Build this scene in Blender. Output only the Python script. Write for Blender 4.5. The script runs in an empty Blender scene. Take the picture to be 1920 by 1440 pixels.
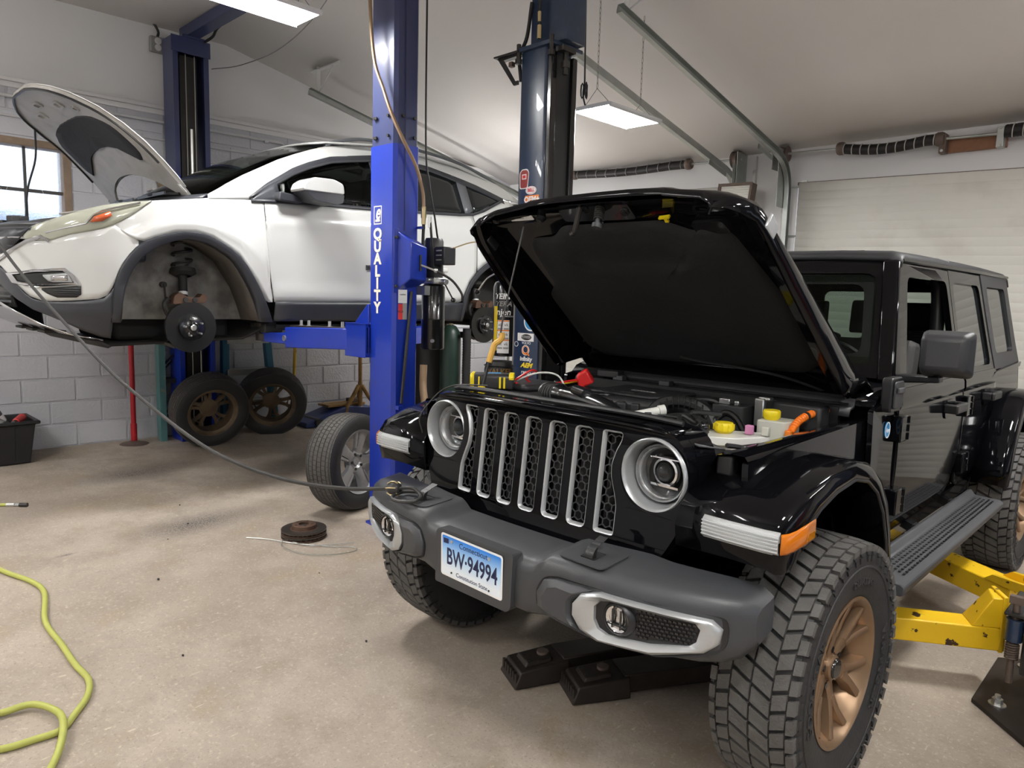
import bpy, math, random
from mathutils import Vector, Matrix
from mathutils.geometry import tessellate_polygon
random.seed(7)
SC = bpy.context.scene
COL = SC.collection
PI = math.pi
R = math.radians

# ---------------------------------------------------------------- camera
cd_ = bpy.data.cameras.new('camera'); cam = bpy.data.objects.new('camera', cd_); COL.objects.link(cam)
cd_.sensor_width = 36.0; cd_.lens = 1341.2/1920*36.0; cd_.clip_start = .02; cd_.clip_end = 80
_yaw, _pitch, _roll = -0.7721, -0.1191, 0.0287
_fw = Vector((math.sin(_yaw)*math.cos(_pitch), math.cos(_yaw)*math.cos(_pitch), math.sin(_pitch)))
_r = _fw.cross(Vector((0, 0, 1))).normalized(); _u = _r.cross(_fw)
_r2 = _r*math.cos(_roll)+_u*math.sin(_roll); _u2 = _u*math.cos(_roll)-_r*math.sin(_roll)
cam.matrix_world = Matrix(((_r2.x, _u2.x, -_fw.x, 1.6959), (_r2.y, _u2.y, -_fw.y, -2.3314), (_r2.z, _u2.z, -_fw.z, 1.595), (0, 0, 0, 1)))
SC.camera = cam

# ---------------------------------------------------------------- world, exposure
W = bpy.data.worlds.new('overcast_sky'); SC.world = W; W.use_nodes = True
W.node_tree.nodes['Background'].inputs[0].default_value = (.80, .88, 1, 1)
W.node_tree.nodes['Background'].inputs[1].default_value = 1.6
SC.view_settings.view_transform = 'Standard'; SC.view_settings.look = 'None'
SC.view_settings.gamma = 1; SC.view_settings.use_curve_mapping = False
SC.view_settings.exposure = 0.30
LAMP = 95.0          # emission of the LED shop light panels
FILL_TUBE = 75.0          # emission of the added fill tubes

# ---------------------------------------------------------------- materials
MATS = {}
def mat(name, c, rough=.5, metal=0, coat=0, spec=None, var=0, vscale=8, bump=0, bscale=60, trans=0, ior=None, emit=0, alpha=None, dirt=None, dscale=5, damt=.5, dlo=.5, dhi=.65, rvar=0):
    """principled material; var = brightness noise, bump = fine relief, dirt = (colour) blotches"""
    m = bpy.data.materials.new(name); m.use_nodes = True; MATS[name] = m
    nt = m.node_tree; N = nt.nodes; L = nt.links; b = N['Principled BSDF']
    if isinstance(c, (int, float)): c = (c, c, c)
    b.inputs['Base Color'].default_value = (*c, 1)
    b.inputs['Roughness'].default_value = rough; b.inputs['Metallic'].default_value = metal
    if coat: b.inputs['Coat Weight'].default_value = coat; b.inputs['Coat Roughness'].default_value = .03
    if spec is not None: b.inputs['Specular IOR Level'].default_value = spec
    if trans: b.inputs['Transmission Weight'].default_value = trans
    if ior: b.inputs['IOR'].default_value = ior
    if emit: b.inputs['Emission Color'].default_value = (*c, 1); b.inputs['Emission Strength'].default_value = emit
    if alpha is not None: b.inputs['Alpha'].default_value = alpha
    tc = N.new('ShaderNodeTexCoord')
    def noise(s, d=4):
        n = N.new('ShaderNodeTexNoise'); n.inputs['Scale'].default_value = s; n.inputs['Detail'].default_value = d
        L.new(tc.outputs['Object'], n.inputs['Vector']); return n
    col = None
    if var:
        n = noise(vscale); r = N.new('ShaderNodeMapRange'); r.inputs[3].default_value = 1-var; r.inputs[4].default_value = 1+var
        L.new(n.outputs['Fac'], r.inputs[0])
        x = N.new('ShaderNodeMix'); x.data_type = 'RGBA'; x.blend_type = 'MULTIPLY'; x.inputs[0].default_value = 1
        x.inputs[6].default_value = (*c, 1); L.new(r.outputs[0], x.inputs[7]); col = x.outputs[2]
    if dirt:
        n = noise(dscale, 6); r = N.new('ShaderNodeMapRange'); r.inputs[1].default_value = dlo; r.inputs[2].default_value = dhi
        r.inputs[4].default_value = damt; L.new(n.outputs['Fac'], r.inputs[0])
        x = N.new('ShaderNodeMix'); x.data_type = 'RGBA'; L.new(r.outputs[0], x.inputs[0])
        if col: L.new(col, x.inputs[6])
        else: x.inputs[6].default_value = (*c, 1)
        x.inputs[7].default_value = (*dirt, 1); col = x.outputs[2]
    if col: L.new(col, b.inputs['Base Color'])
    if rvar:
        n = noise(vscale*1.7); r = N.new('ShaderNodeMapRange'); r.inputs[3].default_value = max(0, rough-rvar); r.inputs[4].default_value = rough+rvar
        L.new(n.outputs['Fac'], r.inputs[0]); L.new(r.outputs[0], b.inputs['Roughness'])
    if bump:
        n = noise(bscale, 3); q = N.new('ShaderNodeBump'); q.inputs['Strength'].default_value = bump; q.inputs['Distance'].default_value = .01
        L.new(n.outputs['Fac'], q.inputs['Height']); L.new(q.outputs['Normal'], b.inputs['Normal'])
    return m

# ---------------------------------------------------------------- geometry helpers
def Rz(a): return Matrix.Rotation(a, 3, 'Z')
def Rx(a): return Matrix.Rotation(a, 3, 'X')
def Ry(a): return Matrix.Rotation(a, 3, 'Y')
def lerp(a, b, t): return a+(b-a)*t
def tab(t, x):
    """piecewise linear table lookup"""
    if x <= t[0][0]: return t[0][1]
    for (a, p), (b, q) in zip(t, t[1:]):
        if x <= b: return p+(q-p)*(x-a)/(b-a) if b > a else q
    return t[-1][1]
def crv(pts, n=6, closed=False):
    """Catmull-Rom through points"""
    P = [Vector(p) for p in pts]; out = []; m = len(P)
    for i in range(m if closed else m-1):
        p1, p2 = P[i], P[(i+1) % m]
        p0 = P[i-1] if (i > 0 or closed) else p1*2-p2
        p3 = P[(i+2) % m] if (i+2 < m or closed) else p2*2-p1
        for k in range(n):
            t = k/n
            out.append(.5*((2*p1)+(p2-p0)*t+(2*p0-5*p1+4*p2-p3)*t*t+(3*p1-p0-3*p2+p3)*t**3))
    if not closed: out.append(P[-1])
    return out
def rrect(x0, x1, y0, y1, r, n=4):
    """rounded rectangle outline (2D)"""
    out = []
    for cx, cy, a in ((x1-r, y1-r, 0), (x0+r, y1-r, 90), (x0+r, y0+r, 180), (x1-r, y0+r, 270)):
        for k in range(n+1):
            t = R(a+90*k/n); out.append((cx+r*math.cos(t), cy+r*math.sin(t)))
    return out
def circ(cx, cy, r, n=24): return [(cx+r*math.cos(2*PI*k/n), cy+r*math.sin(2*PI*k/n)) for k in range(n)]
def roundpoly(pts, r, n=3):
    """round the corners of a 2D polygon"""
    out = []; m = len(pts)
    for i in range(m):
        p = Vector(pts[i][:2]); a = Vector(pts[i-1][:2])-p; b = Vector(pts[(i+1) % m][:2])-p
        ri = pts[i][2] if len(pts[i]) > 2 else r
        ri = min(ri, a.length*.45, b.length*.45); s = p+a.normalized()*ri; e = p+b.normalized()*ri
        for k in range(n+1):
            t = k/n; q = s*(1-t)**2+p*2*t*(1-t)+e*t*t; out.append((q.x, q.y))
    return out

class G:
    def __init__(s): s.v = []; s.f = []
    def add(s, vs, fs):
        o = len(s.v); s.v += [tuple(v) for v in vs]; s.f += [tuple(i+o for i in f) for f in fs]; return s
    def box(s, c, d, rot=None):
        x, y, z = d[0]/2, d[1]/2, d[2]/2; c = Vector(c)
        vs = [Vector((a*x, b*y, e*z)) for e in (-1, 1) for b in (-1, 1) for a in (-1, 1)]
        if rot: vs = [rot @ v for v in vs]
        return s.add([c+v for v in vs], [(0, 2, 3, 1), (4, 5, 7, 6), (0, 1, 5, 4), (2, 6, 7, 3), (0, 4, 6, 2), (1, 3, 7, 5)])
    def mm(s, x0, x1, y0, y1, z0, z1): return s.box(((x0+x1)/2, (y0+y1)/2, (z0+z1)/2), (abs(x1-x0), abs(y1-y0), abs(z1-z0)))
    def hexa(s, b, t):
        """frustum from 4 bottom and 4 top points"""
        return s.add(list(b)+list(t), [(3, 2, 1, 0), (4, 5, 6, 7), (0, 1, 5, 4), (1, 2, 6, 5), (2, 3, 7, 6), (3, 0, 4, 7)])
    def cyl(s, p0, p1, r, r2=None, n=16, caps=True):
        p0 = Vector(p0); p1 = Vector(p1); r2 = r if r2 is None else r2
        return s.rings([(p0, r), (p1, r2)], (p1-p0), n, caps)
    def rings(s, pr, ax, n=16, caps=True):
        ax = Vector(ax).normalized(); a = ax.orthogonal().normalized(); b = ax.cross(a); vs = []; fs = []
        for p, r in pr:
            for k in range(n):
                t = 2*PI*k/n; vs.append(p+(a*math.cos(t)+b*math.sin(t))*r)
        for j in range(len(pr)-1):
            for k in range(n):
                fs.append((j*n+k, j*n+(k+1) % n, (j+1)*n+(k+1) % n, (j+1)*n+k))
        if caps: fs.append(tuple(range(n))[::-1]); fs.append(tuple(range((len(pr)-1)*n, len(pr)*n)))
        return s.add(vs, fs)
    def lathe(s, prof, c=(0, 0, 0), ax=(0, 0, 1), n=32, closed=False):
        """profile of (radius, height along axis)"""
        ax = Vector(ax).normalized(); c = Vector(c); a = ax.orthogonal().normalized(); b = ax.cross(a); vs = []; fs = []; m = len(prof)
        for r, h in prof:
            for k in range(n):
                t = 2*PI*k/n; vs.append(c+ax*h+(a*math.cos(t)+b*math.sin(t))*r)
        for j in range(m if closed else m-1):
            j2 = (j+1) % m
            for k in range(n): fs.append((j*n+k, j*n+(k+1) % n, j2*n+(k+1) % n, j2*n+k))
        return s.add(vs, fs)
    def tube(s, pts, r, n=8, closed=False, caps=True):
        P = [Vector(p) for p in pts]; m = len(P); rr = r if isinstance(r, (list, tuple)) else [r]*m
        vs = []; fs = []; a = None
        for i in range(m):
            d = (P[(i+1) % m]-P[i-1]) if closed else (P[min(i+1, m-1)]-P[max(i-1, 0)])
            if d.length < 1e-9: d = Vector((0, 0, 1))
            d.normalize()
            a = d.orthogonal().normalized() if a is None else (a-d*a.dot(d))
            if a.length < 1e-6: a = d.orthogonal()
            a.normalize(); b = d.cross(a)
            for k in range(n):
                t = 2*PI*k/n; vs.append(P[i]+(a*math.cos(t)+b*math.sin(t))*rr[i])
        for i in range(m if closed else m-1):
            j = (i+1) % m
            for k in range(n): fs.append((i*n+k, i*n+(k+1) % n, j*n+(k+1) % n, j*n+k))
        if caps and not closed: fs.append(tuple(range(n))[::-1]); fs.append(tuple(range((m-1)*n, m*n)))
        return s.add(vs, fs)
    def prism(s, poly, ax, a, b):
        """extrude 2D polygon along axis: 'x' takes (y,z), 'y' takes (x,z), 'z' takes (x,y)"""
        f = {'x': lambda p, h: (h, p[0], p[1]), 'y': lambda p, h: (p[0], h, p[1]), 'z': lambda p, h: (p[0], p[1], h)}[ax]
        n = len(poly); vs = [f(p, a) for p in poly]+[f(p, b) for p in poly]
        fs = [tuple(range(n))[::-1], tuple(range(n, 2*n))]+[(k, (k+1) % n, n+(k+1) % n, n+k) for k in range(n)]
        return s.add(vs, fs)
    def plate(s, outer, holes, fn, t0, t1):
        """plate with holes; fn(u, v, h) -> point, extruded from h=t0 to h=t1"""
        loops = [outer]+list(holes); flat = [p for l in loops for p in l]; n = len(flat)
        tri = tessellate_polygon([[Vector((p[0], p[1], 0)) for p in l] for l in loops])
        vs = [fn(p[0], p[1], t0) for p in flat]+[fn(p[0], p[1], t1) for p in flat]
        fs = [tuple(t) for t in tri]+[(t[2]+n, t[1]+n, t[0]+n) for t in tri]; o = 0
        for l in loops:
            m = len(l)
            for k in range(m): fs.append((o+k, o+(k+1) % m, n+o+(k+1) % m, n+o+k))
            o += m
        return s.add(vs, fs)
    def grid(s, rows, cu=False, cv=False):
        """quads over rows of points"""
        m = len(rows); n = len(rows[0]); vs = [p for r in rows for p in r]; fs = []
        for i in range(m if cv else m-1):
            for j in range(n if cu else n-1):
                i2 = (i+1) % m; j2 = (j+1) % n; fs.append((i*n+j, i*n+j2, i2*n+j2, i2*n+j))
        return s.add(vs, fs)
    def ball(s, c, r, n=12, sc=(1, 1, 1)):
        pr = [(max(1e-4, math.sin(PI*k/n))*r, -math.cos(PI*k/n)*r) for k in range(n+1)]
        g = G().lathe(pr, (0, 0, 0), (0, 0, 1), 2*n)
        return s.add([(c[0]+v[0]*sc[0], c[1]+v[1]*sc[1], c[2]+v[2]*sc[2]) for v in g.v], g.f)
    def merge(s, g, fn=None): return s.add([fn(v) for v in g.v] if fn else g.v, g.f)
    def map(s, fn): s.v = [tuple(fn(Vector(v))) for v in s.v]; return s
    def mirror(s):
        g = G(); g.v = [(-v[0], v[1], v[2]) for v in s.v]; g.f = [tuple(reversed(f)) for f in s.f]; return g
    def done(s, name, m, parent=None, bevel=0, solid=0, sub=0, sharp=40, off=-1, seg=2, loc=None, rot=None):
        me = bpy.data.meshes.new(name); me.from_pydata(s.v, [], s.f); me.validate(); me.update()
        me.materials.append(MATS[m] if isinstance(m, str) else m)
        for p in me.polygons: p.use_smooth = True
        me.set_sharp_from_angle(angle=R(sharp))
        o = bpy.data.objects.new(name, me); COL.objects.link(o)
        if parent: o.parent = parent
        if loc: o.location = loc
        if rot: o.rotation_euler = rot
        if solid: k = o.modifiers.new('thickness', 'SOLIDIFY'); k.thickness = solid; k.offset = off
        if bevel: k = o.modifiers.new('bevel', 'BEVEL'); k.width = bevel; k.segments = seg; k.limit_method = 'ANGLE'; k.angle_limit = R(35)
        if sub: k = o.modifiers.new('subdivision', 'SUBSURF'); k.levels = sub; k.render_levels = sub
        return o
def thing(name, label, cat, loc=(0, 0, 0), rz=0, group=None, rot=None):
    o = bpy.data.objects.new(name, None); COL.objects.link(o); o.location = loc
    o.rotation_euler = rot if rot else (0, 0, rz); o.empty_display_size = .1
    o['label'] = label; o['category'] = cat
    if group: o['group'] = group
    return o
def tag(o, label, cat, group=None):
    o['label'] = label; o['category'] = cat
    if group: o['group'] = group
    return o
def struct(o): o['kind'] = 'structure'; return o
def dup(o, parent=None, label=None, group=None, loc=None, rot=None):
    c = o.copy(); COL.objects.link(c); c.parent = parent
    if loc is not None: c.location = loc
    if rot is not None: c.rotation_euler = rot
    if label: c['label'] = label
    if group: c['group'] = group
    for ch in list(o.children): dup(ch, c)
    return c
TMP = bpy.data.scenes.new('lettering_scratch')
def text(s, size, fn, ext=.0006, align='CENTER', sx=1.0, shear=0, off=0):
    """built-in font lettering as a G; fn(x, y, h) maps letter plane to 3D"""
    cu = bpy.data.curves.new('lettering', 'FONT'); cu.body = s; cu.size = size; cu.align_x = align; cu.align_y = 'CENTER'
    cu.extrude = ext; cu.resolution_u = 3; cu.shear = shear; cu.offset = off
    o = bpy.data.objects.new('lettering', cu); TMP.collection.objects.link(o); TMP.view_layers[0].update()
    me = bpy.data.meshes.new_from_object(o.evaluated_get(TMP.view_layers[0].depsgraph))
    g = G(); g.v = [tuple(fn(v.co.x*sx, v.co.y, v.co.z)) for v in me.vertices]; g.f = [tuple(p.vertices) for p in me.polygons]
    bpy.data.objects.remove(o); bpy.data.curves.remove(cu); bpy.data.meshes.remove(me)
    return g
# ================================================================ room materials
def zf(x): return max(0., (-1.0-x)/4.5*.165)          # floor falls gently from the block wall to the drain
def floor_material():
    m = bpy.data.materials.new('worn concrete'); m.use_nodes = True; MATS['concrete'] = m
    nt = m.node_tree; N = nt.nodes; L = nt.links; b = N['Principled BSDF']
    tc = N.new('ShaderNodeTexCoord'); P = tc.outputs['Object']
    def noise(s, d=5, rough=.6, vec=P):
        n = N.new('ShaderNodeTexNoise'); n.inputs['Scale'].default_value = s; n.inputs['Detail'].default_value = d; n.inputs['Roughness'].default_value = rough
        L.new(vec, n.inputs['Vector']); return n.outputs['Fac']
    def mr(x, a, c, lo=0, hi=1):
        r = N.new('ShaderNodeMapRange'); r.inputs[1].default_value = a; r.inputs[2].default_value = c; r.inputs[3].default_value = lo; r.inputs[4].default_value = hi
        L.new(x, r.inputs[0]); return r.outputs[0]
    def mix(f, a, c, mode='MIX'):
        x = N.new('ShaderNodeMix'); x.data_type = 'RGBA'; x.blend_type = mode
        L.new(f, x.inputs[0])
        if isinstance(a, tuple): x.inputs[6].default_value = (*a, 1)
        else: L.new(a, x.inputs[6])
        if isinstance(c, tuple): x.inputs[7].default_value = (*c, 1)
        else: L.new(c, x.inputs[7])
        return x.outputs[2]
    def mul(a, c):
        x = N.new('ShaderNodeMath'); x.operation = 'MULTIPLY'; L.new(a, x.inputs[0])
        if isinstance(c, (int, float)): x.inputs[1].default_value = c
        else: L.new(c, x.inputs[1])
        return x.outputs[0]
    col = mix(mr(noise(.7), .35, .65), (.325, .272, .222), (.445, .382, .318))
    col = mix(mr(noise(2.6, 8, .7), .45, .7), col, (.27, .222, .178))
    col = mix(mr(noise(1.3, 6, .7), .55, .75, 0, .7), col, (.44, .35, .22))
    col = mix(mr(noise(55, 4, .7), .55, .75, 0, .8), col, (.58, .50, .41))
    col = mix(mr(noise(85, 3, .7), .57, .7, 0, .75), col, (.22, .18, .145))
    mp = N.new('ShaderNodeMapping'); mp.inputs['Scale'].default_value = (40, 9, 1); mp.inputs['Rotation'].default_value = (0, 0, .5); L.new(P, mp.inputs['Vector'])
    col = mix(mr(noise(1.5, 3, .5, mp.outputs[0]), .66, .74, 0, .4), col, (.72, .64, .52))
    # brake dust and oil marks of their own shape: centre, size, angle, strength
    for cx, cy, sx, sy, a, s in ((-2.94, -.48, .20, .55, .08, .95), (-4.33, -.40, .24, .50, .1, .95), (-3.9, .6, .5, .7, .2, .45), (-2.85, -1.27, .02, .06, .1, .9), (-.1, .5, .9, .8, 0, .6), (-4.2, 1.0, .8, .5, .5, .45), (1.3, 2.2, .8, .9, .2, .35), (-2.5, .15, .28, .16, .7, .6)):
        q = N.new('ShaderNodeMapping'); q.vector_type = 'TEXTURE'; q.inputs['Location'].default_value = (cx, cy, 0); q.inputs['Rotation'].default_value = (0, 0, a); q.inputs['Scale'].default_value = (sx, sy, 50)
        L.new(P, q.inputs['Vector']); ln = N.new('ShaderNodeVectorMath'); ln.operation = 'LENGTH'; L.new(q.outputs[0], ln.inputs[0])
        f = mr(ln.outputs['Value'], 1.1, .15, 0, 1); g = mr(noise(110, 3, .8), .40, .60, .2, 1)
        col = mix(mul(mul(f, g), s), col, (.045, .042, .046))
    L.new(col, b.inputs['Base Color']); b.inputs['Specular IOR Level'].default_value = .35
    L.new(mr(noise(4), .3, .7, .48, .75), b.inputs['Roughness'])
    bp = N.new('ShaderNodeBump'); bp.inputs['Strength'].default_value = .35; bp.inputs['Distance'].default_value = .004
    L.new(noise(70, 4, .7), bp.inputs['Height']); L.new(bp.outputs['Normal'], b.inputs['Normal'])
floor_material()
mat('block_paint', (.52, .525, .56), .55, var=.06, vscale=3, bump=.5, bscale=45)
mat('drywall', (.74, .735, .735), .7, var=.03, vscale=.8, bump=.06, bscale=20)
mat('ceiling_paint', (.82, .78, .745), .75, var=.05, vscale=.6, bump=.06, bscale=16)
mat('door_paint', (.66, .645, .59), .45, var=.05, vscale=2, dirt=(.36, .31, .24), dscale=3, damt=.3, dlo=.55, dhi=.8, bump=.1, bscale=30)
mat('white_trim', (.62, .60, .58), .55, var=.06, vscale=5, dirt=(.10, .09, .08), dscale=9, damt=.5, dlo=.62, dhi=.72)
mat('galvanised', (.46, .48, .46), .38, .85, var=.18, vscale=9, rvar=.12)
mat('rusty_steel', (.16, .12, .10), .6, .5, var=.3, vscale=20)
mat('black_rubber', (.016, .016, .017), .6, var=.2, vscale=30)
mat('black_spring', (.022, .02, .02), .5, .3, var=.3, vscale=25)
mat('spring_mark', (.45, .43, .40), .6)
mat('brown_wood', (.26, .12, .06), .55, var=.35, vscale=14, bump=.2, bscale=40)
mat('window_wood', (.24, .17, .115), .6, var=.35, vscale=12, bump=.3, bscale=40)
mat('lead_bar', (.05, .045, .04), .5)
mat('grey_box', (.30, .30, .29), .5, .3, var=.2, vscale=15)
mat('conduit', (.60, .60, .61), .45, var=.05, vscale=5)
mat('snow', (.85, .88, .92), .8, var=.1, vscale=1)
mat('siding_blue', (.30, .38, .5), .6, var=.1, vscale=3)
mat('bark', (.16, .13, .11), .8, var=.3, vscale=20)
mat('frosted_glass', (.92, .95, 1), .22, trans=1, ior=1.2, bump=.5, bscale=14)
mat('scratch_white', (.95, .96, 1), .5)
mat('led', (1, .99, .965), .5, emit=LAMP)
mat('white_metal', (.70, .70, .69), .35, var=.04)
mat('black_plastic', (.02, .02, .021), .42, var=.15, vscale=30)
mat('chain_steel', (.30, .29, .27), .4, .8)

# ================================================================ floor, ceiling, walls
X0, X1, Y0, Y1 = -5.75, 5.2, -6.0, 4.75
g = G(); xs = [X0, -5.5, -4.5, -3.5, -2.5, -1.6, -1.0, 0, 1, 2, 3, 4, X1]
g.grid([[(x, y, zf(x)) for x in xs] for y in (Y0-.2, -3, -1, 1, 3, Y1+.2)])
fl = struct(g.done('floor', 'concrete', solid=.12, off=-1))
RY = .9; ZC = 3.97; SL = .22                            # flat ceiling, then a slope down to the rear wall
g = G(); rows = []
for y, z in ((Y0-.1, ZC), (-3, ZC), (-1, ZC), (RY, ZC), (2.2, ZC-SL*1.3), (3.5, ZC-SL*2.6), (Y1+.1, ZC-SL*(Y1+.1-RY))): rows.append([(x, y, z) for x in (X0, -3, -1, 1, 3, X1)])
g.grid(rows); struct(g.done('ceiling', 'ceiling_paint', solid=.1, off=1))
# --- left wall: concrete blocks below a ledge, plaster above, one window
DL = -.0326; XW = -5.5018
wl = G()
WY0, WY1, WZ0, WZ1 = -1.80, -.705, 1.75, 2.80
for a, b, c, d in ((-6.4, WY0, 0, 4.05), (WY1, 4.85, 0, 4.05), (WY0, WY1, 0, WZ0), (WY0, WY1, WZ1, 4.05)): wl.mm(-.26, -.012, a, b, c, d)
wall = wl.done('wall_left', 'drywall', loc=(XW*math.cos(DL), XW*math.sin(DL), 0), rot=(0, 0, DL)); struct(wall)
BL, BH, J = .4064, .2032, .005; blk = {}
def block(ln):
    k = round(ln, 3)
    if k not in blk:
        h = ln/2-J; z = BH/2-J; e = .006
        o = G().hexa([(-.012, -h, -z), (-.012, h, -z), (-.012, h, z), (-.012, -h, z)], [(.007, -h+e, -z+e), (.007, h-e, -z+e), (.007, h-e, z-e), (.007, -h+e, z-e)]).done('block', 'block_paint', wall)
        blk[k] = o; return o
    o = blk[k].copy(); COL.objects.link(o); return o
for r in range(16):
    zc = .169-BH/2+BH*r; s = -.6894+(BL/2 if (r+1) % 2 else 0)-BL*3
    while s < 4.7:
        a, b = s, s+BL; s = b; segs = [(a, b)]
        if b < -1.95 and r > 6: continue
        if WZ0 < zc < WZ1:
            segs = [(max(a, WY1+.05), b)] if b > WY1 else ([(a, min(b, WY0-.05))] if a < WY0 else [])
        for a, b in segs:
            if b-a < .05: continue
            o = block(b-a); o.location = (random.uniform(-.0008, .0012), (a+b)/2, zc)
mo = G().mm(-.013, -.0015, -2.2, WY0, 0, 3.25)
mo.mm(-.013, -.0015, WY1, 4.8, 0, 3.25).mm(-.013, -.0015, WY0, WY1, 0, WZ0).mm(-.013, -.0015, WY0, WY1, WZ1, 3.25)
mo.done('mortar', 'block_paint', wall)
tr = G().mm(-.012, .05, -3, 4.72, 3.235, 3.265); tr.mm(-.012, .022, -3, 4.72, 3.19, 3.235)
struct(tr.done('trim_1', 'drywall', None, .003, loc=wall.location, rot=(0, 0, DL)))
# --- window
win = G().mm(-.14, .012, WY0-.05, WY1+.05, WZ1-.06, WZ1+.0)
win.mm(-.14, .012, WY0-.05, WY1+.05, WZ0, WZ0+.05).mm(-.14, .012, WY0-.05, WY0+.01, WZ0+.05, WZ1-.06).mm(-.14, .012, WY1-.01, WY1+.05, WZ0+.05, WZ1-.06)
w1 = struct(win.done('window_1', 'window_wood', None, .004, loc=wall.location, rot=(0, 0, DL)))
for y in (-1.28, -.985): G().mm(-.075, -.045, y-.011, y+.011, WZ0+.05, WZ1-.06).done('muntin', 'lead_bar', w1)
G().mm(-.07, -.05, WY0+.01, WY1-.01, 2.385-.014, 2.385+.014).done('rail', 'lead_bar', w1)
ye = [WY0+.01, -1.28, -.985, WY1-.01]
for a, b in zip(ye, ye[1:]):
    for c, d in ((WZ0+.05, 2.371), (2.399, WZ1-.06)): G().mm(-.064, -.056, a+.011, b-.011, c, d).done('pane', 'frosted_glass', w1)
sc = G()                                                 # streaks of ice and torn film on the panes
for k in range(46):
    y = random.uniform(WY0+.05, WY1-.05); z = random.uniform(2.0, 2.7); a = random.uniform(0, 6.28); pts = []
    for i in range(7):
        pts.append((-.050, min(max(y, WY0+.04), WY1-.04), min(max(z, 1.85), 2.72))); a += random.uniform(-.7, .7); y += .03*math.cos(a); z += .03*math.sin(a)
    sc.tube(crv(pts, 2), .0011, 4)
o = sc.done('ice_streaks', 'scratch_white', w1); o['kind'] = 'stuff'
# outdoors seen through it
tag(G().grid([[(x, y, .9+.05*math.sin(x*3+y)) for x in (-14, -12, -10, -8, -6.3)] for y in (-8, -5, -2, 0, 3)]).done('snow_bank', 'snow'), 'bright snow covered ground outside the shop window', 'snow')['kind'] = 'stuff'
g = G()
for k in range(14): g.mm(-11.05, -11, -9, 1, .98+.12*k, .98+.12*k+.11)
tag(g.done('neighbour_fence', 'siding_blue'), 'blue grey boarded fence outside behind the window', 'fence')
for k in range(5):
    t = thing('bare_shrub', 'bare winter shrub outside the shop window', 'shrub', (-8.6+.3*(k % 2), -4.4+.9*k, .93), group='bare shrubs outside the window'); gg = G()
    for j in range(9):
        a = random.uniform(0, 6.28); p = [Vector((0, 0, 0))]; d = Vector((.4*math.cos(a), .4*math.sin(a), 1)).normalized()
        for i in range(8): d = (d+Vector((random.uniform(-.3, .3), random.uniform(-.3, .3), random.uniform(-.1, .2)))).normalized(); p.append(p[-1]+d*.22)
        gg.tube(p, [.010*(1-.1*i) for i in range(9)], 5)
    gg.done('branches', 'bark', t)
# --- conduit, outlet
lx = lambda s, z, o=0: (Matrix.Rotation(DL, 3, 'Z') @ Vector((XW+o, s, z)))
cp = G().tube([lx(-3, 3.11, .03), lx(1.24, 3.13, .03)]+[lx(1.28, 3.125, .03), lx(1.30, 3.10, .03)]+[lx(1.30, 2.3, .03)], .014, 10)
for s in (-.6, .35, 1.1): cp.tube([lx(s-.02, 3.12, .03), lx(s+.02, 3.12, .03)], .02, 10)
tag(cp.done('conduit_pipe', 'conduit'), 'white painted conduit pipe running along the block wall', 'pipe')
cp = G().tube([lx(-3, 2.955, .022), lx(4.6, 2.985, .022)], .009, 8)
tag(cp.done('cable_run', 'conduit'), 'thin white cable run below the conduit on the block wall', 'cable')
t = thing('outlet_box', 'grey metal outlet box hanging at the ceiling by the blue post', 'outlet', lx(.07, 3.79, .012), rot=(0, 0, DL))
G().mm(0, .055, -.065, .065, -.06, .075).done('box', 'grey_box', t, .008)
for z in (-.022, .036): G().lathe([(.001, .006), (.026, .006), (.030, 0)], (.055, 0, z), (1, 0, 0), 16).done('socket', 'white_trim', t)
G().tube(crv([(.03, .0, .07), (.03, .012, .12), (.03, -.012, .17), (.03, -.03, .19)], 4), .012, 8).done('cable', 'black_plastic', t)
# --- rear wall with two sectional doors (the whole gable leans a touch to the right, as the photo shows)
sh = lambda x, z: z-.025*(x+1.33)
g = G()
def rw(x0, x1, z0, z1, y0=4.75, y1=4.95, top=None):
    zt = lambda x: sh(x, z1) if top is None else top
    zb = lambda x: sh(x, z0) if z0 > .1 else z0
    g.hexa([(x0, y0, zb(x0)), (x1, y0, zb(x1)), (x1, y1, zb(x1)), (x0, y1, zb(x0))], [(x0, y0, zt(x0)), (x1, y0, zt(x1)), (x1, y1, zt(x1)), (x0, y1, zt(x0))])
rw(X0, -4.95, 0, 3, top=3.4); rw(-2.02, -1.36, 0, 3, top=3.4); rw(2.0, X1, 0, 3, top=3.4); rw(-4.95, -2.02, 2.80, 3, top=3.4); rw(-1.36, 2.0, 2.80, 3, top=3.4)
wr = struct(g.done('wall_rear', 'drywall'))
g = G()                                                  # jamb boards and seams of the pier between the doors
for x in (-1.99, -1.83, -1.50): g.hexa([(x, 4.715, 0), (x+.035, 4.715, 0), (x+.035, 4.752, 0), (x, 4.752, 0)], [(x, 4.715, 3.1), (x+.035, 4.715, 3.1), (x+.035, 4.752, 3.1), (x, 4.752, 3.1)])
g.mm(-4.99, -4.93, 4.70, 4.752, 0, 3.1)
struct(g.done('trim_2', 'white_trim', None, .003))
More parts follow.
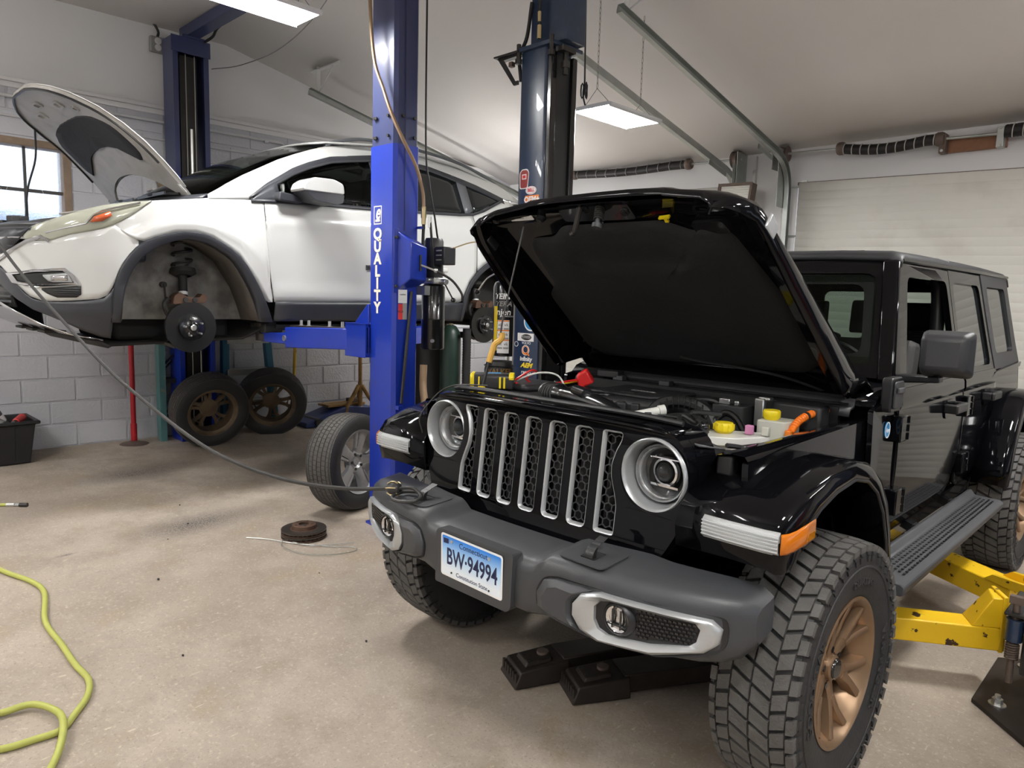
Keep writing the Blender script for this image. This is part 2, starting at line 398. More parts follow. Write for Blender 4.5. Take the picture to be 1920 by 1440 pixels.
def sect_door(name, xa, xb, top, n):
    d = bpy.data.objects.new(name, None); COL.objects.link(d); struct(d); H = .533
    for k in range(n):
        zt = top-H*k; zb = zt-H+.004; prof = []
        m = 7
        for j in range(m):
            z = zt-(H-.004)*j/m; dz = (H-.004)/m
            prof += [(4.772, z-.003), (4.756, z-.010), (4.753, z-dz*.5), (4.756, z-dz+.006), (4.772, z-dz)]
        gg = G(); rows = [[(x, y, sh(x, z)) for y, z in prof] for x in [xa+(xb-xa)*i/6 for i in range(7)]]
        gg.grid(rows); gg.done('door_panel', 'door_paint', d, sharp=20, solid=.03, off=1)
    return d
d1 = sect_door('door_1', -1.345, 2.0, 2.785, 6); d2 = sect_door('door_2', -4.95, -2.03, 2.79, 6)
g = G(); g.hexa([(-1.36, 4.735, sh(-1.36, 2.77)), (2, 4.735, sh(2, 2.77)), (2, 4.752, sh(2, 2.77)), (-1.36, 4.752, sh(-1.36, 2.77))], [(-1.36, 4.735, sh(-1.36, 2.80)), (2, 4.735, sh(2, 2.80)), (2, 4.752, sh(2, 2.80)), (-1.36, 4.752, sh(-1.36, 2.80))])
struct(g.done('trim_3', 'rusty_steel'))
def hinge(x, z):
    t = G().box((0, 0, .022), (.085, .006, .034)).box((0, 0, -.022), (.085, .006, .034)).cyl((-.05, -.008, 0), (.05, -.008, 0), .007, n=8)
    for a in (-.022, .022): t.cyl((a, -.008, -.025), (a, 0, -.025), .006, n=6)
    return t.done('hinge', 'galvanised', d1, loc=(x, 4.748, sh(x, z)))
for z in (2.785-.533, 2.785-1.066): [hinge(x, z) for x in (-.03, 1.0)]
for z in (2.785-.03, 2.785-.5, 2.785-1.0):
    G().box((-1.30, 4.742, sh(-1.3, z)), (.06, .012, .12)).cyl((-1.33, 4.735, sh(-1.3, z)), (-1.42, 4.70, sh(-1.3, z)), .008, n=8).done('roller_bracket', 'galvanised', d1)
# --- door tracks
def sweep(path, prof, x):
    """path of (y,z), profile of (dx, dn)"""
    rows = []; n = len(path)
    for i in range(n):
        a = Vector(path[max(i-1, 0)]); b = Vector(path[min(i+1, n-1)]); t = (b-a).normalized(); nn = Vector((-t.y, t.x))
        rows.append([(x+dx, path[i][0]+nn.x*dn, path[i][1]+nn.y*dn) for dx, dn in prof])
    return rows
def track(name, x, ye, ze, side, label, y_end):
    """vertical run at the wall, a bend, then up along the ceiling slope"""
    sl = -.215; zb = ze+(ye-4.66)*(-sl)*0
    path = [(4.66, 0), (4.66, ze-.32)]; a0 = (4.66, ze-.32); b0 = (4.66-.30, ze+.04)
    c = (4.66, ze-.03)
    for k in range(1, 9):
        t = k/8; path.append((a0[0]*(1-t)**2+2*t*(1-t)*c[0]+b0[0]*t*t, a0[1]*(1-t)**2+2*t*(1-t)*c[1]+b0[1]*t*t))
    path.append((y_end, b0[1]+(b0[0]-y_end)*.213))
    s = side; prof = [(0, .028), (0, .031), (s*.045, .031), (s*.048, 0), (s*.045, -.031), (0, -.031), (0, -.028), (s*.040, -.026), (s*.043, 0), (s*.040, .026)]
    t = thing(name, label, 'door track', (x, 4.66, 0)); off = lambda v: (v[0]-x, v[1]-4.66, v[2])
    gg = G().grid(sweep(path, prof, x), cu=True).map(off); gg.done('rail', 'galvanised', t, sharp=30)
    ang = sweep([path[-3], path[-2], path[-1]][1:], [(s*.05, .04), (s*.05, .085), (s*.056, .085), (s*.056, .04)], x)
    G().grid([[tuple(lerp(Vector(a), Vector(b), .12)) for a, b in zip(*ang)], ang[0]], cu=True).map(off).done('stiffener', 'galvanised', t)
    G().mm(x+s*.05, x+s*.054, 4.48, 4.70, ze-.45, ze+.1).map(off).done('flag_bracket', 'galvanised', t)
    for z in (2.1, 1.4, .7): G().mm(x+s*.02, x+s*.06, 4.66, 4.75, z-.03, z+.03).map(off).done('bracket', 'galvanised', t)
    ey, ez = path[-1]; yy = ey+.12; zz = ez-.12*.213; zc = ZC-SL*(max(yy, RY)-RY)
    G().mm(x+s*.055, x+s*.06, yy-.02, yy+.02, zz, zc).map(off).done('hanger', 'white_metal', t)
    G().mm(x-.18, x+.30, yy-.02, yy+.02, zc-.035, zc-.031).mm(x-.18, x+.30, yy+.016, yy+.02, zc-.035, zc).map(off).done('ceiling_angle', 'white_metal', t)
    G().hexa([(x+s*.055, yy-.004, zz+.05), (x+s*.055, yy+.004, zz+.05), (x+s*.055+.03, yy+.004, zz+.05), (x+s*.055+.03, yy-.004, zz+.05)], [(x+.2, yy-.004, zc-.03), (x+.2, yy+.004, zc-.03), (x+.23, yy+.004, zc-.03), (x+.23, yy-.004, zc-.03)]).map(off).done('brace', 'white_metal', t)
track('door_track', -1.40, 4.08, 3.00, -1, 'galvanised overhead door track ending at the bracket above the hanging light', 1.82)
track('door_track', -1.98, 4.5, 2.90, 1, 'galvanised overhead door track passing behind the navy post', 1.6)
track('door_track', -4.86, 4.5, 2.90, -1, 'galvanised overhead door track behind the white car roof', 1.46)
# --- torsion shafts, springs, drums
def torsion(name, xa, xb, z, s0, s1, label, sag, step=.068, mm_='spring_mark'):
    t = thing(name, label, 'door spring', ((xa+xb)/2, 4.62, z)); ox, oy, oz = t.location
    off = lambda v: (v[0]-ox, v[1]-oy, v[2]-oz)
    G().cyl((xa, 4.62, sh(xa, z)), (xb, 4.62, sh(xb, z)), .0125, n=10).map(off).done('shaft', 'galvanised', t)
    pr = []; n = 130
    for k in range(n+1):
        u = k/n; x = lerp(s0, s1, u); pr.append((Vector((x, 4.62-.0, sh(x, z)-sag*math.sin(PI*min(1, u*1.15)))), .044+(.0025 if k % 2 else 0)))
    G().rings(pr, (1, 0, 0), 14).map(off).done('spring', 'black_spring', t, sharp=60)
    m = int(abs(s1-s0)/step); pts = []
    for k in range(m): 
        gg = G(); u = (k+.5)/m; x = lerp(s0, s1, u); c = Vector((x, 4.62, sh(x, z)-sag*math.sin(PI*min(1, u*1.15))))
        gg.tube([c+Vector((.012*i/8-.006, -.048*math.cos(R(-80+160*i/8)), .048*math.sin(R(-80+160*i/8)))) for i in range(9)], .0045, 5).map(off).done('paint_mark', mm_, t)
    for x in (s0, s1): G().lathe([(.013, -.03), (.05, -.03), (.058, -.015), (.058, .02), (.05, .035), (.013, .035)], (x, 4.62, sh(x, z)), (1, 0, 0), 18).map(off).done('cone', 'rusty_steel', t)
    return t, off
t, off = torsion('torsion_spring', -1.55, .45, 3.06, -.93, -.12, 'black torsion spring with pale marks above the rear door behind the black car', .035)
G().mm(-.10, .345, 4.69, 4.75, 2.925, 3.045).map(off).done('anchor_board', 'brown_wood', t, .006)
G().mm(-.12, -.07, 4.60, 4.69, 2.91, 3.07).map(off).done('anchor_bracket', 'rusty_steel', t, .004)
G().mm(.29, .34, 4.60, 4.69, 2.91, 3.07).map(off).done('anchor_bracket', 'galvanised', t, .004)
for x in (-.095, .315):
    for z in (2.93, 3.06): G().cyl((x, 4.59, z), (x, 4.60, z), .012, n=6).map(off).done('anchor_bolt', 'galvanised', t)
G().lathe([(.013, -.03), (.05, -.03), (.075, -.02), (.06, 0), (.062, .03), (.075, .045), (.013, .045)], (-1.47, 4.62, 3.063), (1, 0, 0), 20).map(off).done('cable_drum', 'rusty_steel', t)
G().mm(-1.56, -1.553, 4.56, 4.75, 2.92, 3.12).map(off).done('end_plate', 'galvanised', t)
pr = [(Vector((lerp(.345, 1.3, k/80), 4.62, sh(.8, 3.085))), .05+(.0025 if k % 2 else 0)) for k in range(81)]
G().rings(pr, (1, 0, 0), 14).map(off).done('second_spring', 'black_spring', t, sharp=60)
for k in range(8): 
    c = Vector((.40+.07*k, 4.62, sh(.8, 3.085)))
    G().tube([c+Vector((.012*i/8-.006, -.054*math.cos(R(-80+160*i/8)), .054*math.sin(R(-80+160*i/8)))) for i in range(9)], .0045, 5).map(off).done('paint_mark', 'spring_mark', t)
t, off = torsion('torsion_spring', -4.6, -1.90, 3.05, -4.1, -2.52, 'dusty dark torsion spring over the far door beside the navy post', .02, .14, 'grey_box')
G().lathe([(.013, -.03), (.05, -.03), (.085, -.02), (.07, 0), (.072, .03), (.085, .045), (.013, .045)], (-1.98, 4.62, sh(-1.98, 3.05)), (1, 0, 0), 20).map(off).done('cable_drum', 'rusty_steel', t)
G().mm(-1.92, -1.913, 4.54, 4.75, 2.75, 3.13).map(off).done('end_plate', 'galvanised', t)
# --- flood light box on the pier
t = thing('flood_light', 'unlit boxy flood light with brown frame beside the door track', 'flood light', (-1.84, 4.42, 2.69), rot=(R(-8), R(2), 0))
G().plate([(-.18, -.095), (.18, -.095), (.18, .095), (-.18, .095)], [[(-.155, -.07), (.155, -.07), (.155, .07), (-.155, .07)]], lambda u, v, h: (u, h, v), -.05, .05).done('frame', 'rusty_steel', t, .004)
g = G().grid([[(x, -.035+(.004 if i % 2 else 0), -.07+.14*i/12) for x in (-.155, .155)] for i in range(13)]); g.done('ribbed_glass', 'door_paint', t, sharp=15)
G().mm(-.03, .03, .05, .33, -.02, .03).done('arm', 'rusty_steel', t)
# --- remaining walls behind and beside the photographer
g = G()
for a, b, c, d in ((Y0, -2.2, 0, 4.05), (3.4, Y1+.2, 0, 4.05), (-2.2, 3.4, 0, 1.15), (-2.2, 3.4, 2.0, 4.05)): g.mm(X1, X1+.2, a, b, c, d)
mat('side_wall_paint', (.20, .20, .195), .6, var=.1, vscale=2, bump=.3, bscale=30)
struct(g.done('wall_right', 'side_wall_paint'))
g = G().mm(X1-.01, X1+.1, -2.2, 3.4, 1.15, 1.19).mm(X1-.01, X1+.1, -2.2, 3.4, 1.96, 2.0)
for k in range(6): g.mm(X1-.01, X1+.1, -2.2+1.112*k-.0, -2.2+1.112*k+.04, 1.19, 1.96)
w2 = struct(g.done('window_2', 'white_trim'))
for k in range(5): G().mm(X1+.03, X1+.038, -2.16+1.112*k, -2.2+1.112*(k+1), 1.19, 1.96).done('pane', 'frosted_glass', w2)
struct(G().mm(X0, X1+.2, Y0-.2, Y0, 0, 4.05).done('wall_front', 'drywall'))
# --- LED shop lights
def shop_light(x, y, z, label, along='y', vis=True):
    t = thing('shop_light', label, 'ceiling light', (x, y, z), 0 if along == 'y' else PI/2, 'LED shop lights on chains')
    G().prism([(-.165, .028), (-.165, .012), (-.150, 0), (-.146, 0), (-.146, .010), (.146, .010), (.146, 0), (.150, 0), (.165, .012), (.165, .028), (.13, .036), (-.13, .036)], 'y', -.31, .31).done('housing', 'white_metal', t, sharp=30)
    G().mm(-.145, .145, -.30, .30, .0045, .009).done('led_panel', 'led', t)
    G().mm(-.05, .05, -.18, .02, .036, .075).done('driver_box', 'white_metal', t, .006)
    zc = ZC-SL*max(0, y-RY)-z
    for s in (-1, 1):
        yy = .26*s
        G().tube([(-.12, yy, .03), (0, yy, .15), (.12, yy, .03)], .0025, 5).done('hook', 'chain_steel', t)
        zt = ZC-SL*max(0, y+yy-RY)-z; ch = G(); n = max(2, int((zt-.15)/.035))
        for k in range(n):
            c = Vector((0, yy, .15+(k+.5)*(zt-.15)/n)); a = (k % 2)*PI/2
            ch.tube([c+Vector((.006*math.cos(u)*math.cos(a), .006*math.cos(u)*math.sin(a), .023*math.sin(u))) for u in [2*PI*i/8 for i in range(8)]], .0018, 4, closed=True)
        ch.done('chain', 'chain_steel', t)
    if vis:
        zt = ZC-SL*max(0, y-.36-RY)-z
        G().tube(crv([(-.10, -.25, .03), (-.115, -.27, .12), (-.09, -.29, .2), (-.10, -.28, .3), (-.10, -.30, zt-.1), (-.10, -.30, zt)], 5), .006, 7).done('power_cord', 'black_plastic', t)
        lp = [(-.10+.02*math.sin(u), -.27+.02*math.cos(u*2), .15+.05*math.cos(u*3)) for u in [2*PI*i/24 for i in range(24)]]
        G().tube(lp, .0055, 6, closed=True).done('cord_loop', 'black_plastic', t)
        G().mm(-.15, -.04, -.36, -.24, zt-.04, zt).done('ceiling_socket', 'grey_box', t, .004)
        G().mm(-.118, -.082, -.318, -.282, zt-.11, zt-.04).done('plug', 'black_plastic', t, .006)
shop_light(-1.515, 1.985, 2.90, 'lit LED panel light on chains beside the navy post')
shop_light(-2.53, -.21, 3.27, 'lit LED panel light cut by the top of the photo above the white car', vis=False)
for x, y, z, w in ((1.6, 1.9, 2.95, 'over the black car rear'), (1.9, -1.6, 3.27, 'over the photographer'), (-2.4, -3.4, 3.27, 'over the left front of the shop'), (2.3, -4.2, 3.27, 'over the right front of the shop')): shop_light(x, y, z, 'lit LED panel light on chains '+w, vis=False)
# unseen tube battens added to brighten the ceiling: they shine up as well as down
mat('fill_tube_glow', (1, .985, .96), .5, emit=FILL_TUBE)
for x, y, zz, w in ((-1.2, -4.6, 3.3, 'at the shop front'), (3.3, -.8, 3.3, 'along the right wall'), (3.3, 2.6, 3.05, 'by the right rear corner'), (-4.4, -3.2, 3.3, 'by the left front corner'), (-4.55, 3.5, 2.30, 'on a floor stand behind the white car')):
    t = thing('fill_light', 'unseen tube batten added as fill light '+w, 'fill light', (x, y, zz), 0, 'added fill battens')
    G().mm(-.05, .05, -.62, .62, .06, .10).done('batten', 'white_metal', t, .006)
    for s in (-.045, .045): G().cyl((s, -.58, .03), (s, .58, .03), .019, n=12).done('tube', 'fill_tube_glow', t)
    for s in (-.6, .6): G().mm(-.06, .06, s-.02, s+.02, .0, .09).done('end_holder', 'white_metal', t, .004)
    for s in (-.5, .5):
        if zz > 3: G().tube([(0, s, .10), (0, s, ZC-SL*max(0, y+s-RY)-zz-.005)], .003, 5).done('chain', 'chain_steel', t)
        else: G().tube([(0, s, .06), (0, s, zf(x)-zz+.001)], .016, 8).done('stand_leg', 'chain_steel', t)
# ================================================================ lifts
mat('lift_blue', (.007, .030, .33), .32, coat=.3, var=.12, vscale=4, dirt=(.03, .04, .12), dscale=14, damt=.35, dlo=.6, dhi=.7)
mat('lift_navy', (.035, .045, .12), .32, coat=.2, var=.15, vscale=4)
mat('column_navy', (.018, .035, .075), .3, coat=.3, var=.15, vscale=5, dirt=(.07, .09, .13), dscale=12, damt=.3, dlo=.58, dhi=.7)
mat('chipped_yellow', (.80, .50, .012), .42, var=.08, vscale=6, dirt=(.05, .025, .012), dscale=16, damt=1, dlo=.64, dhi=.66, bump=.1, bscale=40)
mat('gloss_black', (.010, .010, .011), .18, coat=.4)
mat('dark_steel', (.055, .052, .05), .45, .7, var=.3, vscale=15)
mat('oily_steel', (.035, .028, .024), .5, .4, var=.4, vscale=18)
mat('cream_decal', (.78, .72, .58), .5)
mat('white_decal', (.80, .80, .80), .5, var=.05)
mat('red_decal', (.60, .03, .03), .5)
mat('maroon_decal', (.30, .03, .025), .5)
mat('orange_decal', (.85, .22, .02), .5)
mat('yellow_decal', (.85, .62, .02), .5)
mat('blue_decal', (.03, .25, .55), .4)
mat('black_decal', (.015, .015, .015), .5)
mat('grey_decal', (.30, .30, .30), .5)
mat('copper_hose', (.30, .20, .12), .45, .3, var=.15, vscale=12)
mat('brass', (.50, .40, .22), .35, .8)
mat('bright_steel', (.62, .62, .61), .28, .9, var=.1)

def rope(g, pts, r, n=8, k=6): return g.tube(crv(pts, k), r, n)
L1 = thing('two_post_lift', 'bright blue two-post lift holding up the white car', 'car lift', (-2.15, .5, zf(-2.15)))
o1 = Vector(L1.location); off1 = lambda v: (v[0]-o1.x, v[1]-o1.y, v[2]-o1.z)
def p1(g, name, m, parent=None, **k): return g.map(off1).done(name, m, parent or L1, **k)
def column(xa, xb, ya, yb, z0, z1, op, ch=.022, t=.012):
    """C-section column, open towards op (-1 / +1 in x), chamfered outer corners"""
    if op < 0: pl = [(xa, ya), (xb-ch, ya), (xb, ya+ch), (xb, yb-ch), (xb-ch, yb), (xa, yb), (xa, yb-.045), (xa+t, yb-.045), (xa+t, yb-t), (xb-t, yb-t), (xb-t, ya+t), (xa+t, ya+t), (xa+t, ya+.045), (xa, ya+.045)]
    else: pl = [(xb, ya), (xb, ya+.045), (xb-t, ya+.045), (xb-t, ya+t), (xa+t, ya+t), (xa+t, yb-t), (xb-t, yb-t), (xb-t, yb-.045), (xb, yb-.045), (xb, yb), (xa+ch, yb), (xa, yb-ch), (xa, ya+ch), (xa+ch, ya)]
    return G().prism(pl, 'z', z0, z1)
z0 = zf(-2.15)
p1(column(-2.285, -2.03, .40, .60, z0, 2.53, -1), 'column', 'lift_blue', sharp=25)
p1(column(-2.279, -2.036, .406, .594, 2.53, 3.93, -1), 'column_extension', 'lift_navy', sharp=25)
p1(G().mm(-2.30, -2.0, .38, .62, z0, z0+.02), 'base_plate', 'lift_blue')
# the far column by the block wall
zb = zf(-5.3)
p1(column(-5.44, -5.17, .27, .60, zb, 2.62, 1), 'column', 'lift_blue', sharp=25)
p1(column(-5.43, -5.175, .275, .595, 2.62, 3.84, 1), 'column_extension', 'lift_navy', sharp=25)
p1(G().mm(-5.172, -5.165, .26, .61, 3.70, 3.84), 'top_plate', 'lift_navy', bevel=.003)
p1(G().mm(-5.35, -5.25, .36, .51, zb, 3.7), 'slider_channel', 'dark_steel')
for y in (.395, .475): p1(G().tube([(-5.20, y, zb+.1), (-5.20, y, 3.7)], .005, 6), 'lift_cable', 'chain_steel')
p1(G().tube([(-5.19, .43, 1.5), (-5.19, .43, 3.05)], .014, 8), 'hydraulic_ram', 'bright_steel')
p1(G().mm(-5.34, -2.1, .40, .52, 3.86, 3.955).mm(-5.40, -5.16, .36, .56, 3.84, 3.862), 'overhead_beam', 'lift_navy', bevel=.004)
p1(rope(G(), [(-5.25, .56, 3.84), (-5.0, .56, 3.85), (-4.8, .53, 3.88), (-4.4, .53, 3.885), (-2.2, .53, 3.88)], .012), 'overhead_hose', 'black_rubber')
p1(rope(G(), [(-5.17, .62, 3.62), (-4.6, .64, 3.55), (-3.8, .6, 3.52), (-3.0, .5, 3.62), (-2.45, .4, 3.9)], .004, 5), 'shutoff_wire', 'chain_steel')
# bolts at the splice
for z in (2.58, 2.70):
    for x in (-2.245, -2.225, -2.10): p1(G().cyl((x, .400, z), (x, .390, z), .011, n=6), 'bolt', 'dark_steel')
    for y in (.46, .55): p1(G().cyl((-2.035, y, z), (-2.022, y, z), .011, n=6), 'bolt', 'dark_steel')
# lettering down the front face: boxed emblem, then QUALITY
fl_ = lambda z: (lambda x, y, h: (-2.207+x, .399-h, z+y))
p1(G().plate([(-2.207-.042, 2.10-.058), (-2.207+.042, 2.10-.058), (-2.207+.042, 2.10+.058), (-2.207-.042, 2.10+.058)], [[(-2.207-.036, 2.10-.052), (-2.207+.036, 2.10-.052), (-2.207+.036, 2.10+.052), (-2.207-.036, 2.10+.052)]], lambda u, v, h: (u, .3995-h, v), 0, .001), 'emblem_frame', 'cream_decal')
p1(text('e', .13, fl_(2.115), .001, shear=.3, off=.003, sx=.8), 'emblem_letter', 'cream_decal'); p1(G().box((-2.207, .3985, 2.066), (.05, .001, .014)), 'emblem_bar', 'cream_decal')
for k, c in enumerate('QUALITY'): p1(text(c, .098, fl_(1.978-.0785*k), .001, off=.004, sx=1.12), 'letter', 'cream_decal')
# lock cover on the side, lever, rod, stickers
b = [(-2.03, .42, 1.625), (-2.03, .60, 1.655), (-2.03, .60, 1.94), (-2.03, .42, 2.0)]; t_ = [(-1.93, .455, 1.70), (-1.945, .595, 1.69), (-1.945, .595, 1.90), (-1.93, .455, 1.93)]
p1(G().hexa([b[0], b[1], b[2], b[3]], t_), 'lock_cover', 'lift_blue', bevel=.006)
p1(G().mm(-2.03, -2.024, .395, .43, 1.61, 2.01), 'cover_flange', 'lift_blue', bevel=.003)
for z in (1.65, 1.955): p1(G().cyl((-2.024, .408, z), (-2.01, .408, z), .010, n=6), 'cover_bolt', 'dark_steel')
p1(G().box((-1.936, .535, 1.80), (.012, .014, .10)), 'lever_slot', 'black_decal')
lv = p1(G().tube([(-1.94, .535, 1.79), (-1.86, .60, 1.755)], .006, 8), 'release_lever', 'bright_steel')
p1(G().ball((-1.86, .60, 1.755), .014, 8), 'knob', 'bright_steel', lv)
p1(rope(G(), [(-1.86, .60, 1.755), (-1.80, .68, 1.70), (-1.76, .73, 1.62), (-1.76, .74, 1.57)], .008), 'lever_cable', 'dark_steel')
p1(G().mm(-2.0305, -2.0295, .435, .505, 1.545, 1.63), 'sticker', 'white_decal'); p1(G().mm(-2.0305, -2.0293, .435, .47, 1.44, 1.54), 'sticker', 'red_decal'); p1(G().mm(-2.0305, -2.0295, .47, .505, 1.44, 1.545), 'sticker', 'grey_decal')
p1(text('MEGA', .022, lambda x, y, h: (-2.0285+h, .4525+x, 1.49+y), .0004, sx=.8), 'sticker_text', 'black_decal'); p1(text('caution', .016, lambda x, y, h: (-2.0285+h, .47+x, 1.60+y), .0004), 'sticker_text', 'black_decal')
p1(G().tube([(-2.012, .527, 1.62), (-2.006, .449, .90)], .010, 8), 'safety_rod', 'dark_steel'); p1(G().mm(-2.03, -1.995, .42, .48, .86, .885), 'rod_bracket', 'lift_blue')
p1(G().mm(-2.0305, -2.026, .476, .480, 2.0, 3.9), 'column_seam', 'lift_navy')
# carriage, arms
p1(G().prism([(-2.50, 1.20), (-2.285, 1.20), (-2.285, 1.53), (-2.30, 1.53), (-2.45, 1.40), (-2.50, 1.40)], 'y', .385, .397), 'carriage_gusset', 'lift_blue', bevel=.003)
p1(G().plate([(.36, 1.18), (.56, 1.18), (.56, 1.40), (.36, 1.40)], [[(.375, 1.205), (.545, 1.205), (.545, 1.375), (.375, 1.375)]], lambda u, v, h: (h, u, v), -2.52, -2.285), 'carriage', 'lift_blue', bevel=.004)
def arm(name, a, b, w, h, m, parent, fn, taper=1.0, extra=True):
    a = Vector(a); b = Vector(b); d = (b-a); d.z = 0; d.normalize(); n = Vector((-d.y, d.x, 0))*w/2; u = Vector((0, 0, h/2)); k = taper
    gg = G().hexa([a-n-u, a+n-u, a+n+u, a-n+u], [b-n*k-u*k, b+n*k-u*k, b+n*k+u*k, b-n*k+u*k]); return gg.map(fn).done(name, m, parent, bevel=.006)
ar = arm('swing_arm', (-2.46, .46, 1.29), (-3.02, .235, 1.275), .15, .145, 'lift_blue', L1, off1)
p1(G().mm(-2.98, -2.52, .20, .30, 1.352, 1.362).map(lambda v: (v.x, v.y+(v.x+2.98)*.40-.0, v.z)), 'arm_top_plate', 'oily_steel', ar)
p1(G().hexa([(-2.93, .19, 1.225), (-2.93, .31, 1.225), (-2.93, .31, 1.31), (-2.93, .19, 1.31)], [(-3.22, .10, 1.235), (-3.22, .17, 1.235), (-3.22, .17, 1.30), (-3.22, .10, 1.30)]), 'arm_extension', 'lift_blue', ar, bevel=.004)
p1(G().lathe([(.001, 0), (.055, 0), (.055, .05), (.03, .055), (.03, .10), (.06, .105), (.06, .125), (.001, .125)], (-3.24, .13, 1.24), (0, 0, 1), 20), 'lift_pad', 'oily_steel', ar)
for x, y in ((-2.72, .36), (-2.62, .40), (-2.93, .26), (-2.87, .285)): p1(G().cyl((x, y, 1.35), (x, y, 1.40), .011, n=8).cyl((x, y, 1.352), (x, y, 1.365), .018, n=6), 'arm_bolt', 'bright_steel', ar)
p1(G().cyl((-3.0, .17, 1.27), (-3.0, .16, 1.27), .022, n=12), 'arm_pin', 'bright_steel', ar)
arm('swing_arm', (-2.46, .54, 1.29), (-3.05, 1.55, 1.28), .14, .13, 'lift_blue', L1, off1)
p1(G().lathe([(.001, 0), (.055, 0), (.055, .10), (.001, .10)], (-3.06, 1.57, 1.25), (0, 0, 1), 20), 'lift_pad', 'oily_steel')
for y2, yy in ((.05, .35), (1.6, .55)):
    arm('swing_arm', (-5.05, yy, 1.29), (-4.75, y2, 1.28), .14, .13, 'lift_blue', L1, off1)
    p1(G().lathe([(.001, 0), (.055, 0), (.055, .10), (.001, .10)], (-4.74, y2, 1.25), (0, 0, 1), 20), 'lift_pad', 'oily_steel')
p1(G().mm(-5.17, -5.0, .33, .55, 1.18, 1.40), 'carriage', 'lift_blue', bevel=.006)
# power unit
pu = p1(G().lathe([(.001, 1.24), (.072, 1.24), (.078, 1.25), (.078, 1.435), (.081, 1.44), (.078, 1.445), (.078, 1.66), (.06, 1.675), (.001, 1.675)], (-2.065, .75, 0), (0, 0, 1), 28), 'oil_tank', 'gloss_black')
p1(G().mm(-2.13, -1.985, .69, .81, 1.675, 1.715).cyl((-1.99, .75, 1.69), (-1.93, .75, 1.69), .02, n=10).cyl((-2.02, .69, 1.70), (-2.02, .66, 1.70), .014, n=8), 'valve_block', 'bright_steel', pu, bevel=.004)
p1(G().lathe([(.001, 1.715), (.06, 1.715), (.064, 1.73), (.064, 1.955), (.055, 1.975), (.001, 1.975)], (-2.065, .75, 0), (0, 0, 1), 24), 'motor', 'black_plastic', pu)
p1(G().mm(-2.0, -1.90, .70, .80, 1.80, 1.915), 'switch_box', 'black_plastic', pu, bevel=.006)
for z in (1.83, 1.86, 1.89): p1(G().mm(-1.975, -1.925, .694, .70, z-.004, z+.004), 'switch', 'grey_decal', pu)
l2 = p1(G().tube([(-1.95, .75, 1.68), (-1.885, .77, 1.575)], .005, 8), 'lowering_lever', 'gloss_black', pu); p1(G().ball((-1.885, .77, 1.572), .016, 8), 'lowering_knob', 'gloss_black', pu)
p1(G().mm(-2.09, -1.995, .62, .665, 1.60, 1.66).cyl((-2.0, .70, 1.30), (-1.995, .685, 1.30), .012, n=8), 'tank_fitting', 'bright_steel', pu)
# hoses and cables on the near column
p1(rope(G(), [(-2.22, .35, 3.95), (-2.22, .34, 3.45), (-2.18, .345, 3.05), (-2.10, .36, 2.85), (-2.03, .37, 2.70), (-1.98, .42, 2.55), (-1.975, .52, 2.40), (-1.985, .585, 2.25), (-1.99, .60, 2.12)], .011), 'copper_hose', 'copper_hose')
p1(G().cyl((-1.99, .60, 2.05), (-1.99, .60, 2.16), .014, n=8).cyl((-1.99, .60, 2.09), (-1.99, .60, 2.12), .018, n=6), 'hose_fitting', 'brass')
p1(G().mm(-2.03, -1.985, .575, .61, 2.02, 2.035), 'hose_clip', 'lift_blue')
p1(rope(G(), [(-1.99, .60, 2.05), (-1.995, .60, 1.9), (-1.995, .605, 1.72)], .010), 'pressure_hose', 'black_rubber')
p1(rope(G(), [(-1.985, .60, 3.9), (-1.98, .60, 2.6), (-1.96, .62, 2.3), (-1.965, .67, 2.1), (-2.0, .72, 2.0), (-2.02, .745, 1.97)], .006), 'motor_cable', 'black_rubber')
p1(rope(G(), [(-1.965, .63, 2.10), (-1.955, .64, 1.95), (-2.0, .70, 1.70)], .008), 'return_hose', 'black_rubber')
p1(G().cyl((-1.965, .63, 2.03), (-1.965, .63, 2.10), .012, n=8), 'hose_fitting', 'bright_steel')
p1(rope(G(), [(-1.90, .78, 1.91), (-1.80, .86, 1.95), (-1.70, 1.0, 1.96), (-1.66, 1.12, 1.95)], .004, 6), 'motor_wire', 'brass')

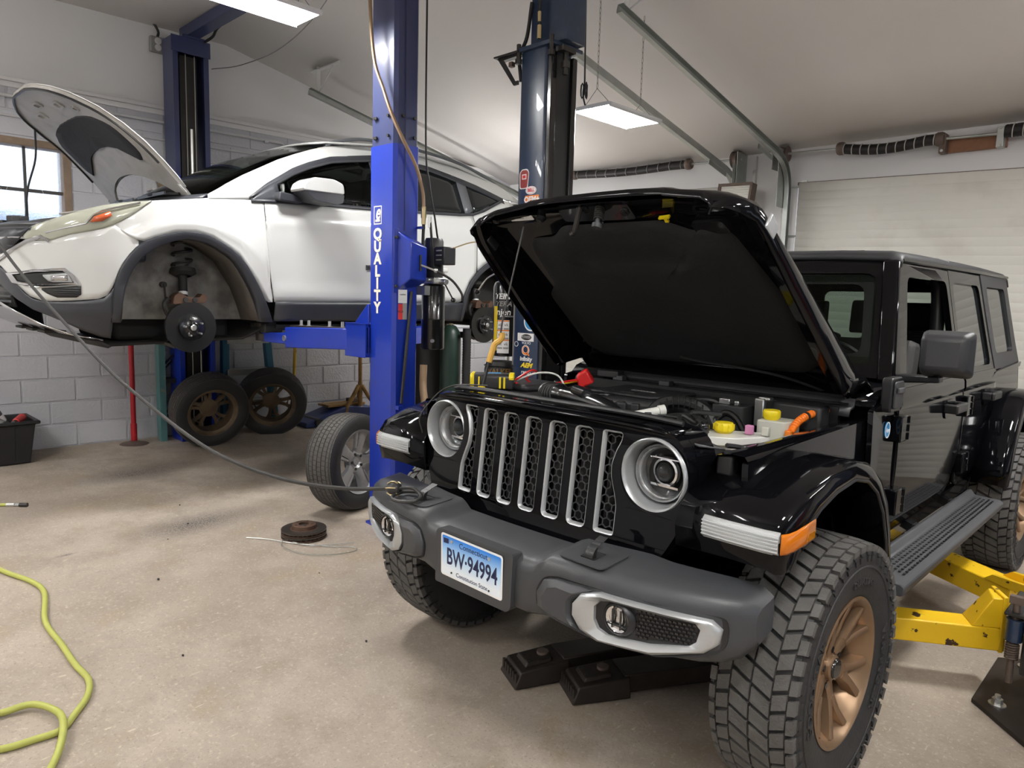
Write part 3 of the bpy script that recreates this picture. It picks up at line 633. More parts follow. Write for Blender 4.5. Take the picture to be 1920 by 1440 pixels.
# ------------------------------------------------ navy lift around the black car
L2 = thing('two_post_lift', 'navy two-post lift with shop stickers and chipped yellow arms under the black car', 'car lift', (-1.51, 1.2, 0))
o2 = Vector(L2.location); off2 = lambda v: (v[0]-o2.x, v[1]-o2.y, v[2]-o2.z)
def p2(g, name, m, parent=None, **k): return g.map(off2).done(name, m, parent or L2, **k)
cx = lambda x: -x                                      # the right column mirrors the left
for s in (-1, 1):
    f = (lambda v: v) if s < 0 else (lambda v: (-v[0], v[1], v[2]))
    def q2(g, name, m, parent=None, **k): return p2(g.map(f), name, m, parent, **k)
    q2(G().prism(roundpoly([(-1.65, 1.10), (-1.42, 1.10), (-1.42, 1.34), (-1.65, 1.34)], .022), 'z', 0, 3.15), 'column', 'column_navy')
    q2(G().mm(-1.415, -1.38, 1.10, 1.15, .05, 3.12).mm(-1.415, -1.38, 1.30, 1.345, .05, 3.12), 'inner_rail', 'gloss_black', bevel=.006)
    q2(G().mm(-1.42, -1.405, 1.15, 1.30, .05, 3.12), 'channel_back', 'black_decal')
    if s < 0:
        q2(G().mm(-1.66, -1.36, 1.07, 1.37, 3.15, 3.175), 'top_plate', 'column_navy', bevel=.004)
        q2(G().prism(roundpoly([(-1.60, 1.13), (-1.30, 1.13), (-1.30, 1.32), (-1.60, 1.32)], .015), 'z', 3.175, 3.82), 'column_extension', 'column_navy')
        q2(G().prism([(-1.86, 3.16), (-1.64, 3.16), (-1.64, 3.14), (-1.80, 3.135), (-1.69, 2.985), (-1.66, 2.985), (-1.66, 2.96), (-1.70, 2.96)], 'y', 1.09, 1.10).prism([(-1.86, 3.15), (-1.64, 3.15), (-1.64, 3.16), (-1.86, 3.16)], 'y', 1.06, 1.16), 'side_bracket', 'dark_steel')
        q2(G().mm(-1.74, -1.71, 1.08, 1.11, 3.08, 3.11), 'bracket_bolt', 'rusty_steel')
        for x in (-1.65, -1.37): q2(G().cyl((x, 1.08, 3.10), (x, 1.08, 3.20), .014, n=6).cyl((x, 1.08, 3.08), (x, 1.08, 3.11), .022, n=6), 'plate_bolt', 'dark_steel')
        q2(G().cyl((-1.34, 1.18, 2.98), (-1.34, 1.18, 3.14), .018, n=6).cyl((-1.34, 1.18, 3.02), (-1.34, 1.18, 3.06), .028, n=6).mm(-1.37, -1.31, 1.12, 1.24, 3.11, 3.14), 'cable_anchor', 'dark_steel')
        q2(rope(G(), [(-1.49, 1.09, 3.78), (-1.485, 1.085, 3.5), (-1.48, 1.085, 3.2)], .010), 'hose', 'black_rubber')
        q2(G().cyl((-1.482, 1.085, 3.20), (-1.482, 1.085, 3.28), .014, n=8).cyl((-1.483, 1.085, 3.30), (-1.484, 1.085, 3.36), .012, n=8), 'hose_fitting', 'brass')
        q2(rope(G(), [(-1.70, 1.16, 3.0), (-1.70, 1.14, 3.15), (-1.62, 1.12, 3.25), (-1.585, 1.12, 3.45)], .012), 'hose', 'black_rubber')
    q2(G().prism([(-1.95, .74), (-1.40, .74), (-1.14, 1.0), (-1.14, 1.50), (-1.36, 1.67), (-1.95, 1.67)], 'z', 0, .018), 'base_plate', 'oily_steel', bevel=.003)
    for x, y in ((-1.225, 1.02), (-1.25, 1.48), (-1.80, .92)): q2(G().cyl((x, y, .018), (x, y, .045), .020, n=6).cyl((x, y, .045), (x, y, .06), .011, n=8).cyl((x, y, .018), (x, y, .023), .032, n=14), 'anchor_bolt', 'bright_steel')
    q2(G().mm(-1.38, -1.28, 1.04, 1.42, .16, .38), 'carriage', 'gloss_black', bevel=.008)
# right column: worn yellow arms, lock pin with a spring
ya = arm('swing_arm', (1.17, 1.255, .22), (.55, .865, .22), .13, .10, 'chipped_yellow', L2, off2)
p2(G().hexa([(1.09, 1.13, .27), (1.19, 1.195, .27), (1.13, 1.295, .27), (1.03, 1.235, .27)], [(1.15, 1.17, .40), (1.19, 1.195, .40), (1.13, 1.295, .40), (1.11, 1.285, .40)]), 'arm_gusset', 'chipped_yellow', ya, bevel=.004)
p2(G().hexa([(1.185, 1.185, .165), (1.20, 1.195, .165), (1.13, 1.31, .165), (1.115, 1.30, .165)], [(1.185, 1.185, .41), (1.20, 1.195, .41), (1.13, 1.31, .41), (1.115, 1.30, .41)]), 'arm_end_plate', 'chipped_yellow', ya, bevel=.003)
yb = arm('swing_arm', (1.16, 1.80, .22), (.45, 2.25, .22), .15, .11, 'chipped_yellow', L2, off2)
p2(G().hexa([(1.0, 1.80, .275), (1.35, 1.58, .275), (1.36, 1.60, .275), (1.01, 1.82, .275)], [(1.04, 1.775, .31), (1.35, 1.58, .34), (1.36, 1.60, .34), (1.05, 1.795, .31)]), 'arm_gusset', 'chipped_yellow', yb)
p2(G().hexa([(1.06, 1.92, .275), (1.40, 1.71, .275), (1.41, 1.73, .275), (1.07, 1.94, .275)], [(1.10, 1.895, .31), (1.40, 1.71, .34), (1.41, 1.73, .34), (1.11, 1.915, .31)]), 'arm_gusset', 'chipped_yellow', yb)
for pr, c in ((ya, (.55, .865)), (yb, (.45, 2.25))): p2(G().lathe([(.001, .16), (.06, .16), (.06, .30), (.001, .30)], (c[0], c[1], 0), (0, 0, 1), 20), 'lift_pad', 'oily_steel', pr)
p2(G().mm(1.21, 1.38, 1.05, 1.36, .385, .40), 'carriage_top', 'dark_steel', bevel=.004)
lp = p2(G().cyl((1.245, 1.08, .10), (1.245, 1.08, .46), .013, n=10).box((1.245, 1.08, .45), (.05, .03, .03)), 'lock_pin', 'rusty_steel')
p2(G().tube([(1.245+.022*math.cos(u), 1.08+.022*math.sin(u), .20+.07*u/44) for u in [i*.5 for i in range(88)]], .004, 5), 'pin_spring', 'rusty_steel', lp)
p2(G().cyl((1.245, 1.08, .28), (1.245, 1.08, .37), .032, n=14), 'pin_sleeve', 'column_navy', lp)
# left column: rusty arms folded under the black car's nose
for a, b in (((-.22, -.17), (.20, .75)), ((.03, -.08), (.50, .70))):
    a = Vector((*a, .058)); b = Vector((*b, .062)); d = (b-a).normalized(); n = Vector((-d.y, d.x, 0)); 
    ra = arm('swing_arm', a+d*.10, b, .14, .075, 'oily_steel', L2, off2)
    fr = lambda u, v, h: a+d*u+n*v+Vector((0, 0, h))
    p2(G().hexa([fr(-.13, -.09, -.055), fr(.12, -.09, -.055), fr(.12, .09, -.055), fr(-.13, .09, -.055)], [fr(-.10, -.08, .012), fr(.12, -.08, .032), fr(.12, .08, .032), fr(-.10, .08, .012)]), 'arm_shoe', 'oily_steel', ra, bevel=.006)
    p2(G().hexa([fr(-.07, -.055, .014), fr(.05, -.055, .024), fr(.05, .055, .024), fr(-.07, .055, .014)], [fr(-.06, -.05, .032), fr(.05, -.05, .042), fr(.05, .05, .042), fr(-.06, .05, .032)]), 'flip_pad', 'oily_steel', ra, bevel=.004)
    for v in (-.025, .025): p2(G().cyl(fr(-.045, v, .030), fr(-.045, v, .0350), .011, n=10), 'pad_hole', 'black_decal', ra)
    p2(G().cyl(fr(.03, 0, .036), fr(.03, 0, .050), .025, n=14), 'pad_pin', 'rusty_steel', ra)
    for j in range(6): p2(G().box(fr(-.115, -.07+.028*j, -.022), (.012, .02, .05), Rz(math.atan2(d.y, d.x))), 'rib', 'oily_steel', ra)
# power unit of the navy lift, wrapped in stickers
pv = p2(G().lathe([(.001, 1.20), (.075, 1.20), (.083, 1.215), (.083, 1.67), (.072, 1.70), (.05, 1.71), (.05, 1.78), (.001, 1.78)], (-1.79, 1.16, 0), (0, 0, 1), 32), 'oil_tank', 'gloss_black')
p2(G().mm(-1.86, -1.70, 1.08, 1.24, 1.78, 1.83).mm(-1.76, -1.62, 1.14, 1.18, 1.60, 1.64), 'valve_block', 'dark_steel', pv, bevel=.004)
p2(G().lathe([(.001, 1.83), (.075, 1.83), (.075, 2.06), (.001, 2.06)], (-1.78, 1.16, 0), (0, 0, 1), 24), 'motor', 'black_plastic', pv)
p2(rope(G(), [(-1.82, 1.09, 1.76), (-1.86, 1.06, 1.73), (-1.89, 1.05, 1.70), (-1.95, 1.05, 1.64)], .006), 'lowering_lever', 'bright_steel', pv); p2(G().ball((-1.955, 1.05, 1.632), .019, 8), 'lowering_knob', 'gloss_black', pv)
def wrap(r, cx, cy, zc, a0):
    """flat label wrapped around a vertical tank; a0 = angle of the label centre"""
    return lambda x, y, h: (cx+(r+h)*math.sin(a0+x/r), cy-(r+h)*math.cos(a0+x/r), zc+y)
def patch(w, h, fn, m, name, parent, n=8, th=.0006):
    return p2(G().grid([[fn(-w/2+w*i/n, -h/2+h*j, th) for i in range(n+1)] for j in range(2)]), name, m, parent, sharp=60)
A = R(38); wp = lambda z, a=A, dr=0: wrap(.0832+dr, -1.79, 1.16, z, a)
p2(text('TEIN', .052, wp(1.605, A-.15), .0006, off=.0015, shear=.15), 'sticker_text', 'white_decal', pv)
p2(text('TERA', .046, wp(1.555, A-.05), .0006, shear=.25, off=.001, sx=1.1), 'sticker_text', 'grey_decal', pv)
p2(text('injen', .062, wp(1.50, A-.1), .0006, shear=.1, off=.001), 'sticker_text', 'white_decal', pv); p2(text('TECHNOLOGY', .013, wp(1.472, A+.35), .0006), 'sticker_text', 'white_decal', pv)
patch(.035, .30, wp(1.39, A-.75), 'yellow_decal', 'warning_strip', pv); patch(.085, .225, wp(1.335, A+.0), 'white_decal', 'warning_label', pv)
for j in range(3):
    patch(.085, .008, wp(1.442-.065*j, A, .0006), 'orange_decal', 'warning_band', pv)
    for i in (-1, 1):
        patch(.036, .012, wp(1.388-.065*j, A+i*.25, .0006), 'grey_decal', 'warning_caption', pv)
        p2(text('xv'[(i+1)//2]+'k', .030, wp(1.415-.065*j, A+i*.25, .0003), .0006), 'warning_pictogram', 'black_decal', pv)
p2(G().mm(-1.70, -1.65, 1.15, 1.18, 1.15, 1.75), 'tank_bracket', 'grey_box')
# stickers on the navy column's front face
F = lambda X, Z: (lambda x, y, h: (X+x, 1.0992-h, Z+y))
def disc2(X, Z, rx, rz, m, h=.0006, name='sticker'): return p2(G().prism([(X+rx*math.cos(u), Z+rz*math.sin(u)) for u in [2*PI*i/24 for i in range(24)]], 'y', 1.1-h, 1.1), name, m)
p2(G().prism(roundpoly([(-1.625, 2.30), (-1.555, 2.30), (-1.545, 2.40), (-1.56, 2.425), (-1.61, 2.425), (-1.63, 2.40)], .012), 'y', 1.0988, 1.1), 'sticker', 'white_decal')
p2(G().prism(roundpoly([(-1.618, 2.306), (-1.56, 2.306), (-1.55, 2.398), (-1.565, 2.418), (-1.608, 2.418), (-1.623, 2.398)], .012), 'y', 1.0980, 1.0988), 'sticker_print', 'maroon_decal')
p2(G().mm(-1.605, -1.568, 1.0972, 1.0980, 2.36, 2.392), 'sticker_print', 'white_decal'); p2(G().mm(-1.60, -1.573, 1.0966, 1.0972, 2.366, 2.386), 'sticker_print', 'red_decal')
disc2(-1.525, 2.287, .047, .026, 'white_decal', .0010); disc2(-1.525, 2.287, .041, .021, 'red_decal', .0014); disc2(-1.525, 2.287, .039, .019, 'white_decal', .0018)
p2(text('BELL', .028, lambda x, y, h: (-1.525+x, 1.0978-h, 2.287+y), .0006, off=.001), 'sticker_text', 'red_decal')
p2(G().mm(-1.575, -1.455, 1.0988, 1.1, 2.20, 2.255), 'sticker', 'orange_decal'); p2(text('OEM+', .05, lambda x, y, h: (-1.515+x, 1.0982-h, 2.228+y), .0006, off=.002), 'sticker_text', 'white_decal')
disc2(-1.49, 1.447, .062, .062, 'white_decal', .001); disc2(-1.49, 1.447, .052, .052, 'blue_decal', .0014)
p2(text('8', .09, lambda x, y, h: (-1.49+x, 1.0982-h, 1.445+y), .0004, shear=.3), 'sticker_print', 'white_decal')
p2(G().mm(-1.605, -1.46, 1.0988, 1.1, 1.318, 1.37), 'sticker', 'white_decal'); disc2(-1.525, 1.344, .045, .020, 'black_decal', .0016)
p2(text('POWER', .024, lambda x, y, h: (-1.53+x, 1.0978-h, 1.344+y), .0006, shear=.2, off=.001), 'sticker_text', 'grey_decal')
p2(text('VOLVO', .024, F(-1.525, 1.305), .0006), 'sticker_text', 'white_decal')
p2(G().lathe([(.014, 0), (.018, 0), (.018, .001), (.014, .001)], (-1.615, 1.0998, 1.295), (0, -1, 0), 18), 'sticker_print', 'white_decal')
p2(G().plate(circ(-1.53, 1.258, .034), [circ(-1.53, 1.262, .020)], lambda u, v, h: (u, 1.1-h, v), 0, .0012), 'sticker_print', 'white_decal')
p2(G().plate(circ(-1.53, 1.258, .030), [circ(-1.53, 1.262, .022)], lambda u, v, h: (u, 1.0986-h, v), 0, .0006).box((-1.508, 1.0984, 1.232), (.03, .0008, .010), Ry(R(25))), 'sticker_print', 'orange_decal')
p2(text('infinity', .040, F(-1.525, 1.20), .0006, off=.0012, shear=.1), 'sticker_text', 'white_decal')
p2(text('AEM', .042, F(-1.52, 1.158), .0006, off=.002, shear=.35, sx=1.2), 'sticker_text', 'yellow_decal')
p2(text('retap', .042, F(-1.52, 1.112), .0006), 'sticker_text', 'white_decal')
# ================================================================ wheels
mat('tyre', (.020, .020, .021), .62, var=.25, vscale=25, bump=.15, bscale=90)
mat('tyre_tread', (.085, .081, .077), .75, var=.3, vscale=22, bump=.3, bscale=120)
mat('tyre_dusty', (.075, .070, .065), .8, var=.25, vscale=20)
mat('bronze', (.27, .175, .105), .36, .65, var=.06, vscale=8)
mat('dirty_bronze', (.16, .115, .07), .6, .4, var=.35, vscale=12, dirt=(.05, .035, .025), dscale=7, damt=.6)
mat('alloy', (.36, .36, .37), .38, .6, var=.1, vscale=8, dirt=(.12, .12, .12), dscale=8, damt=.4)
mat('disc_steel', (.055, .054, .053), .28, .85, var=.25, vscale=6)
mat('hub_rust', (.10, .055, .035), .7, .3, var=.35, vscale=20)
def lug(g, N, Rr, w0, w1, s0, s1, skew, dep, W, prof):
    """one column of tread blocks around the tyre, axis x"""
    for k in range(N):
        b = []; t = []
        for w, s in ((w0, s0), (w1, s0), (w1, s1), (w0, s1)):
            a = 2*PI*(k+s+skew*(w-(w0+w1)/2))/N; rt = prof(w)
            for l, r in ((b, rt-dep), (t, rt)): l.append((w*W/2, r*math.cos(a), r*math.sin(a)))
        g.hexa(b, t)
def spoke(g, a, w, th, pts):
    """tapered spoke bar through (r, x, half angle offset) points"""
    rows = []
    for r, x, da, wd in pts:
        c = a+da; cc = Vector((0, math.cos(c), math.sin(c))); tt = Vector((0, -math.sin(c), math.cos(c)))
        rows.append([cc*r+tt*wd*.5+Vector((x-th, 0, 0)), cc*r+tt*wd*.42+Vector((x-.004, 0, 0)), cc*r+tt*wd*.25+Vector((x, 0, 0)), cc*r-tt*wd*.25+Vector((x, 0, 0)), cc*r-tt*wd*.42+Vector((x-.004, 0, 0)), cc*r-tt*wd*.5+Vector((x-th, 0, 0))])
    g.grid(rows, cu=True); n = 6; m = len(rows); o = len(g.v)-n*m
    g.f.append(tuple(range(o, o+n))); g.f.append(tuple(range(o+n*(m-1), o+n*m))[::-1])
def arc_text(s, size, r, x, a0, sx=1.0):
    """lettering on a sidewall, axis x, running round the tyre"""
    def f(u, v, h):
        a = a0-u/r; q = r+v; return (x+h, q*math.cos(a), q*math.sin(a))
    return text(s, size, f, .0025, off=.001, sx=sx)
def mud_wheel(parent, loc, rot):
    R0, W = .43, .264; q = W/.30; QX = (W-.30)/2
    pr = [(.236, -.115), (.262, -.138), (.32, -.148), (.385, -.146), (.407, -.136), (.414, -.12), (.4165, -.06), (.417, 0), (.4165, .06), (.414, .12), (.407, .136), (.385, .146), (.32, .148), (.262, .138), (.245, .128), (.236, .115)]
    pr = [(r, x*q) for r, x in pr]
    t = G().lathe(pr, (0, 0, 0), (1, 0, 0), 72).done('tyre', 'tyre', parent, loc=loc, rot=rot)
    g = G(); p = lambda w: R0-.010*abs(w)**3; N = 46
    lug(g, N, R0, -.46, -.025, .04, .80, 1.0, .018, W, p); lug(g, N, R0, .025, .46, .54, 1.30, 1.0, .018, W, p)
    lug(g, N, R0, -.80, -.50, .30, 1.06, -.95, .015, W, p); lug(g, N, R0, .50, .80, .20, .96, -.95, .015, W, p)
    lug(g, N, R0, .835, 1.0, .30, 1.02, -.5, .022, W, p); lug(g, N, R0, -1.0, -.835, .10, .82, -.5, .022, W, p)
    g.done('tread', 'tyre_tread', t)
    g = G()
    for k in range(N):                                    # shoulder claws on both sidewalls
        for sd in (-1, 1):
            for r0, r1, s0, s1 in ((.418, .388, .30, 1.0), (.386, .366, .42, .78 if k % 2 else 1.05)):
                b = []; u = []
                for r, s in ((r0, s0), (r0, s1), (r1, s1-.1), (r1, s0+.1)):
                    a = 2*PI*(k+s)/N; x = (.152 if r < .40 else .147)*q
                    b.append((sd*(x-.012), r*math.cos(a), r*math.sin(a))); u.append((sd*x, r*math.cos(a), r*math.sin(a)))
                if sd < 0: b.reverse(); u.reverse()
                g.hexa(b, u)
    o = g.done('shoulder_claws', 'tyre', t); o['kind'] = 'stuff'
    G().lathe([(.352, .1475*q), (.350, .151*q), (.346, .151*q), (.344, .1475*q)], (0, 0, 0), (1, 0, 0), 64).done('sidewall_ridge', 'tyre', t)
    arc_text('WRANGLER', .050, .305, .1475*q, R(-35), 1.1).done('sidewall_lettering', 'tyre', t); arc_text('GOODYEAR', .050, .305, .1475*q, R(150), 1.1).done('sidewall_lettering', 'tyre', t)
    arc_text('DURATRAC', .030, .30, .1475*q, R(60), 1.1).done('sidewall_lettering', 'tyre', t)
    rim = G().lathe([(.236, -.085), (.243, -.083), (.243, -.075), (.215, -.06), (.205, .03), (.212, .095), (.228, .112), (.236, .118), (.246, .126), (.247, .136), (.238, .138), (.230, .130), (.222, .112), (.208, .088), (.200, .03), (.207, -.06)], (QX, 0, 0), (1, 0, 0), 64, closed=True).done('rim', 'bronze', t)
    for k in range(6):
        g = G(); a = 2*PI*k/6+.25
        spoke(g, a, 0, .05, [(.045, .085, 0, .062), (.09, .092, 0, .054), (.135, .100, 0, .060)])
        for s in (-1, 1): spoke(g, a, 0, .045, [(.105, .096, s*.09, .036), (.16, .108, s*.16, .030), (.222, .124, s*.25, .034)])
        g.map(lambda v: Vector((v.x+QX, v.y, v.z))).done('spoke', 'bronze', t)
    G().lathe([(.001, .100), (.036, .100), (.042, .095), (.044, .082), (.075, .078), (.08, .06), (.08, .0), (.001, .0)], (QX, 0, 0), (1, 0, 0), 32).done('hub', 'bronze', t)
    G().lathe([(.001, .108), (.030, .108), (.034, .103), (.034, .097)], (QX, 0, 0), (1, 0, 0), 24).done('centre_cap', 'gloss_black', t)
    for k in range(5):
        a = 2*PI*k/5; G().cyl((.06+QX, .062*math.cos(a), .062*math.sin(a)), (.090+QX, .062*math.cos(a), .062*math.sin(a)), .011, n=6).done('lug_nut', 'gloss_black', t)
    G().lathe([(.05, -.03), (.165, -.03), (.165, -.005), (.05, -.005)], (0, 0, 0), (1, 0, 0), 40, closed=True).done('brake_disc', 'disc_steel', t)
    return t
def road_wheel(name, label, loc, rot, rim_m, style, group=None, R0=.345, W=.23, dusty=True):
    T = thing(name, label, 'wheel', loc, rot=rot, group=group)
    h = W/2; rr = R0*.645
    pr = [(rr, -h*.86), (rr*1.08, -h*.98), (R0*.83, -h), (R0*.94, -h*.96), (R0*.975, -h*.86), (R0*.984, -h*.5), (R0*.986, 0), (R0*.984, h*.5), (R0*.975, h*.86), (R0*.94, h*.96), (R0*.83, h), (rr*1.08, h*.98), (rr, h*.86)]
    G().lathe(pr, (0, 0, 0), (1, 0, 0), 72).done('tyre', 'tyre', T)
    g = G(); p = lambda w: R0-.012*abs(w)**3
    for c, (a, b) in enumerate(((-1, -.70), (-.64, -.36), (-.30, -.02), (.04, .32), (.38, .66), (.72, 1.0))): lug(g, 66, R0, a, b, .04+.3*(c % 2), .93+.3*(c % 2), (.6, .5, .4, .4, .5, .6)[c]*(1 if c < 3 else 1), .008, W*.93, p)
    g.done('tread', 'tyre_dusty' if dusty else 'tyre_tread', T)
    f = h*.80
    rim = G().lathe([(rr, -h*.9), (rr*1.035, -h*.9), (rr*1.035, -h*.82), (rr*.94, -h*.7), (rr*.90, f-.05), (rr*.95, f-.012), (rr*1.035, f+.01), (rr*1.03, f+.02), (rr*.98, f+.012), (rr*.92, f-.03), (rr*.86, f-.06), (rr*.87, -h*.66), (rr*.97, -h*.8)], (0, 0, 0), (1, 0, 0), 64, closed=True).done('rim', rim_m, T)
    n = 5
    for k in range(n):
        g = G(); a = 2*PI*k/n
        if style == 'split':
            for s in (-1, 1): spoke(g, a, 0, .035, [(rr*.22, f-.035, s*.28, .035), (rr*.5, f-.02, s*.17, .030), (rr*.75, f-.008, s*.20, .030), (rr*.95, f-.006, s*.26, .040)])
            spoke(g, a, 0, .03, [(rr*.72, f-.01, -.2, .03), (rr*.78, f-.01, 0, .035), (rr*.72, f-.01, .2, .03)])
        else:
            spoke(g, a, 0, .03, [(rr*.20, f-.03, 0, .085), (rr*.5, f-.012, .0, .070), (rr*.95, f-.004, .0, .105)])
            spoke(g, a, 0, .022, [(rr*.45, f-.016, .42, .016), (rr*.95, f-.008, .30, .030)])
        g.done('spoke', rim_m, T)
    G().lathe([(.001, f-.03), (.028, f-.028), (.034, f-.04), (.05, f-.022), (rr*.36, f-.03), (rr*.38, f-.07), (.001, f-.07)], (0, 0, 0), (1, 0, 0), 32).done('hub', rim_m, T)
    for k in range(5):
        a = 2*PI*(k+.5)/5; G().cyl((f-.05, .055*math.cos(a), .055*math.sin(a)), (f-.020, .055*math.cos(a), .055*math.sin(a)), .0105, n=12).done('bolt_hole', 'black_decal', T)
    return T
# ================================================================ the black four-wheel-drive
mat('car_black', (.0030, .0030, .0040), .09, coat=.30, spec=.06)
mat('bumper_grey', (.042, .044, .048), .44, var=.06, vscale=12, bump=.06, bscale=250)
mat('trim_black', (.012, .012, .013), .42, var=.1, vscale=20)
mat('mesh_black', (.035, .036, .038), .35)
mat('top_grey', (.024, .025, .028), .5, var=.06, vscale=10, bump=.08, bscale=300)
mat('bay_black', (.006, .006, .0065), .55, var=.2, vscale=10)
mat('cover_black', (.026, .026, .027), .45, var=.1, vscale=15)
mat('silver_paint', (.46, .475, .485), .30, .55)
mat('chrome', (.75, .75, .76), .08, 1)
mat('clear_lens', (.95, .97, 1), .03, trans=1, ior=1.12)
mat('lamp_lens', (.85, .87, .88), .12, trans=.55, ior=1.3)
mat('amber_lens', (.62, .17, .008), .14, trans=.15, ior=1.3, coat=.5)
mat('tinted_glass', (.40, .47, .43), .02, trans=1, ior=1.15)
mat('dark_glass', (.012, .014, .015), .03, spec=.6)
mat('white_plastic', (.72, .72, .68), .4, var=.05)
mat('cloudy_plastic', (.55, .55, .48), .4, var=.06)
mat('cap_yellow', (.80, .62, .01), .4)
mat('cable_orange', (.85, .18, .01), .4)
mat('clamp_red', (.60, .015, .015), .35, var=.1)
mat('foam_black', (.007, .007, .0072), .85, var=.3, vscale=8, bump=.2, bscale=60)
mat('grey_plastic', (.050, .052, .057), .5, var=.1)
mat('ribbed_black', (.011, .011, .011), .5)
mat('seat_dark', (.02, .019, .018), .7, bump=.2, bscale=200)
mat('plate_navy', (.01, .015, .07), .45)
def plate_material():
    m = bpy.data.materials.new('plate print'); m.use_nodes = True; MATS['plate_print'] = m
    N = m.node_tree.nodes; L = m.node_tree.links; b = N['Principled BSDF']; b.inputs['Roughness'].default_value = .4
    tc = N.new('ShaderNodeTexCoord'); sp = N.new('ShaderNodeSeparateXYZ'); L.new(tc.outputs['Object'], sp.inputs[0])
    r = N.new('ShaderNodeMapRange'); r.inputs[1].default_value = -.06; r.inputs[2].default_value = .066; L.new(sp.outputs['Z'], r.inputs[0])
    cr = N.new('ShaderNodeValToRGB'); e = cr.color_ramp.elements; e[0].position = .1; e[0].color = (.78, .84, .90, 1); e[1].position = 1; e[1].color = (.02, .22, .72, 1)
    k = e.new(.55); k.color = (.42, .66, .90, 1); L.new(r.outputs[0], cr.inputs[0]); L.new(cr.outputs[0], b.inputs['Base Color'])
plate_material()
JP = thing('off_road_suv', 'glossy black boxy off-road car with its hood propped open', 'car', (0, 1.2, 0))
oj = lambda v: (v[0], v[1]-1.2, v[2])
def pj(g, name, m, parent=None, **k): return g.map(oj).done(name, m, parent or JP, **k)
def both(fn):
    for s in (-1, 1): fn(s)
def ms(g, s): return g if s > 0 else g.mirror()

# ---------------------------------------------------------------- grille
gy = lambda u, v: -.488-(1.0-v)*.12*(1 if v < 1.13 else .0)-(-.0156 if v >= 1.13 else 0)+.034*(u/.6)**2
gm = lambda u, v, h: (u, gy(u, v)+h, v)
out = roundpoly([(-.46, .752, .03), (.46, .752, .03), (.545, .80, .05), (.612, .93, .06), (.616, 1.09, .05), (.575, 1.19, .06), (.47, 1.215, .05), (-.47, 1.215, .05), (-.575, 1.19, .06), (-.616, 1.09, .05), (-.612, .93, .06), (-.545, .80, .05)], .03, 4)
HX, HZ, HR = .495, 1.06, .116
slots = []
for k in range(7):
    x = (k-3)*.113; w = .040
    sl = rrect(x-w, x+w, .842, 1.178, .020, 3)
    if abs(k-3) == 3:                                   # outer slots bow inwards around the headlamps
        sg = 1 if x > 0 else -1
        pts = [(x-sg*w, .842), (x+sg*w, .842), (x+sg*w, .94), (x+sg*(w-.010), .975), (x+sg*(w-.030), 1.03), (x+sg*(w-.034), 1.07), (x+sg*(w-.020), 1.12), (x+sg*(w-.004), 1.15), (x+sg*w, 1.178), (x-sg*w, 1.178)]
        sl = roundpoly(pts if sg > 0 else pts, .012, 3)
    slots.append(sl)
grille = pj(G().plate(out, slots+[circ(s*HX, HZ, HR, 40) for s in (-1, 1)], gm, 0, .055), 'grille', 'car_black', bevel=.004)
pj(G().grid([[gm(u, v, h) for u, v in out] for h in (.05, .10, .17)], cu=True), 'grille_shell', 'car_black', sharp=50)
pj(G().plate([(-.45, .77), (.45, .77), (.45, 1.2), (-.45, 1.2)], [], gm, .085, .09), 'radiator', 'bay_black')
for k, sl in enumerate(slots):
    c = Vector((sum(p[0] for p in sl)/len(sl), sum(p[1] for p in sl)/len(sl)))
    def inset(d): 
        o = []; n = len(sl)
        for i in range(n):
            a = Vector(sl[i-1]); b = Vector(sl[(i+1) % n]); t = (b-a).normalized(); nn = Vector((-t.y, t.x))
            ar = sum(sl[j][0]*sl[(j+1) % n][1]-sl[(j+1) % n][0]*sl[j][1] for j in range(n)); nn = nn if ar > 0 else -nn
            o.append((sl[i][0]+nn.x*d, sl[i][1]+nn.y*d))
        return o
    rows = [[gm(u, v, h) for u, v in inset(d)] for d, h in ((-.001, .001), (.003, .002), (.006, .006), (.009, .017))]
    tr = pj(G().grid(rows, cu=True), 'slot_trim', 'silver_paint', grille, sharp=50)
    g = G(); x = (k-3)*.113; a = .0165; dx = a*1.732; dz = a*1.5; j = 0; zz = .85
    while zz < 1.175:                                    # honeycomb insert
        for i in (-1, 0, 1, 2):
            cx = x+(i-.5)*dx+(dx/2 if j % 2 else 0); hx = [(cx+a*math.sin(R(60*q)), zz+a*math.cos(R(60*q))) for q in range(6)]
            for q in range(3):
                p, r = hx[q], hx[q+1]; m_ = ((p[0]+r[0])/2, (p[1]+r[1])/2); lim = .034
                if abs(k-3) == 3 and .97 < m_[1] < 1.14:
                    if (m_[0]-x)*(1 if x > 0 else -1) > .004: continue
                if abs(m_[0]-x) > lim or not .862 < m_[1] < 1.166: continue
                A_, B_ = Vector(gm(p[0], p[1], .016)), Vector(gm(r[0], r[1], .016)); g.tube([A_, B_], .0026, 4, caps=False)
        zz += dz; j += 1
    o = pj(g, 'honeycomb', 'mesh_black', grille); o['kind'] = 'stuff'
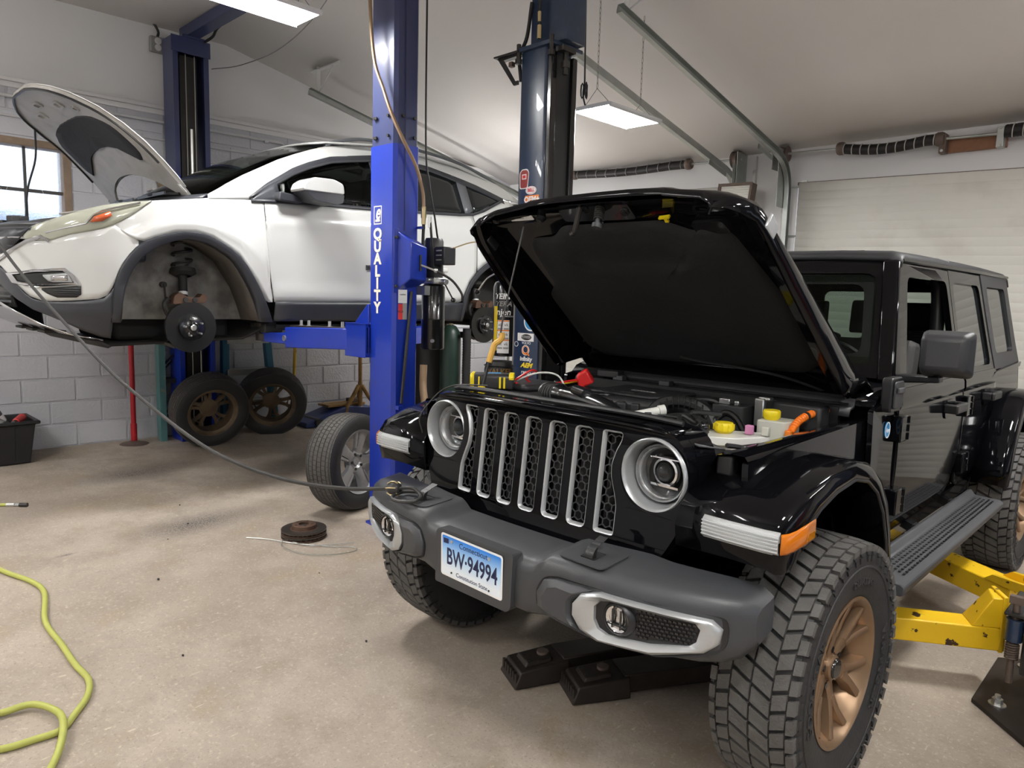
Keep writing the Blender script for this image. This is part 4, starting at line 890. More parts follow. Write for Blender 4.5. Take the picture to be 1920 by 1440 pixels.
# headlamps
def headlamp(s):
    c = Vector((s*HX, gy(HX, HZ), HZ)); ax = (0, -1, 0)
    b = pj(G().lathe([(HR+.002, -.01), (HR+.002, .004), (HR-.002, .007), (HR-.006, .004), (HR-.010, -.01), (HR-.016, -.050), (HR-.018, -.07)], c, ax, 48), 'headlamp_bezel', 'silver_paint', sharp=60)
    pj(G().lathe([(HR-.016, -.055), (HR-.030, -.060)], c, ax, 40), 'lamp_gap', 'black_decal', b)
    pj(G().lathe([(HR-.024, -.065), (HR-.024, -.040), (HR-.027, -.037), (HR-.031, -.045), (HR-.033, -.07)], c, ax, 40), 'lamp_ring', 'silver_paint', b)
    pj(G().lathe([(.001, -.100), (.05, -.095), (HR-.033, -.066)], c, ax, 32), 'lamp_reflector', 'gloss_black', b)
    pj(G().lathe([(.052, -.080), (.048, -.066), (.040, -.064), (.037, -.085)], c, ax, 32), 'reflector_ring', 'chrome', b)
    pj(G().ball((c.x, c.y+.075, c.z), .036, 12), 'projector', 'dark_glass', b)
    pj(G().mm(c.x-.055, c.x+.055, c.y+.062, c.y+.072, c.z-.052, c.z-.044).mm(c.x-.060, c.x+.060, c.y+.062, c.y+.072, c.z+.044, c.z+.048), 'lamp_fins', 'chrome', b)
    pj(G().lathe([(.001, -.014), (.03, -.016), (.06, -.024), (.080, -.038), (.085, -.052)], c, ax, 32), 'lamp_glass', 'clear_lens', b, sharp=80)
both(headlamp)
# top of the grille and radiator shroud
pj(G().grid([[(u, gy(u, 1.20)+dy, 1.212+dz-.02*(abs(u)/.6)**4) for u in [-.56+1.12*i/14 for i in range(15)]] for dy, dz in ((.0, -.002), (.015, .004), (.045, .008), (.09, .010))]), 'grille_top', 'car_black', solid=.01)
pj(G().tube([(u, gy(u, 1.2)+.075, 1.232-.02*(abs(u)/.6)**4) for u in [-.54+1.08*i/14 for i in range(15)]], .010, 8), 'hood_seal', 'trim_black')
pj(G().grid([[(u, -.385+dy, 1.20+dz) for u in [-.56+1.12*i/10 for i in range(11)]] for dy, dz in ((0, .0), (.05, -.005), (.12, -.012), (.13, -.04))]), 'radiator_shroud', 'cover_black', solid=.01)

# ---------------------------------------------------------------- bumper
yb = lambda x: -.745+.19*(abs(x)/.88)**2.6
def ztop(x):
    x = abs(x); return tab([(0, .782), (.255, .782), (.30, .812), (.52, .812), (.60, .802), (.80, .80), (.86, .79), (.885, .765)], x)
def zbot(x): return tab([(0, .597), (.22, .597), (.30, .612), (.45, .600), (.65, .592), (.80, .600), (.86, .625), (.885, .66)], abs(x))
st = [-.885, -.875, -.855, -.82, -.76, -.68, -.60, -.53, -.50, -.40, -.31, -.285, -.255, -.22, -.1, 0]; st = st+[-x for x in st[-2::-1]]
rows = []
for x in st:
    zt, zb, y = ztop(x), zbot(x), yb(x); e = max(0, abs(x)-.84)*.9; dk = .205 if abs(x) < .55 else .205-.06*(abs(x)-.55)/.33
    rows.append([(x, y+dk, zb+.02), (x, y+.03+e, zb), (x, y+.006+e, zb+.018), (x, y+e, zb+.045), (x, y+e, zt-.045), (x, y+.006+e, zt-.015), (x, y+.032+e, zt), (x, y+.10+e*.5, zt+.006), (x, y+dk, zt+.012), (x, y+dk+.005, zt-.03)])
bum = pj(G().grid(rows, cu=True), 'bumper', 'bumper_grey', sharp=50)
pj(G().add([Vector(p) for p in rows[0]], [tuple(range(10))]), 'bumper_end', 'bumper_grey', bum); pj(G().add([Vector(p) for p in rows[-1]], [tuple(range(10))[::-1]]), 'bumper_end', 'bumper_grey', bum)
bm = lambda s, d: (lambda u, v, h: (s*u, yb(u)-d-h, v))
def dens(pl, k=5): 
    o = []
    for i in range(len(pl)):
        a, b = pl[i], pl[(i+1) % len(pl)]
        for j in range(k): o.append((lerp(a[0], b[0], j/k), lerp(a[1], b[1], j/k)))
    return o
SO = [(.418, .70), (.445, .737), (.50, .752), (.80, .738), (.826, .715), (.82, .672), (.79, .645), (.66, .609), (.50, .607), (.445, .628), (.418, .665)]
SI = [(.487, .71), (.505, .730), (.535, .736), (.765, .724), (.778, .708), (.77, .672), (.75, .655), (.648, .636), (.53, .632), (.50, .645), (.487, .67)]
def corner(s):
    pod = dens(roundpoly([(.272, .70), (.30, .748), (.345, .762), (.47, .758), (.83, .748), (.84, .715), (.835, .66), (.80, .632), (.66, .597), (.50, .597), (.32, .628), (.278, .648)], .02, 3), 2)
    rec = pj(G().plate(pod, [], bm(s, -.004), 0, .006), 'corner_recess', 'trim_black', bum)
    a = [(.280, .695), (.306, .742), (.35, .754), (.47, .750), (.43, .72), (.408, .70), (.408, .66), (.43, .63), (.48, .608), (.33, .634), (.286, .652)]
    b = [(.31, .69), (.33, .725), (.36, .735), (.42, .73), (.405, .715), (.396, .70), (.396, .66), (.405, .645), (.42, .63), (.35, .645), (.315, .66)]
    pj(G().grid([[bm(s, 0)(u, v, h) for u, v in a] for h in (0, .008)]+[[bm(s, 0)(u, v, .022) for u, v in b]], cu=True).add([bm(s, 0)(u, v, .022) for u, v in b], [tuple(range(len(b)))]), 'corner_pod', 'bumper_grey', bum, bevel=.003)
    so, si = dens(SO, 3), dens(SI, 3); mid = [(lerp(p[0], q[0], .35), lerp(p[1], q[1], .35)) for p, q in zip(so, si)]
    pj(G().grid([[bm(s, 0)(u, v, h) for u, v in l] for l, h in ((so, 0), (so, .018), (mid, .027), (si, .016), (si, .002))], cu=True), 'fog_surround', 'silver_paint', bum, sharp=60)
    pj(G().plate(dens(SI, 2), [], bm(s, .001), 0, .004), 'fog_panel', 'trim_black', bum)
    y = yb(.556); pj(G().lathe([(.040, -.004), (.041, .012), (.044, .014), (.050, .008), (.054, -.006)], (s*.556, y-.004, .687), (0, -1, 0), 24), 'fog_lamp_ring', 'trim_black', bum)
    pj(G().lathe([(.001, .012), (.02, .010), (.036, .004), (.040, -.002)], (s*.556, y-.004, .687), (0, -1, 0), 24), 'fog_lamp_glass', 'clear_lens', bum)
    pj(G().lathe([(.001, .003), (.012, .004), (.036, .008), (.039, .010)], (s*.556, y-.004, .687), (0, -1, 0), 20), 'fog_reflector', 'chrome', bum)
    for dx in (-.014, .014): pj(G().mm(s*.556+dx-.002, s*.556+dx+.002, y-.018, y-.012, .660, .716), 'fog_divider', 'gloss_black', bum)
    pj(G().mm(s*.556-.032, s*.556+.032, y-.018, y-.012, .668, .672), 'fog_divider', 'gloss_black', bum)
    g = G()
    for j in range(8):
        for i in range(13):
            u = .612+.0125*i+(.006 if j % 2 else 0); v = .650+.0108*j
            if v < .648+(u-.62)*.09 or v > .728-(u-.6)*.04 or u > .765: continue
            g.box(bm(s, .008)(u, v, 0), (.010, .006, .0055))
    o = pj(g, 'fog_mesh', 'gloss_black', bum); o['kind'] = 'stuff'
    pj(G().plate(dens([(.608, .645), (.76, .662), (.768, .672), (.768, .712), (.75, .726), (.608, .732)], 2), [], bm(s, .005), 0, .002), 'fog_mesh_back', 'black_decal', bum)
    # tow hook in its pocket
    X = s*.41; zt = .812
    pj(G().plate(rrect(X-.085, X+.085, -.70, -.555, .02, 3), [rrect(X-.028, X+.028, -.665, -.60, .006, 2)], lambda u, v, h: (u, v, zt+.001+h+(v+.70)*.06), 0, .004), 'hook_pocket', 'bumper_grey', bum, bevel=.003)
    pj(G().mm(X-.026, X+.026, -.66, -.605, zt-.002, zt+.008), 'hook_slot', 'black_decal', bum)
    pth = [(-.645, zt-.02), (-.646, zt+.018), (-.638, zt+.034), (-.622, zt+.043), (-.604, zt+.046), (-.592, zt+.053)]
    pj(G().grid([[(X+w, y_+dy, z_+dz) for w, dy, dz in ((-.016, -.012, -.004), (.016, -.012, -.004), (.016, .010, .004), (-.016, .010, .004))] for y_, z_ in pth], cu=True).add([(X-.016, pth[-1][0]-.012, pth[-1][1]-.004), (X+.016, pth[-1][0]-.012, pth[-1][1]-.004), (X+.016, pth[-1][0]+.01, pth[-1][1]+.004), (X-.016, pth[-1][0]+.01, pth[-1][1]+.004)], [(0, 1, 2, 3)]), 'tow_hook', 'trim_black', bum, bevel=.003)
both(corner)
# licence plate in its holder
pj(G().plate(roundpoly([(-.192, .592), (.165, .592), (.182, .61), (.188, .79), (-.175, .79), (-.19, .775)], .008, 3), [], lambda u, v, h: (u, -.742-h, v), -.03, .014), 'plate_holder', 'bumper_grey', bum, bevel=.004)
LP = Matrix.Rotation(R(0), 3, 'X')
lp_ = pj(G(), 'x', 'trim_black') if False else None
lpo = G().prism(rrect(-.1525, .1525, -.0762, .0762, .010, 3), 'y', -.0012, 0).done('licence_plate', 'white_decal', JP, loc=(-.006, -.7575-1.2, .701), rot=(R(1.5), R(1.0), 0))
G().prism(rrect(-.1455, .1455, -.0692, .0692, .007, 3), 'y', -.0019, -.0011).done('plate_print', 'plate_print', lpo)
tp = lambda X, Z: (lambda x, y, h: (X+x, -.0021-h, Z+y))
text('BW·94994', .083, tp(.004, -.004), .0005, sx=.70, off=.0012).done('plate_number', 'plate_navy', lpo)
text('Connecticut', .028, tp(.012, .051), .0004).done('plate_state', 'plate_navy', lpo)
text('Constitution State', .021, tp(.006, -.057), .0004).done('plate_motto', 'plate_navy', lpo)
G().prism([(-.138, .042), (-.112, .044), (-.112, .061), (-.138, .060)], 'y', -.0024, -.0019).done('state_map', 'plate_navy', lpo)
for x, z, m in ((-.095, .055, 'bright_steel'), (.092, .050, 'bright_steel'), (-.095, -.057, 'black_decal'), (.092, -.060, 'black_decal')): G().cyl((x, -.0015, z), (x, -.0045, z), .006 if m[1] == 'r' else .0035, n=12).done('plate_screw', m, lpo)

# ---------------------------------------------------------------- flares, lamps, wheel wells
RP = [(-.43, .858), (-.476, .866), (-.487, .93), (-.480, .995), (-.445, 1.035), (-.34, 1.075), (-.20, 1.105), (-.03, 1.12), (.12, 1.095), (.24, 1.03), (.33, .935), (.39, .82), (.425, .70), (.44, .60)]
OP = [(-.40, .860), (-.402, .864), (-.398, .90), (-.388, .94), (-.362, .975), (-.28, 1.02), (-.17, 1.05), (-.02, 1.065), (.10, 1.04), (.20, .985), (.28, .90), (.34, .79), (.375, .69), (.39, .60)]
XI = [.60, .60, .60, .61, .62, .64, .66, .68, .70, .725, .745, .755, .76, .76]
XO = [.915, .925, .935, .94, .945, .948, .95, .952, .952, .952, .952, .952, .952, .945]
def flare(s, y0=0, mir=False, front=True):
    rows = []; n = len(RP)
    rp, op, xi, xo = (RP, OP, XI, XO)
    if not front:
        rp = [(-.52, .60), (-.505, .70), (-.46, .83), (-.39, .95), (-.28, 1.05), (-.14, 1.105), (.0, 1.12), (.16, 1.11), (.29, 1.05), (.38, .95), (.44, .82), (.47, .70)]
        op = [(-.46, .60), (-.445, .70), (-.405, .80), (-.34, .90), (-.24, .99), (-.12, 1.04), (.0, 1.055), (.14, 1.04), (.25, .99), (.33, .90), (.385, .79), (.41, .70)]
        xi = [.76]*12; xo = [.945]+[.952]*10+[.945]
    for (a, b), (c, d), i, o in zip(rp, op, xi, xo):
        a += y0; c += y0; m = (i+o)/2
        rows.append([(i, a, b+.004), (m, a-.004, b+.010), (o-.045, a-.003, b+.008), (o-.014, a, b), (o-.002, lerp(a, c, .2), lerp(b, d, .2)), (o, lerp(a, c, .8), lerp(b, d, .8)), (o-.006, c, d), (o-.03, c, d), (i+.02, c, d)])
    f = pj(ms(G().grid(rows), s), 'fender_flare', 'car_black', sharp=50, solid=.006)
    g = G().tube([(o-.004, c+y0, d) for (c, d), o in zip(op, xo)], .006, 6); pj(ms(g, s), 'flare_edge', 'trim_black', f)
    well = [[(x, c+y0+(.0 if k else 0), d+.03) for (c, d) in (op[2:] if front else op)] for k, x in enumerate((.93, .75, .55, .40))]
    pj(ms(G().grid(well), s), 'wheel_well', 'bay_black', f)
    if front:
        w = [(.695, -.4935), (.78, -.497), (.88, -.497), (.921, -.490)]
        body = G().grid([[(x, y-dy, z) for x, y in w] for z, dy in ((.926, -.004), (.932, .004), (.956, .007), (.980, .003), (.988, -.006))]); lz = pj(ms(body, s), 'daytime_lamp', 'lamp_lens', f, solid=.004)
        pj(ms(G().grid([[(x, y+.006, z) for x, y in w] for z in (.924, .990)]), s), 'lamp_backing', 'silver_paint', f)
        for z in (.937, .947, .957, .967, .977): pj(ms(G().tube([(x, y-.008, z) for x, y in w], .0022, 4), s), 'lens_rib', 'lamp_lens', f)
        am = [(.924, -.490), (.937, -.474), (.946, -.445), (.952, -.40), (.957, -.345)]
        pj(ms(G().grid([[(x+.002+dy*.6, y-dy, z+.16*(y+.49)) for x, y in am] for z, dy in ((.928, 0), (.935, .005), (.957, .007), (.980, .005), (.987, 0))]), s), 'turn_lamp', 'amber_lens', f, solid=.004)
    return f
both(lambda s: flare(s)); both(lambda s: flare(s, 3.008, front=False))

# ---------------------------------------------------------------- wheels
mud_wheel(JP, (.848, -1.2, .43), (R(20), 0, R(-1))); mud_wheel(JP, (-.848, -1.2, .43), (R(-35), 0, R(-1)+PI))
mud_wheel(JP, (.848, 3.008-1.2, .43), (R(50), 0, 0)); mud_wheel(JP, (-.848, 3.008-1.2, .43), (R(75), 0, PI))
# axles, frame, underside
pj(G().cyl((-.68, 0, .43), (.68, 0, .43), .045, n=12).ball((.18, 0, .43), .13, 10), 'front_axle', 'oily_steel'); pj(G().cyl((-.68, 3.008, .43), (.68, 3.008, .43), .05, n=12).ball((0, 3.008, .43), .15, 10), 'rear_axle', 'oily_steel')
for s in (-1, 1):
    pj(G().mm(s*.40, s*.50, -.52, 3.5, .52, .64), 'frame_rail', 'bay_black', bevel=.01)
    pj(G().tube([(s*.52+.055*math.cos(u), .02+.055*math.sin(u), .52+.30*u/38) for u in [i*.5 for i in range(76)]], .009, 6), 'coil_spring', 'trim_black')
    pj(G().cyl((s*.60, .10, .45), (s*.56, .12, .95), .025, n=10), 'shock_absorber', 'trim_black')
pj(G().mm(-.70, .70, -.35, 3.4, .60, .66), 'floor_pan', 'bay_black'); pj(G().prism([(-.58, .70), (-.50, .55), (-.30, .52), (-.30, .54), (-.48, .57), (-.55, .72)], 'x', -.42, .42), 'skid_plate', 'trim_black')
pj(G().tube([(-.62, -.12, .47), (.62, -.12, .47)], .018, 8), 'tie_rod', 'oily_steel')

# ---------------------------------------------------------------- body
def sideX(z): return tab([(.5, .755), (.66, .785), (.95, .795), (1.20, .785), (1.27, .775), (1.30, .765), (1.83, .665)], z)
def sx2(z): return .795-.22*(z-.98)**2 if z < 1.27 else sideX(z)
def panel(pts, name, m, parent=None, d=0, s=1, th=.02, k=1, bev=.003):
    """side panel from a (y,z) outline following the body side"""
    pl = dens(pts, k) if k > 1 else pts
    return pj(G().plate(pl, [], lambda u, v, h: (s*(sideX(v)+d-h), u, v), 0, th), name, m, parent, bevel=bev)
def half(s):
    panel(roundpoly([(.30, .62), (.885, .62), (.885, 1.245), (.70, 1.16), (-.10, 1.145), (-.36, 1.13), (-.36, .98)], .01, 2), 'front_fender', 'car_black', s=s, d=-.03, k=3)
    panel(roundpoly([(.60, .63), (.90, .63), (.90, 1.25), (.62, 1.20)], .01, 2), 'cowl_side', 'car_black', s=s, d=0, k=3)
    def gdoor(name, ys, lo):
        rows = [[(s*(sx2(z)+.006), y, z) for z in [lerp(tab(lo, y), 1.262, j/14) for j in range(15)]] for y in ys]
        return pj(G().grid(rows[::-1] if s > 0 else rows), name, 'car_black', solid=.02, sharp=60)
    fd = gdoor('front_door', [.912, .92, .94, .97, 1.0, 1.2, 1.4, 1.6, 1.75, 1.80, 1.85, 1.90, 1.94, 1.965, 1.975], [(.912, .72), (.94, .672), (1.0, .645), (1.75, .645), (1.85, .67), (1.92, .73), (1.965, .82), (1.975, .90)])
    rd = gdoor('rear_door', [1.985, 2.0, 2.03, 2.08, 2.2, 2.38, 2.44, 2.5, 2.56, 2.62, 2.68, 2.72, 2.76], [(1.985, .76), (2.0, .70), (2.05, .66), (2.38, .655), (2.44, .68), (2.56, .87), (2.68, 1.01), (2.76, 1.08)])
    panel(roundpoly([(2.50, .62), (3.50, .62), (3.50, 1.262), (2.77, 1.262), (2.76, 1.10)], .01, 2), 'rear_quarter', 'car_black', s=s, d=0, k=3)
    panel([(.62, .555), (2.48, .555), (2.48, .645), (.62, .645)], 'rocker', 'car_black', s=s, d=-.012, k=2)
    # pressed crease along the doors
    for y0, y1, pr in ((.93, 1.96, fd), (2.0, 2.74, rd)):
        pj(ms(G().grid([[(sideX(z)+.006+o, y0+(y1-y0)*i/6, z) for i in range(7)] for z, o in ((1.175, 0), (1.20, .010), (1.235, .012), (1.262, .004))]), s), 'door_crease', 'car_black', pr)
    # hinges and handles
    for y, z, pr in ((.925, 1.105, fd), (.945, .79, fd), (2.02, 1.105, rd), (2.04, .80, rd)):
        h = pj(ms(G().mm(.785, .825, y-.07, y+.015, z-.055, z+.055), s), 'hinge', 'car_black', pr, bevel=.006)
        for dz in (-.035, 0, .035): pj(ms(G().cyl((.818, y+.02, z+dz-.014), (.818, y+.02, z+dz+.014), .014, n=10).mm(.80, .822, y, y+.06, z+dz-.012, z+dz+.012), s), 'hinge_knuckle', 'car_black', pr)
    for y, pr in ((1.70, fd), (2.50, rd)):
        pj(ms(G().mm(.795, .855, y-.10, y-.065, 1.10, 1.145).mm(.795, .855, y+.075, y+.10, 1.10, 1.145).mm(.835, .86, y-.10, y+.10, 1.10, 1.145), s), 'door_handle', 'trim_black', pr, bevel=.008)
        pj(ms(G().prism(rrect(y-.09, y+.09, 1.07, 1.16, .03, 4), 'x', .795, .805), s), 'handle_cup', 'car_black', pr)
    # upper door frames with glass
    def frame(o, i, name, gl, pr, d=0, m='car_black'):
        f = pj(G().plate(dens(o, 3), [dens(i, 3)], lambda u, v, h: (s*(sideX(v)+d-h), u, v), 0, .03), name, m, pr, bevel=.004)
        if gl: pj(G().plate(dens(i, 2), [], lambda u, v, h: (s*(sideX(v)+d-.015-h), u, v), 0, .004), 'window_glass', gl, pr)
        return f
    frame([(.95, 1.262), (1.975, 1.262), (1.955, 1.80), (1.21, 1.80)], roundpoly([(1.07, 1.285), (1.925, 1.285), (1.905, 1.745), (1.255, 1.745)], .05, 4), 'window_frame', 'tinted_glass' if s < 0 else None, fd)
    frame([(1.985, 1.262), (2.76, 1.262), (2.66, 1.805), (1.965, 1.805)], roundpoly([(2.04, 1.29), (2.70, 1.29), (2.61, 1.745), (2.03, 1.745)], .05, 4), 'window_frame', 'dark_glass', rd)
    frame([(2.77, 1.255), (3.50, 1.255), (3.40, 1.815), (2.67, 1.815)], roundpoly([(2.86, 1.345), (3.36, 1.345), (3.30, 1.745), (2.79, 1.745)], .04, 4), 'quarter_panel', 'dark_glass', JP, .004, 'top_grey')
    pj(ms(G().prism(roundpoly([(2.60, 1.215), (3.42, 1.245), (3.45, 1.275), (2.70, 1.245)], .01, 2), 'x', .78, .80), s), 'belt_moulding', 'car_black')
    # A pillar, drip rail
    pj(ms(G().hexa([(.695, .895, 1.29), (.770, .895, 1.29), (.770, .975, 1.29), (.695, .975, 1.29)], [(.60, 1.155, 1.815), (.672, 1.155, 1.815), (.672, 1.215, 1.815), (.60, 1.215, 1.815)]), s), 'windshield_pillar', 'car_black', bevel=.012)
    pj(ms(G().tube([(.672, 1.19, 1.812), (.674, 2.0, 1.822), (.674, 2.7, 1.826), (.672, 3.43, 1.825)], .010, 6), s), 'drip_rail', 'car_black')
    # mirror
    mi = pj(ms(G().hexa([(.905, .70, 1.365), (1.055, .715, 1.365), (1.055, .715, 1.50), (.905, .70, 1.50)], [(.885, .80, 1.335), (1.075, .80, 1.335), (1.075, .80, 1.525), (.885, .80, 1.525)]), s), 'side_mirror', 'trim_black' if s < 0 else 'top_grey', bevel=.022, seg=3)
    pj(ms(G().hexa([(.76, .93, 1.29), (.76, 1.02, 1.29), (.76, 1.02, 1.325), (.76, .93, 1.325)], [(.97, .74, 1.32), (.97, .80, 1.32), (.97, .80, 1.345), (.97, .74, 1.345)]), s), 'mirror_arm', 'trim_black', mi, bevel=.006)
    pj(ms(G().mm(.90, 1.06, .80, .803, 1.35, 1.51), s), 'mirror_glass', 'chrome', mi)
    # running board
    rb = pj(ms(G().prism([(.795, .60), (.815, .605), (.835, .578), (.955, .572), (.972, .560), (.968, .528), (.955, .520), (.80, .54)], 'y', .55, 2.30), s), 'running_board', 'grey_plastic', bevel=.006)
    g = G()
    for j in range(44):
        for i in range(5): g.box((.852+.021*i, .66+.036*j+(.018 if i % 2 else 0), .5775), (.009, .014, .003))
    o = pj(ms(g, s), 'board_grip', 'trim_black', rb); o['kind'] = 'stuff'
    for y in (.80, 1.45, 2.1): pj(ms(G().mm(.55, .80, y-.03, y+.03, .53, .57), s), 'board_bracket', 'trim_black', rb)
    # hood catch on the fender
    pj(ms(G().mm(.645, .70, -.345, -.30, 1.075, 1.14), s), 'hood_catch', 'trim_black', bevel=.008)
    pj(ms(G().tube(crv([(.66, -.33, 1.14), (.69, -.27, 1.145), (.685, -.19, 1.135), (.65, -.19, 1.14), (.64, -.27, 1.155)], 4), .008, 6), s), 'catch_handle', 'trim_black')
    # inner fender ledge beside the engine bay
    pj(ms(G().grid([[(x, y, z) for y in (-.36, -.1, .2, .5, .76)] for x, z in ((.755, 1.135), (.745, 1.148), (.70, 1.150), (.655, 1.140), (.635, 1.10), (.62, .80))]), s), 'fender_ledge', 'car_black', sharp=50)
both(half)
bd = pj(G().prism(rrect(.755, .815, 1.075, 1.142, .03, 6), 'x', .790, .7935), 'hybrid_badge', 'blue_decal'); pj(G().plate(rrect(.755, .815, 1.075, 1.142, .03, 6), [rrect(.760, .810, 1.080, 1.137, .025, 6)], lambda u, v, h: (.7935+h, u, v), 0, .001), 'badge_ring', 'white_decal', bd); pj(text('4xe', .026, lambda x, y, h: (.7942+h, .785+x, 1.107+y), .0006), 'badge_text', 'white_decal', bd)
cpt = pj(G().prism(rrect(.72, .86, 1.185, 1.325, .02, 4), 'x', .775, .815), 'charge_port', 'trim_black', bevel=.006)
pj(G().prism(rrect(.735, .845, 1.20, 1.31, .015, 4), 'x', .815, .824), 'port_door', 'top_grey', cpt, bevel=.004); pj(G().mm(.824, .834, .75, .83, 1.262, 1.285), 'port_latch', 'grey_plastic', cpt, bevel=.004)
# cowl, windshield, roof
pj(G().grid([[(x, y, z-.015*(abs(x)/.75)**2) for x in [-.77+1.54*i/10 for i in range(11)]] for y, z in ((.66, 1.225), (.70, 1.262), (.78, 1.285), (.90, 1.30), (.97, 1.305))]), 'cowl', 'car_black', solid=.02)
pj(G().grid([[(x, y, z) for x in [-.70+1.40*i/10 for i in range(11)]] for y, z in ((.60, 1.17), (.615, 1.20), (.655, 1.205), (.66, 1.235))]), 'cowl_trough', 'cover_black', solid=.012)
for z, y in ((1.212, .645), (1.24, .662)): pj(G().tube([(-.68, y, z), (.68, y, z)], .006, 6), 'cowl_rib', 'trim_black')
wsf = lambda u, v, h: (u, .925+(v)*.52+h*.87-.02*(1-(u/.7)**2), 1.30+v-h*.5)
pj(G().plate(dens([(-.755, 0), (.755, 0), (.665, .515), (-.665, .515)], 4), [dens(roundpoly([(-.655, .055), (.655, .055), (.585, .455), (-.585, .455)], .06, 4), 2)], wsf, 0, .035), 'windshield_frame', 'car_black', bevel=.006)
pj(G().plate(dens(roundpoly([(-.655, .055), (.655, .055), (.585, .455), (-.585, .455)], .06, 4), 2), [], wsf, .006, .010), 'windshield', 'tinted_glass')
pj(G().plate(dens(roundpoly([(-.654, .056), (.654, .056), (.584, .454), (-.584, .454)], .06, 4), 2), [dens(roundpoly([(-.60, .10), (.60, .10), (.54, .41), (-.54, .41)], .05, 4), 2)], wsf, .0105, .0115), 'glass_border', 'black_decal')
rf = [[(s_*x, y, z) for s_, x in ((-1, .665), (-1, .64), (-1, .56), (-1, .3), (1, .3), (1, .56), (1, .64), (1, .665))] for y, z in ()]
rr = []
for y, dz in ((1.165, -.035), (1.18, -.008), (1.22, .004), (1.6, .010), (1.95, .012), (2.4, .014), (2.9, .012), (3.30, .006), (3.42, -.006), (3.47, -.05)):
    rr.append([(x, y, 1.850+dz+o) for x, o in ((-.680, -.035), (-.668, -.012), (-.62, .004), (-.40, .012), (0, .015), (.40, .012), (.62, .004), (.668, -.012), (.680, -.035))])
roof = pj(G().grid(rr), 'hard_top', 'top_grey', solid=.03, sharp=50)
for y in (1.96,): pj(G().tube([(x, y, 1.866+o) for x, o in ((-.672, -.018), (-.62, .0), (-.4, .010), (0, .013), (.4, .010), (.62, .0), (.672, -.018))], .004, 5), 'roof_seam', 'silver_paint', roof)
for x in (-.35, 0, .35): pj(G().grid([[(x+dx, y, 1.868+dz) for y in (1.35, 1.38, 1.85, 1.88)] for dx, dz in ((-.11, -.002), (-.10, .006), (.10, .006), (.11, -.002))]), 'roof_rib', 'top_grey', roof)
# tail: rear wall with window
tw = lambda u, v, h: (u, 3.50-max(0, v-1.26)*.12-h, v)
pj(G().plate(dens([(-.76, .62), (.76, .62), (.76, 1.26), (.655, 1.83), (-.655, 1.83), (-.76, 1.26)], 3), [rrect(-.52, .52, 1.34, 1.72, .05, 4)], tw, 0, .03), 'tailgate', 'car_black'); pj(G().plate(rrect(-.52, .52, 1.34, 1.72, .05, 4), [], tw, .01, .014), 'rear_glass', 'tinted_glass')
pj(G().lathe([(.22, -.12), (.37, -.13), (.42, -.1), (.43, 0), (.42, .1), (.37, .13), (.22, .12)], (0, 3.66, 1.05), (0, 1, 0), 40).lathe([(.001, .0), (.22, .02)], (0, 3.66, 1.05), (0, 1, 0), 24), 'spare_wheel', 'tyre')
# cabin
def seat(x, y, k=1.0):
    s_ = pj(G().prism(roundpoly([(y-.25, .80), (y+.25, .80), (y+.36, 1.42), (y+.22, 1.44), (y+.12, .98), (y-.25, .96)], .04, 3), 'x', x-.23, x+.23), 'seat', 'seat_dark', bevel=.03)
    pj(G().prism(roundpoly([(y+.26, 1.46), (y+.36, 1.46), (y+.37, 1.64), (y+.28, 1.64)], .03, 3), 'x', x-.12, x+.12), 'headrest', 'seat_dark', s_, bevel=.02)
seat(.37, 1.55); seat(-.37, 1.55); seat(.36, 2.45); seat(-.36, 2.45)
pj(G().prism([(.92, 1.0), (1.22, 1.0), (1.24, 1.20), (1.12, 1.29), (.97, 1.30)], 'x', -.68, .68), 'dashboard', 'seat_dark', bevel=.02)
sw = pj(G().lathe([(.175+.014*math.cos(u), .014*math.sin(u)) for u in [2*PI*i/8 for i in range(8)]], (.37, 1.30, 1.27), (0, .9, .42), 32, closed=True), 'steering_wheel', 'trim_black'); pj(G().cyl((.37, 1.22, 1.235), (.37, 1.31, 1.275), .05, n=14).box((.37, 1.30, 1.27), (.32, .02, .03)), 'steering_hub', 'trim_black', sw)
pj(G().box((.0, 1.17, 1.69), (.22, .03, .06)).cyl((0, 1.15, 1.70), (0, 1.13, 1.76), .01, n=8), 'rear_view_mirror', 'trim_black', bevel=.01)
for s in (-1, 1): pj(G().tube(crv([(s*.60, 1.30, 1.76), (s*.62, 1.95, 1.78), (s*.64, 2.0, 1.3), (s*.66, 2.02, .9)], 6), .035, 10).tube([(s*.62, 1.95, 1.77), (s*.60, 3.2, 1.76), (s*.64, 3.4, 1.0)], .035, 10), 'roll_bar', 'trim_black')
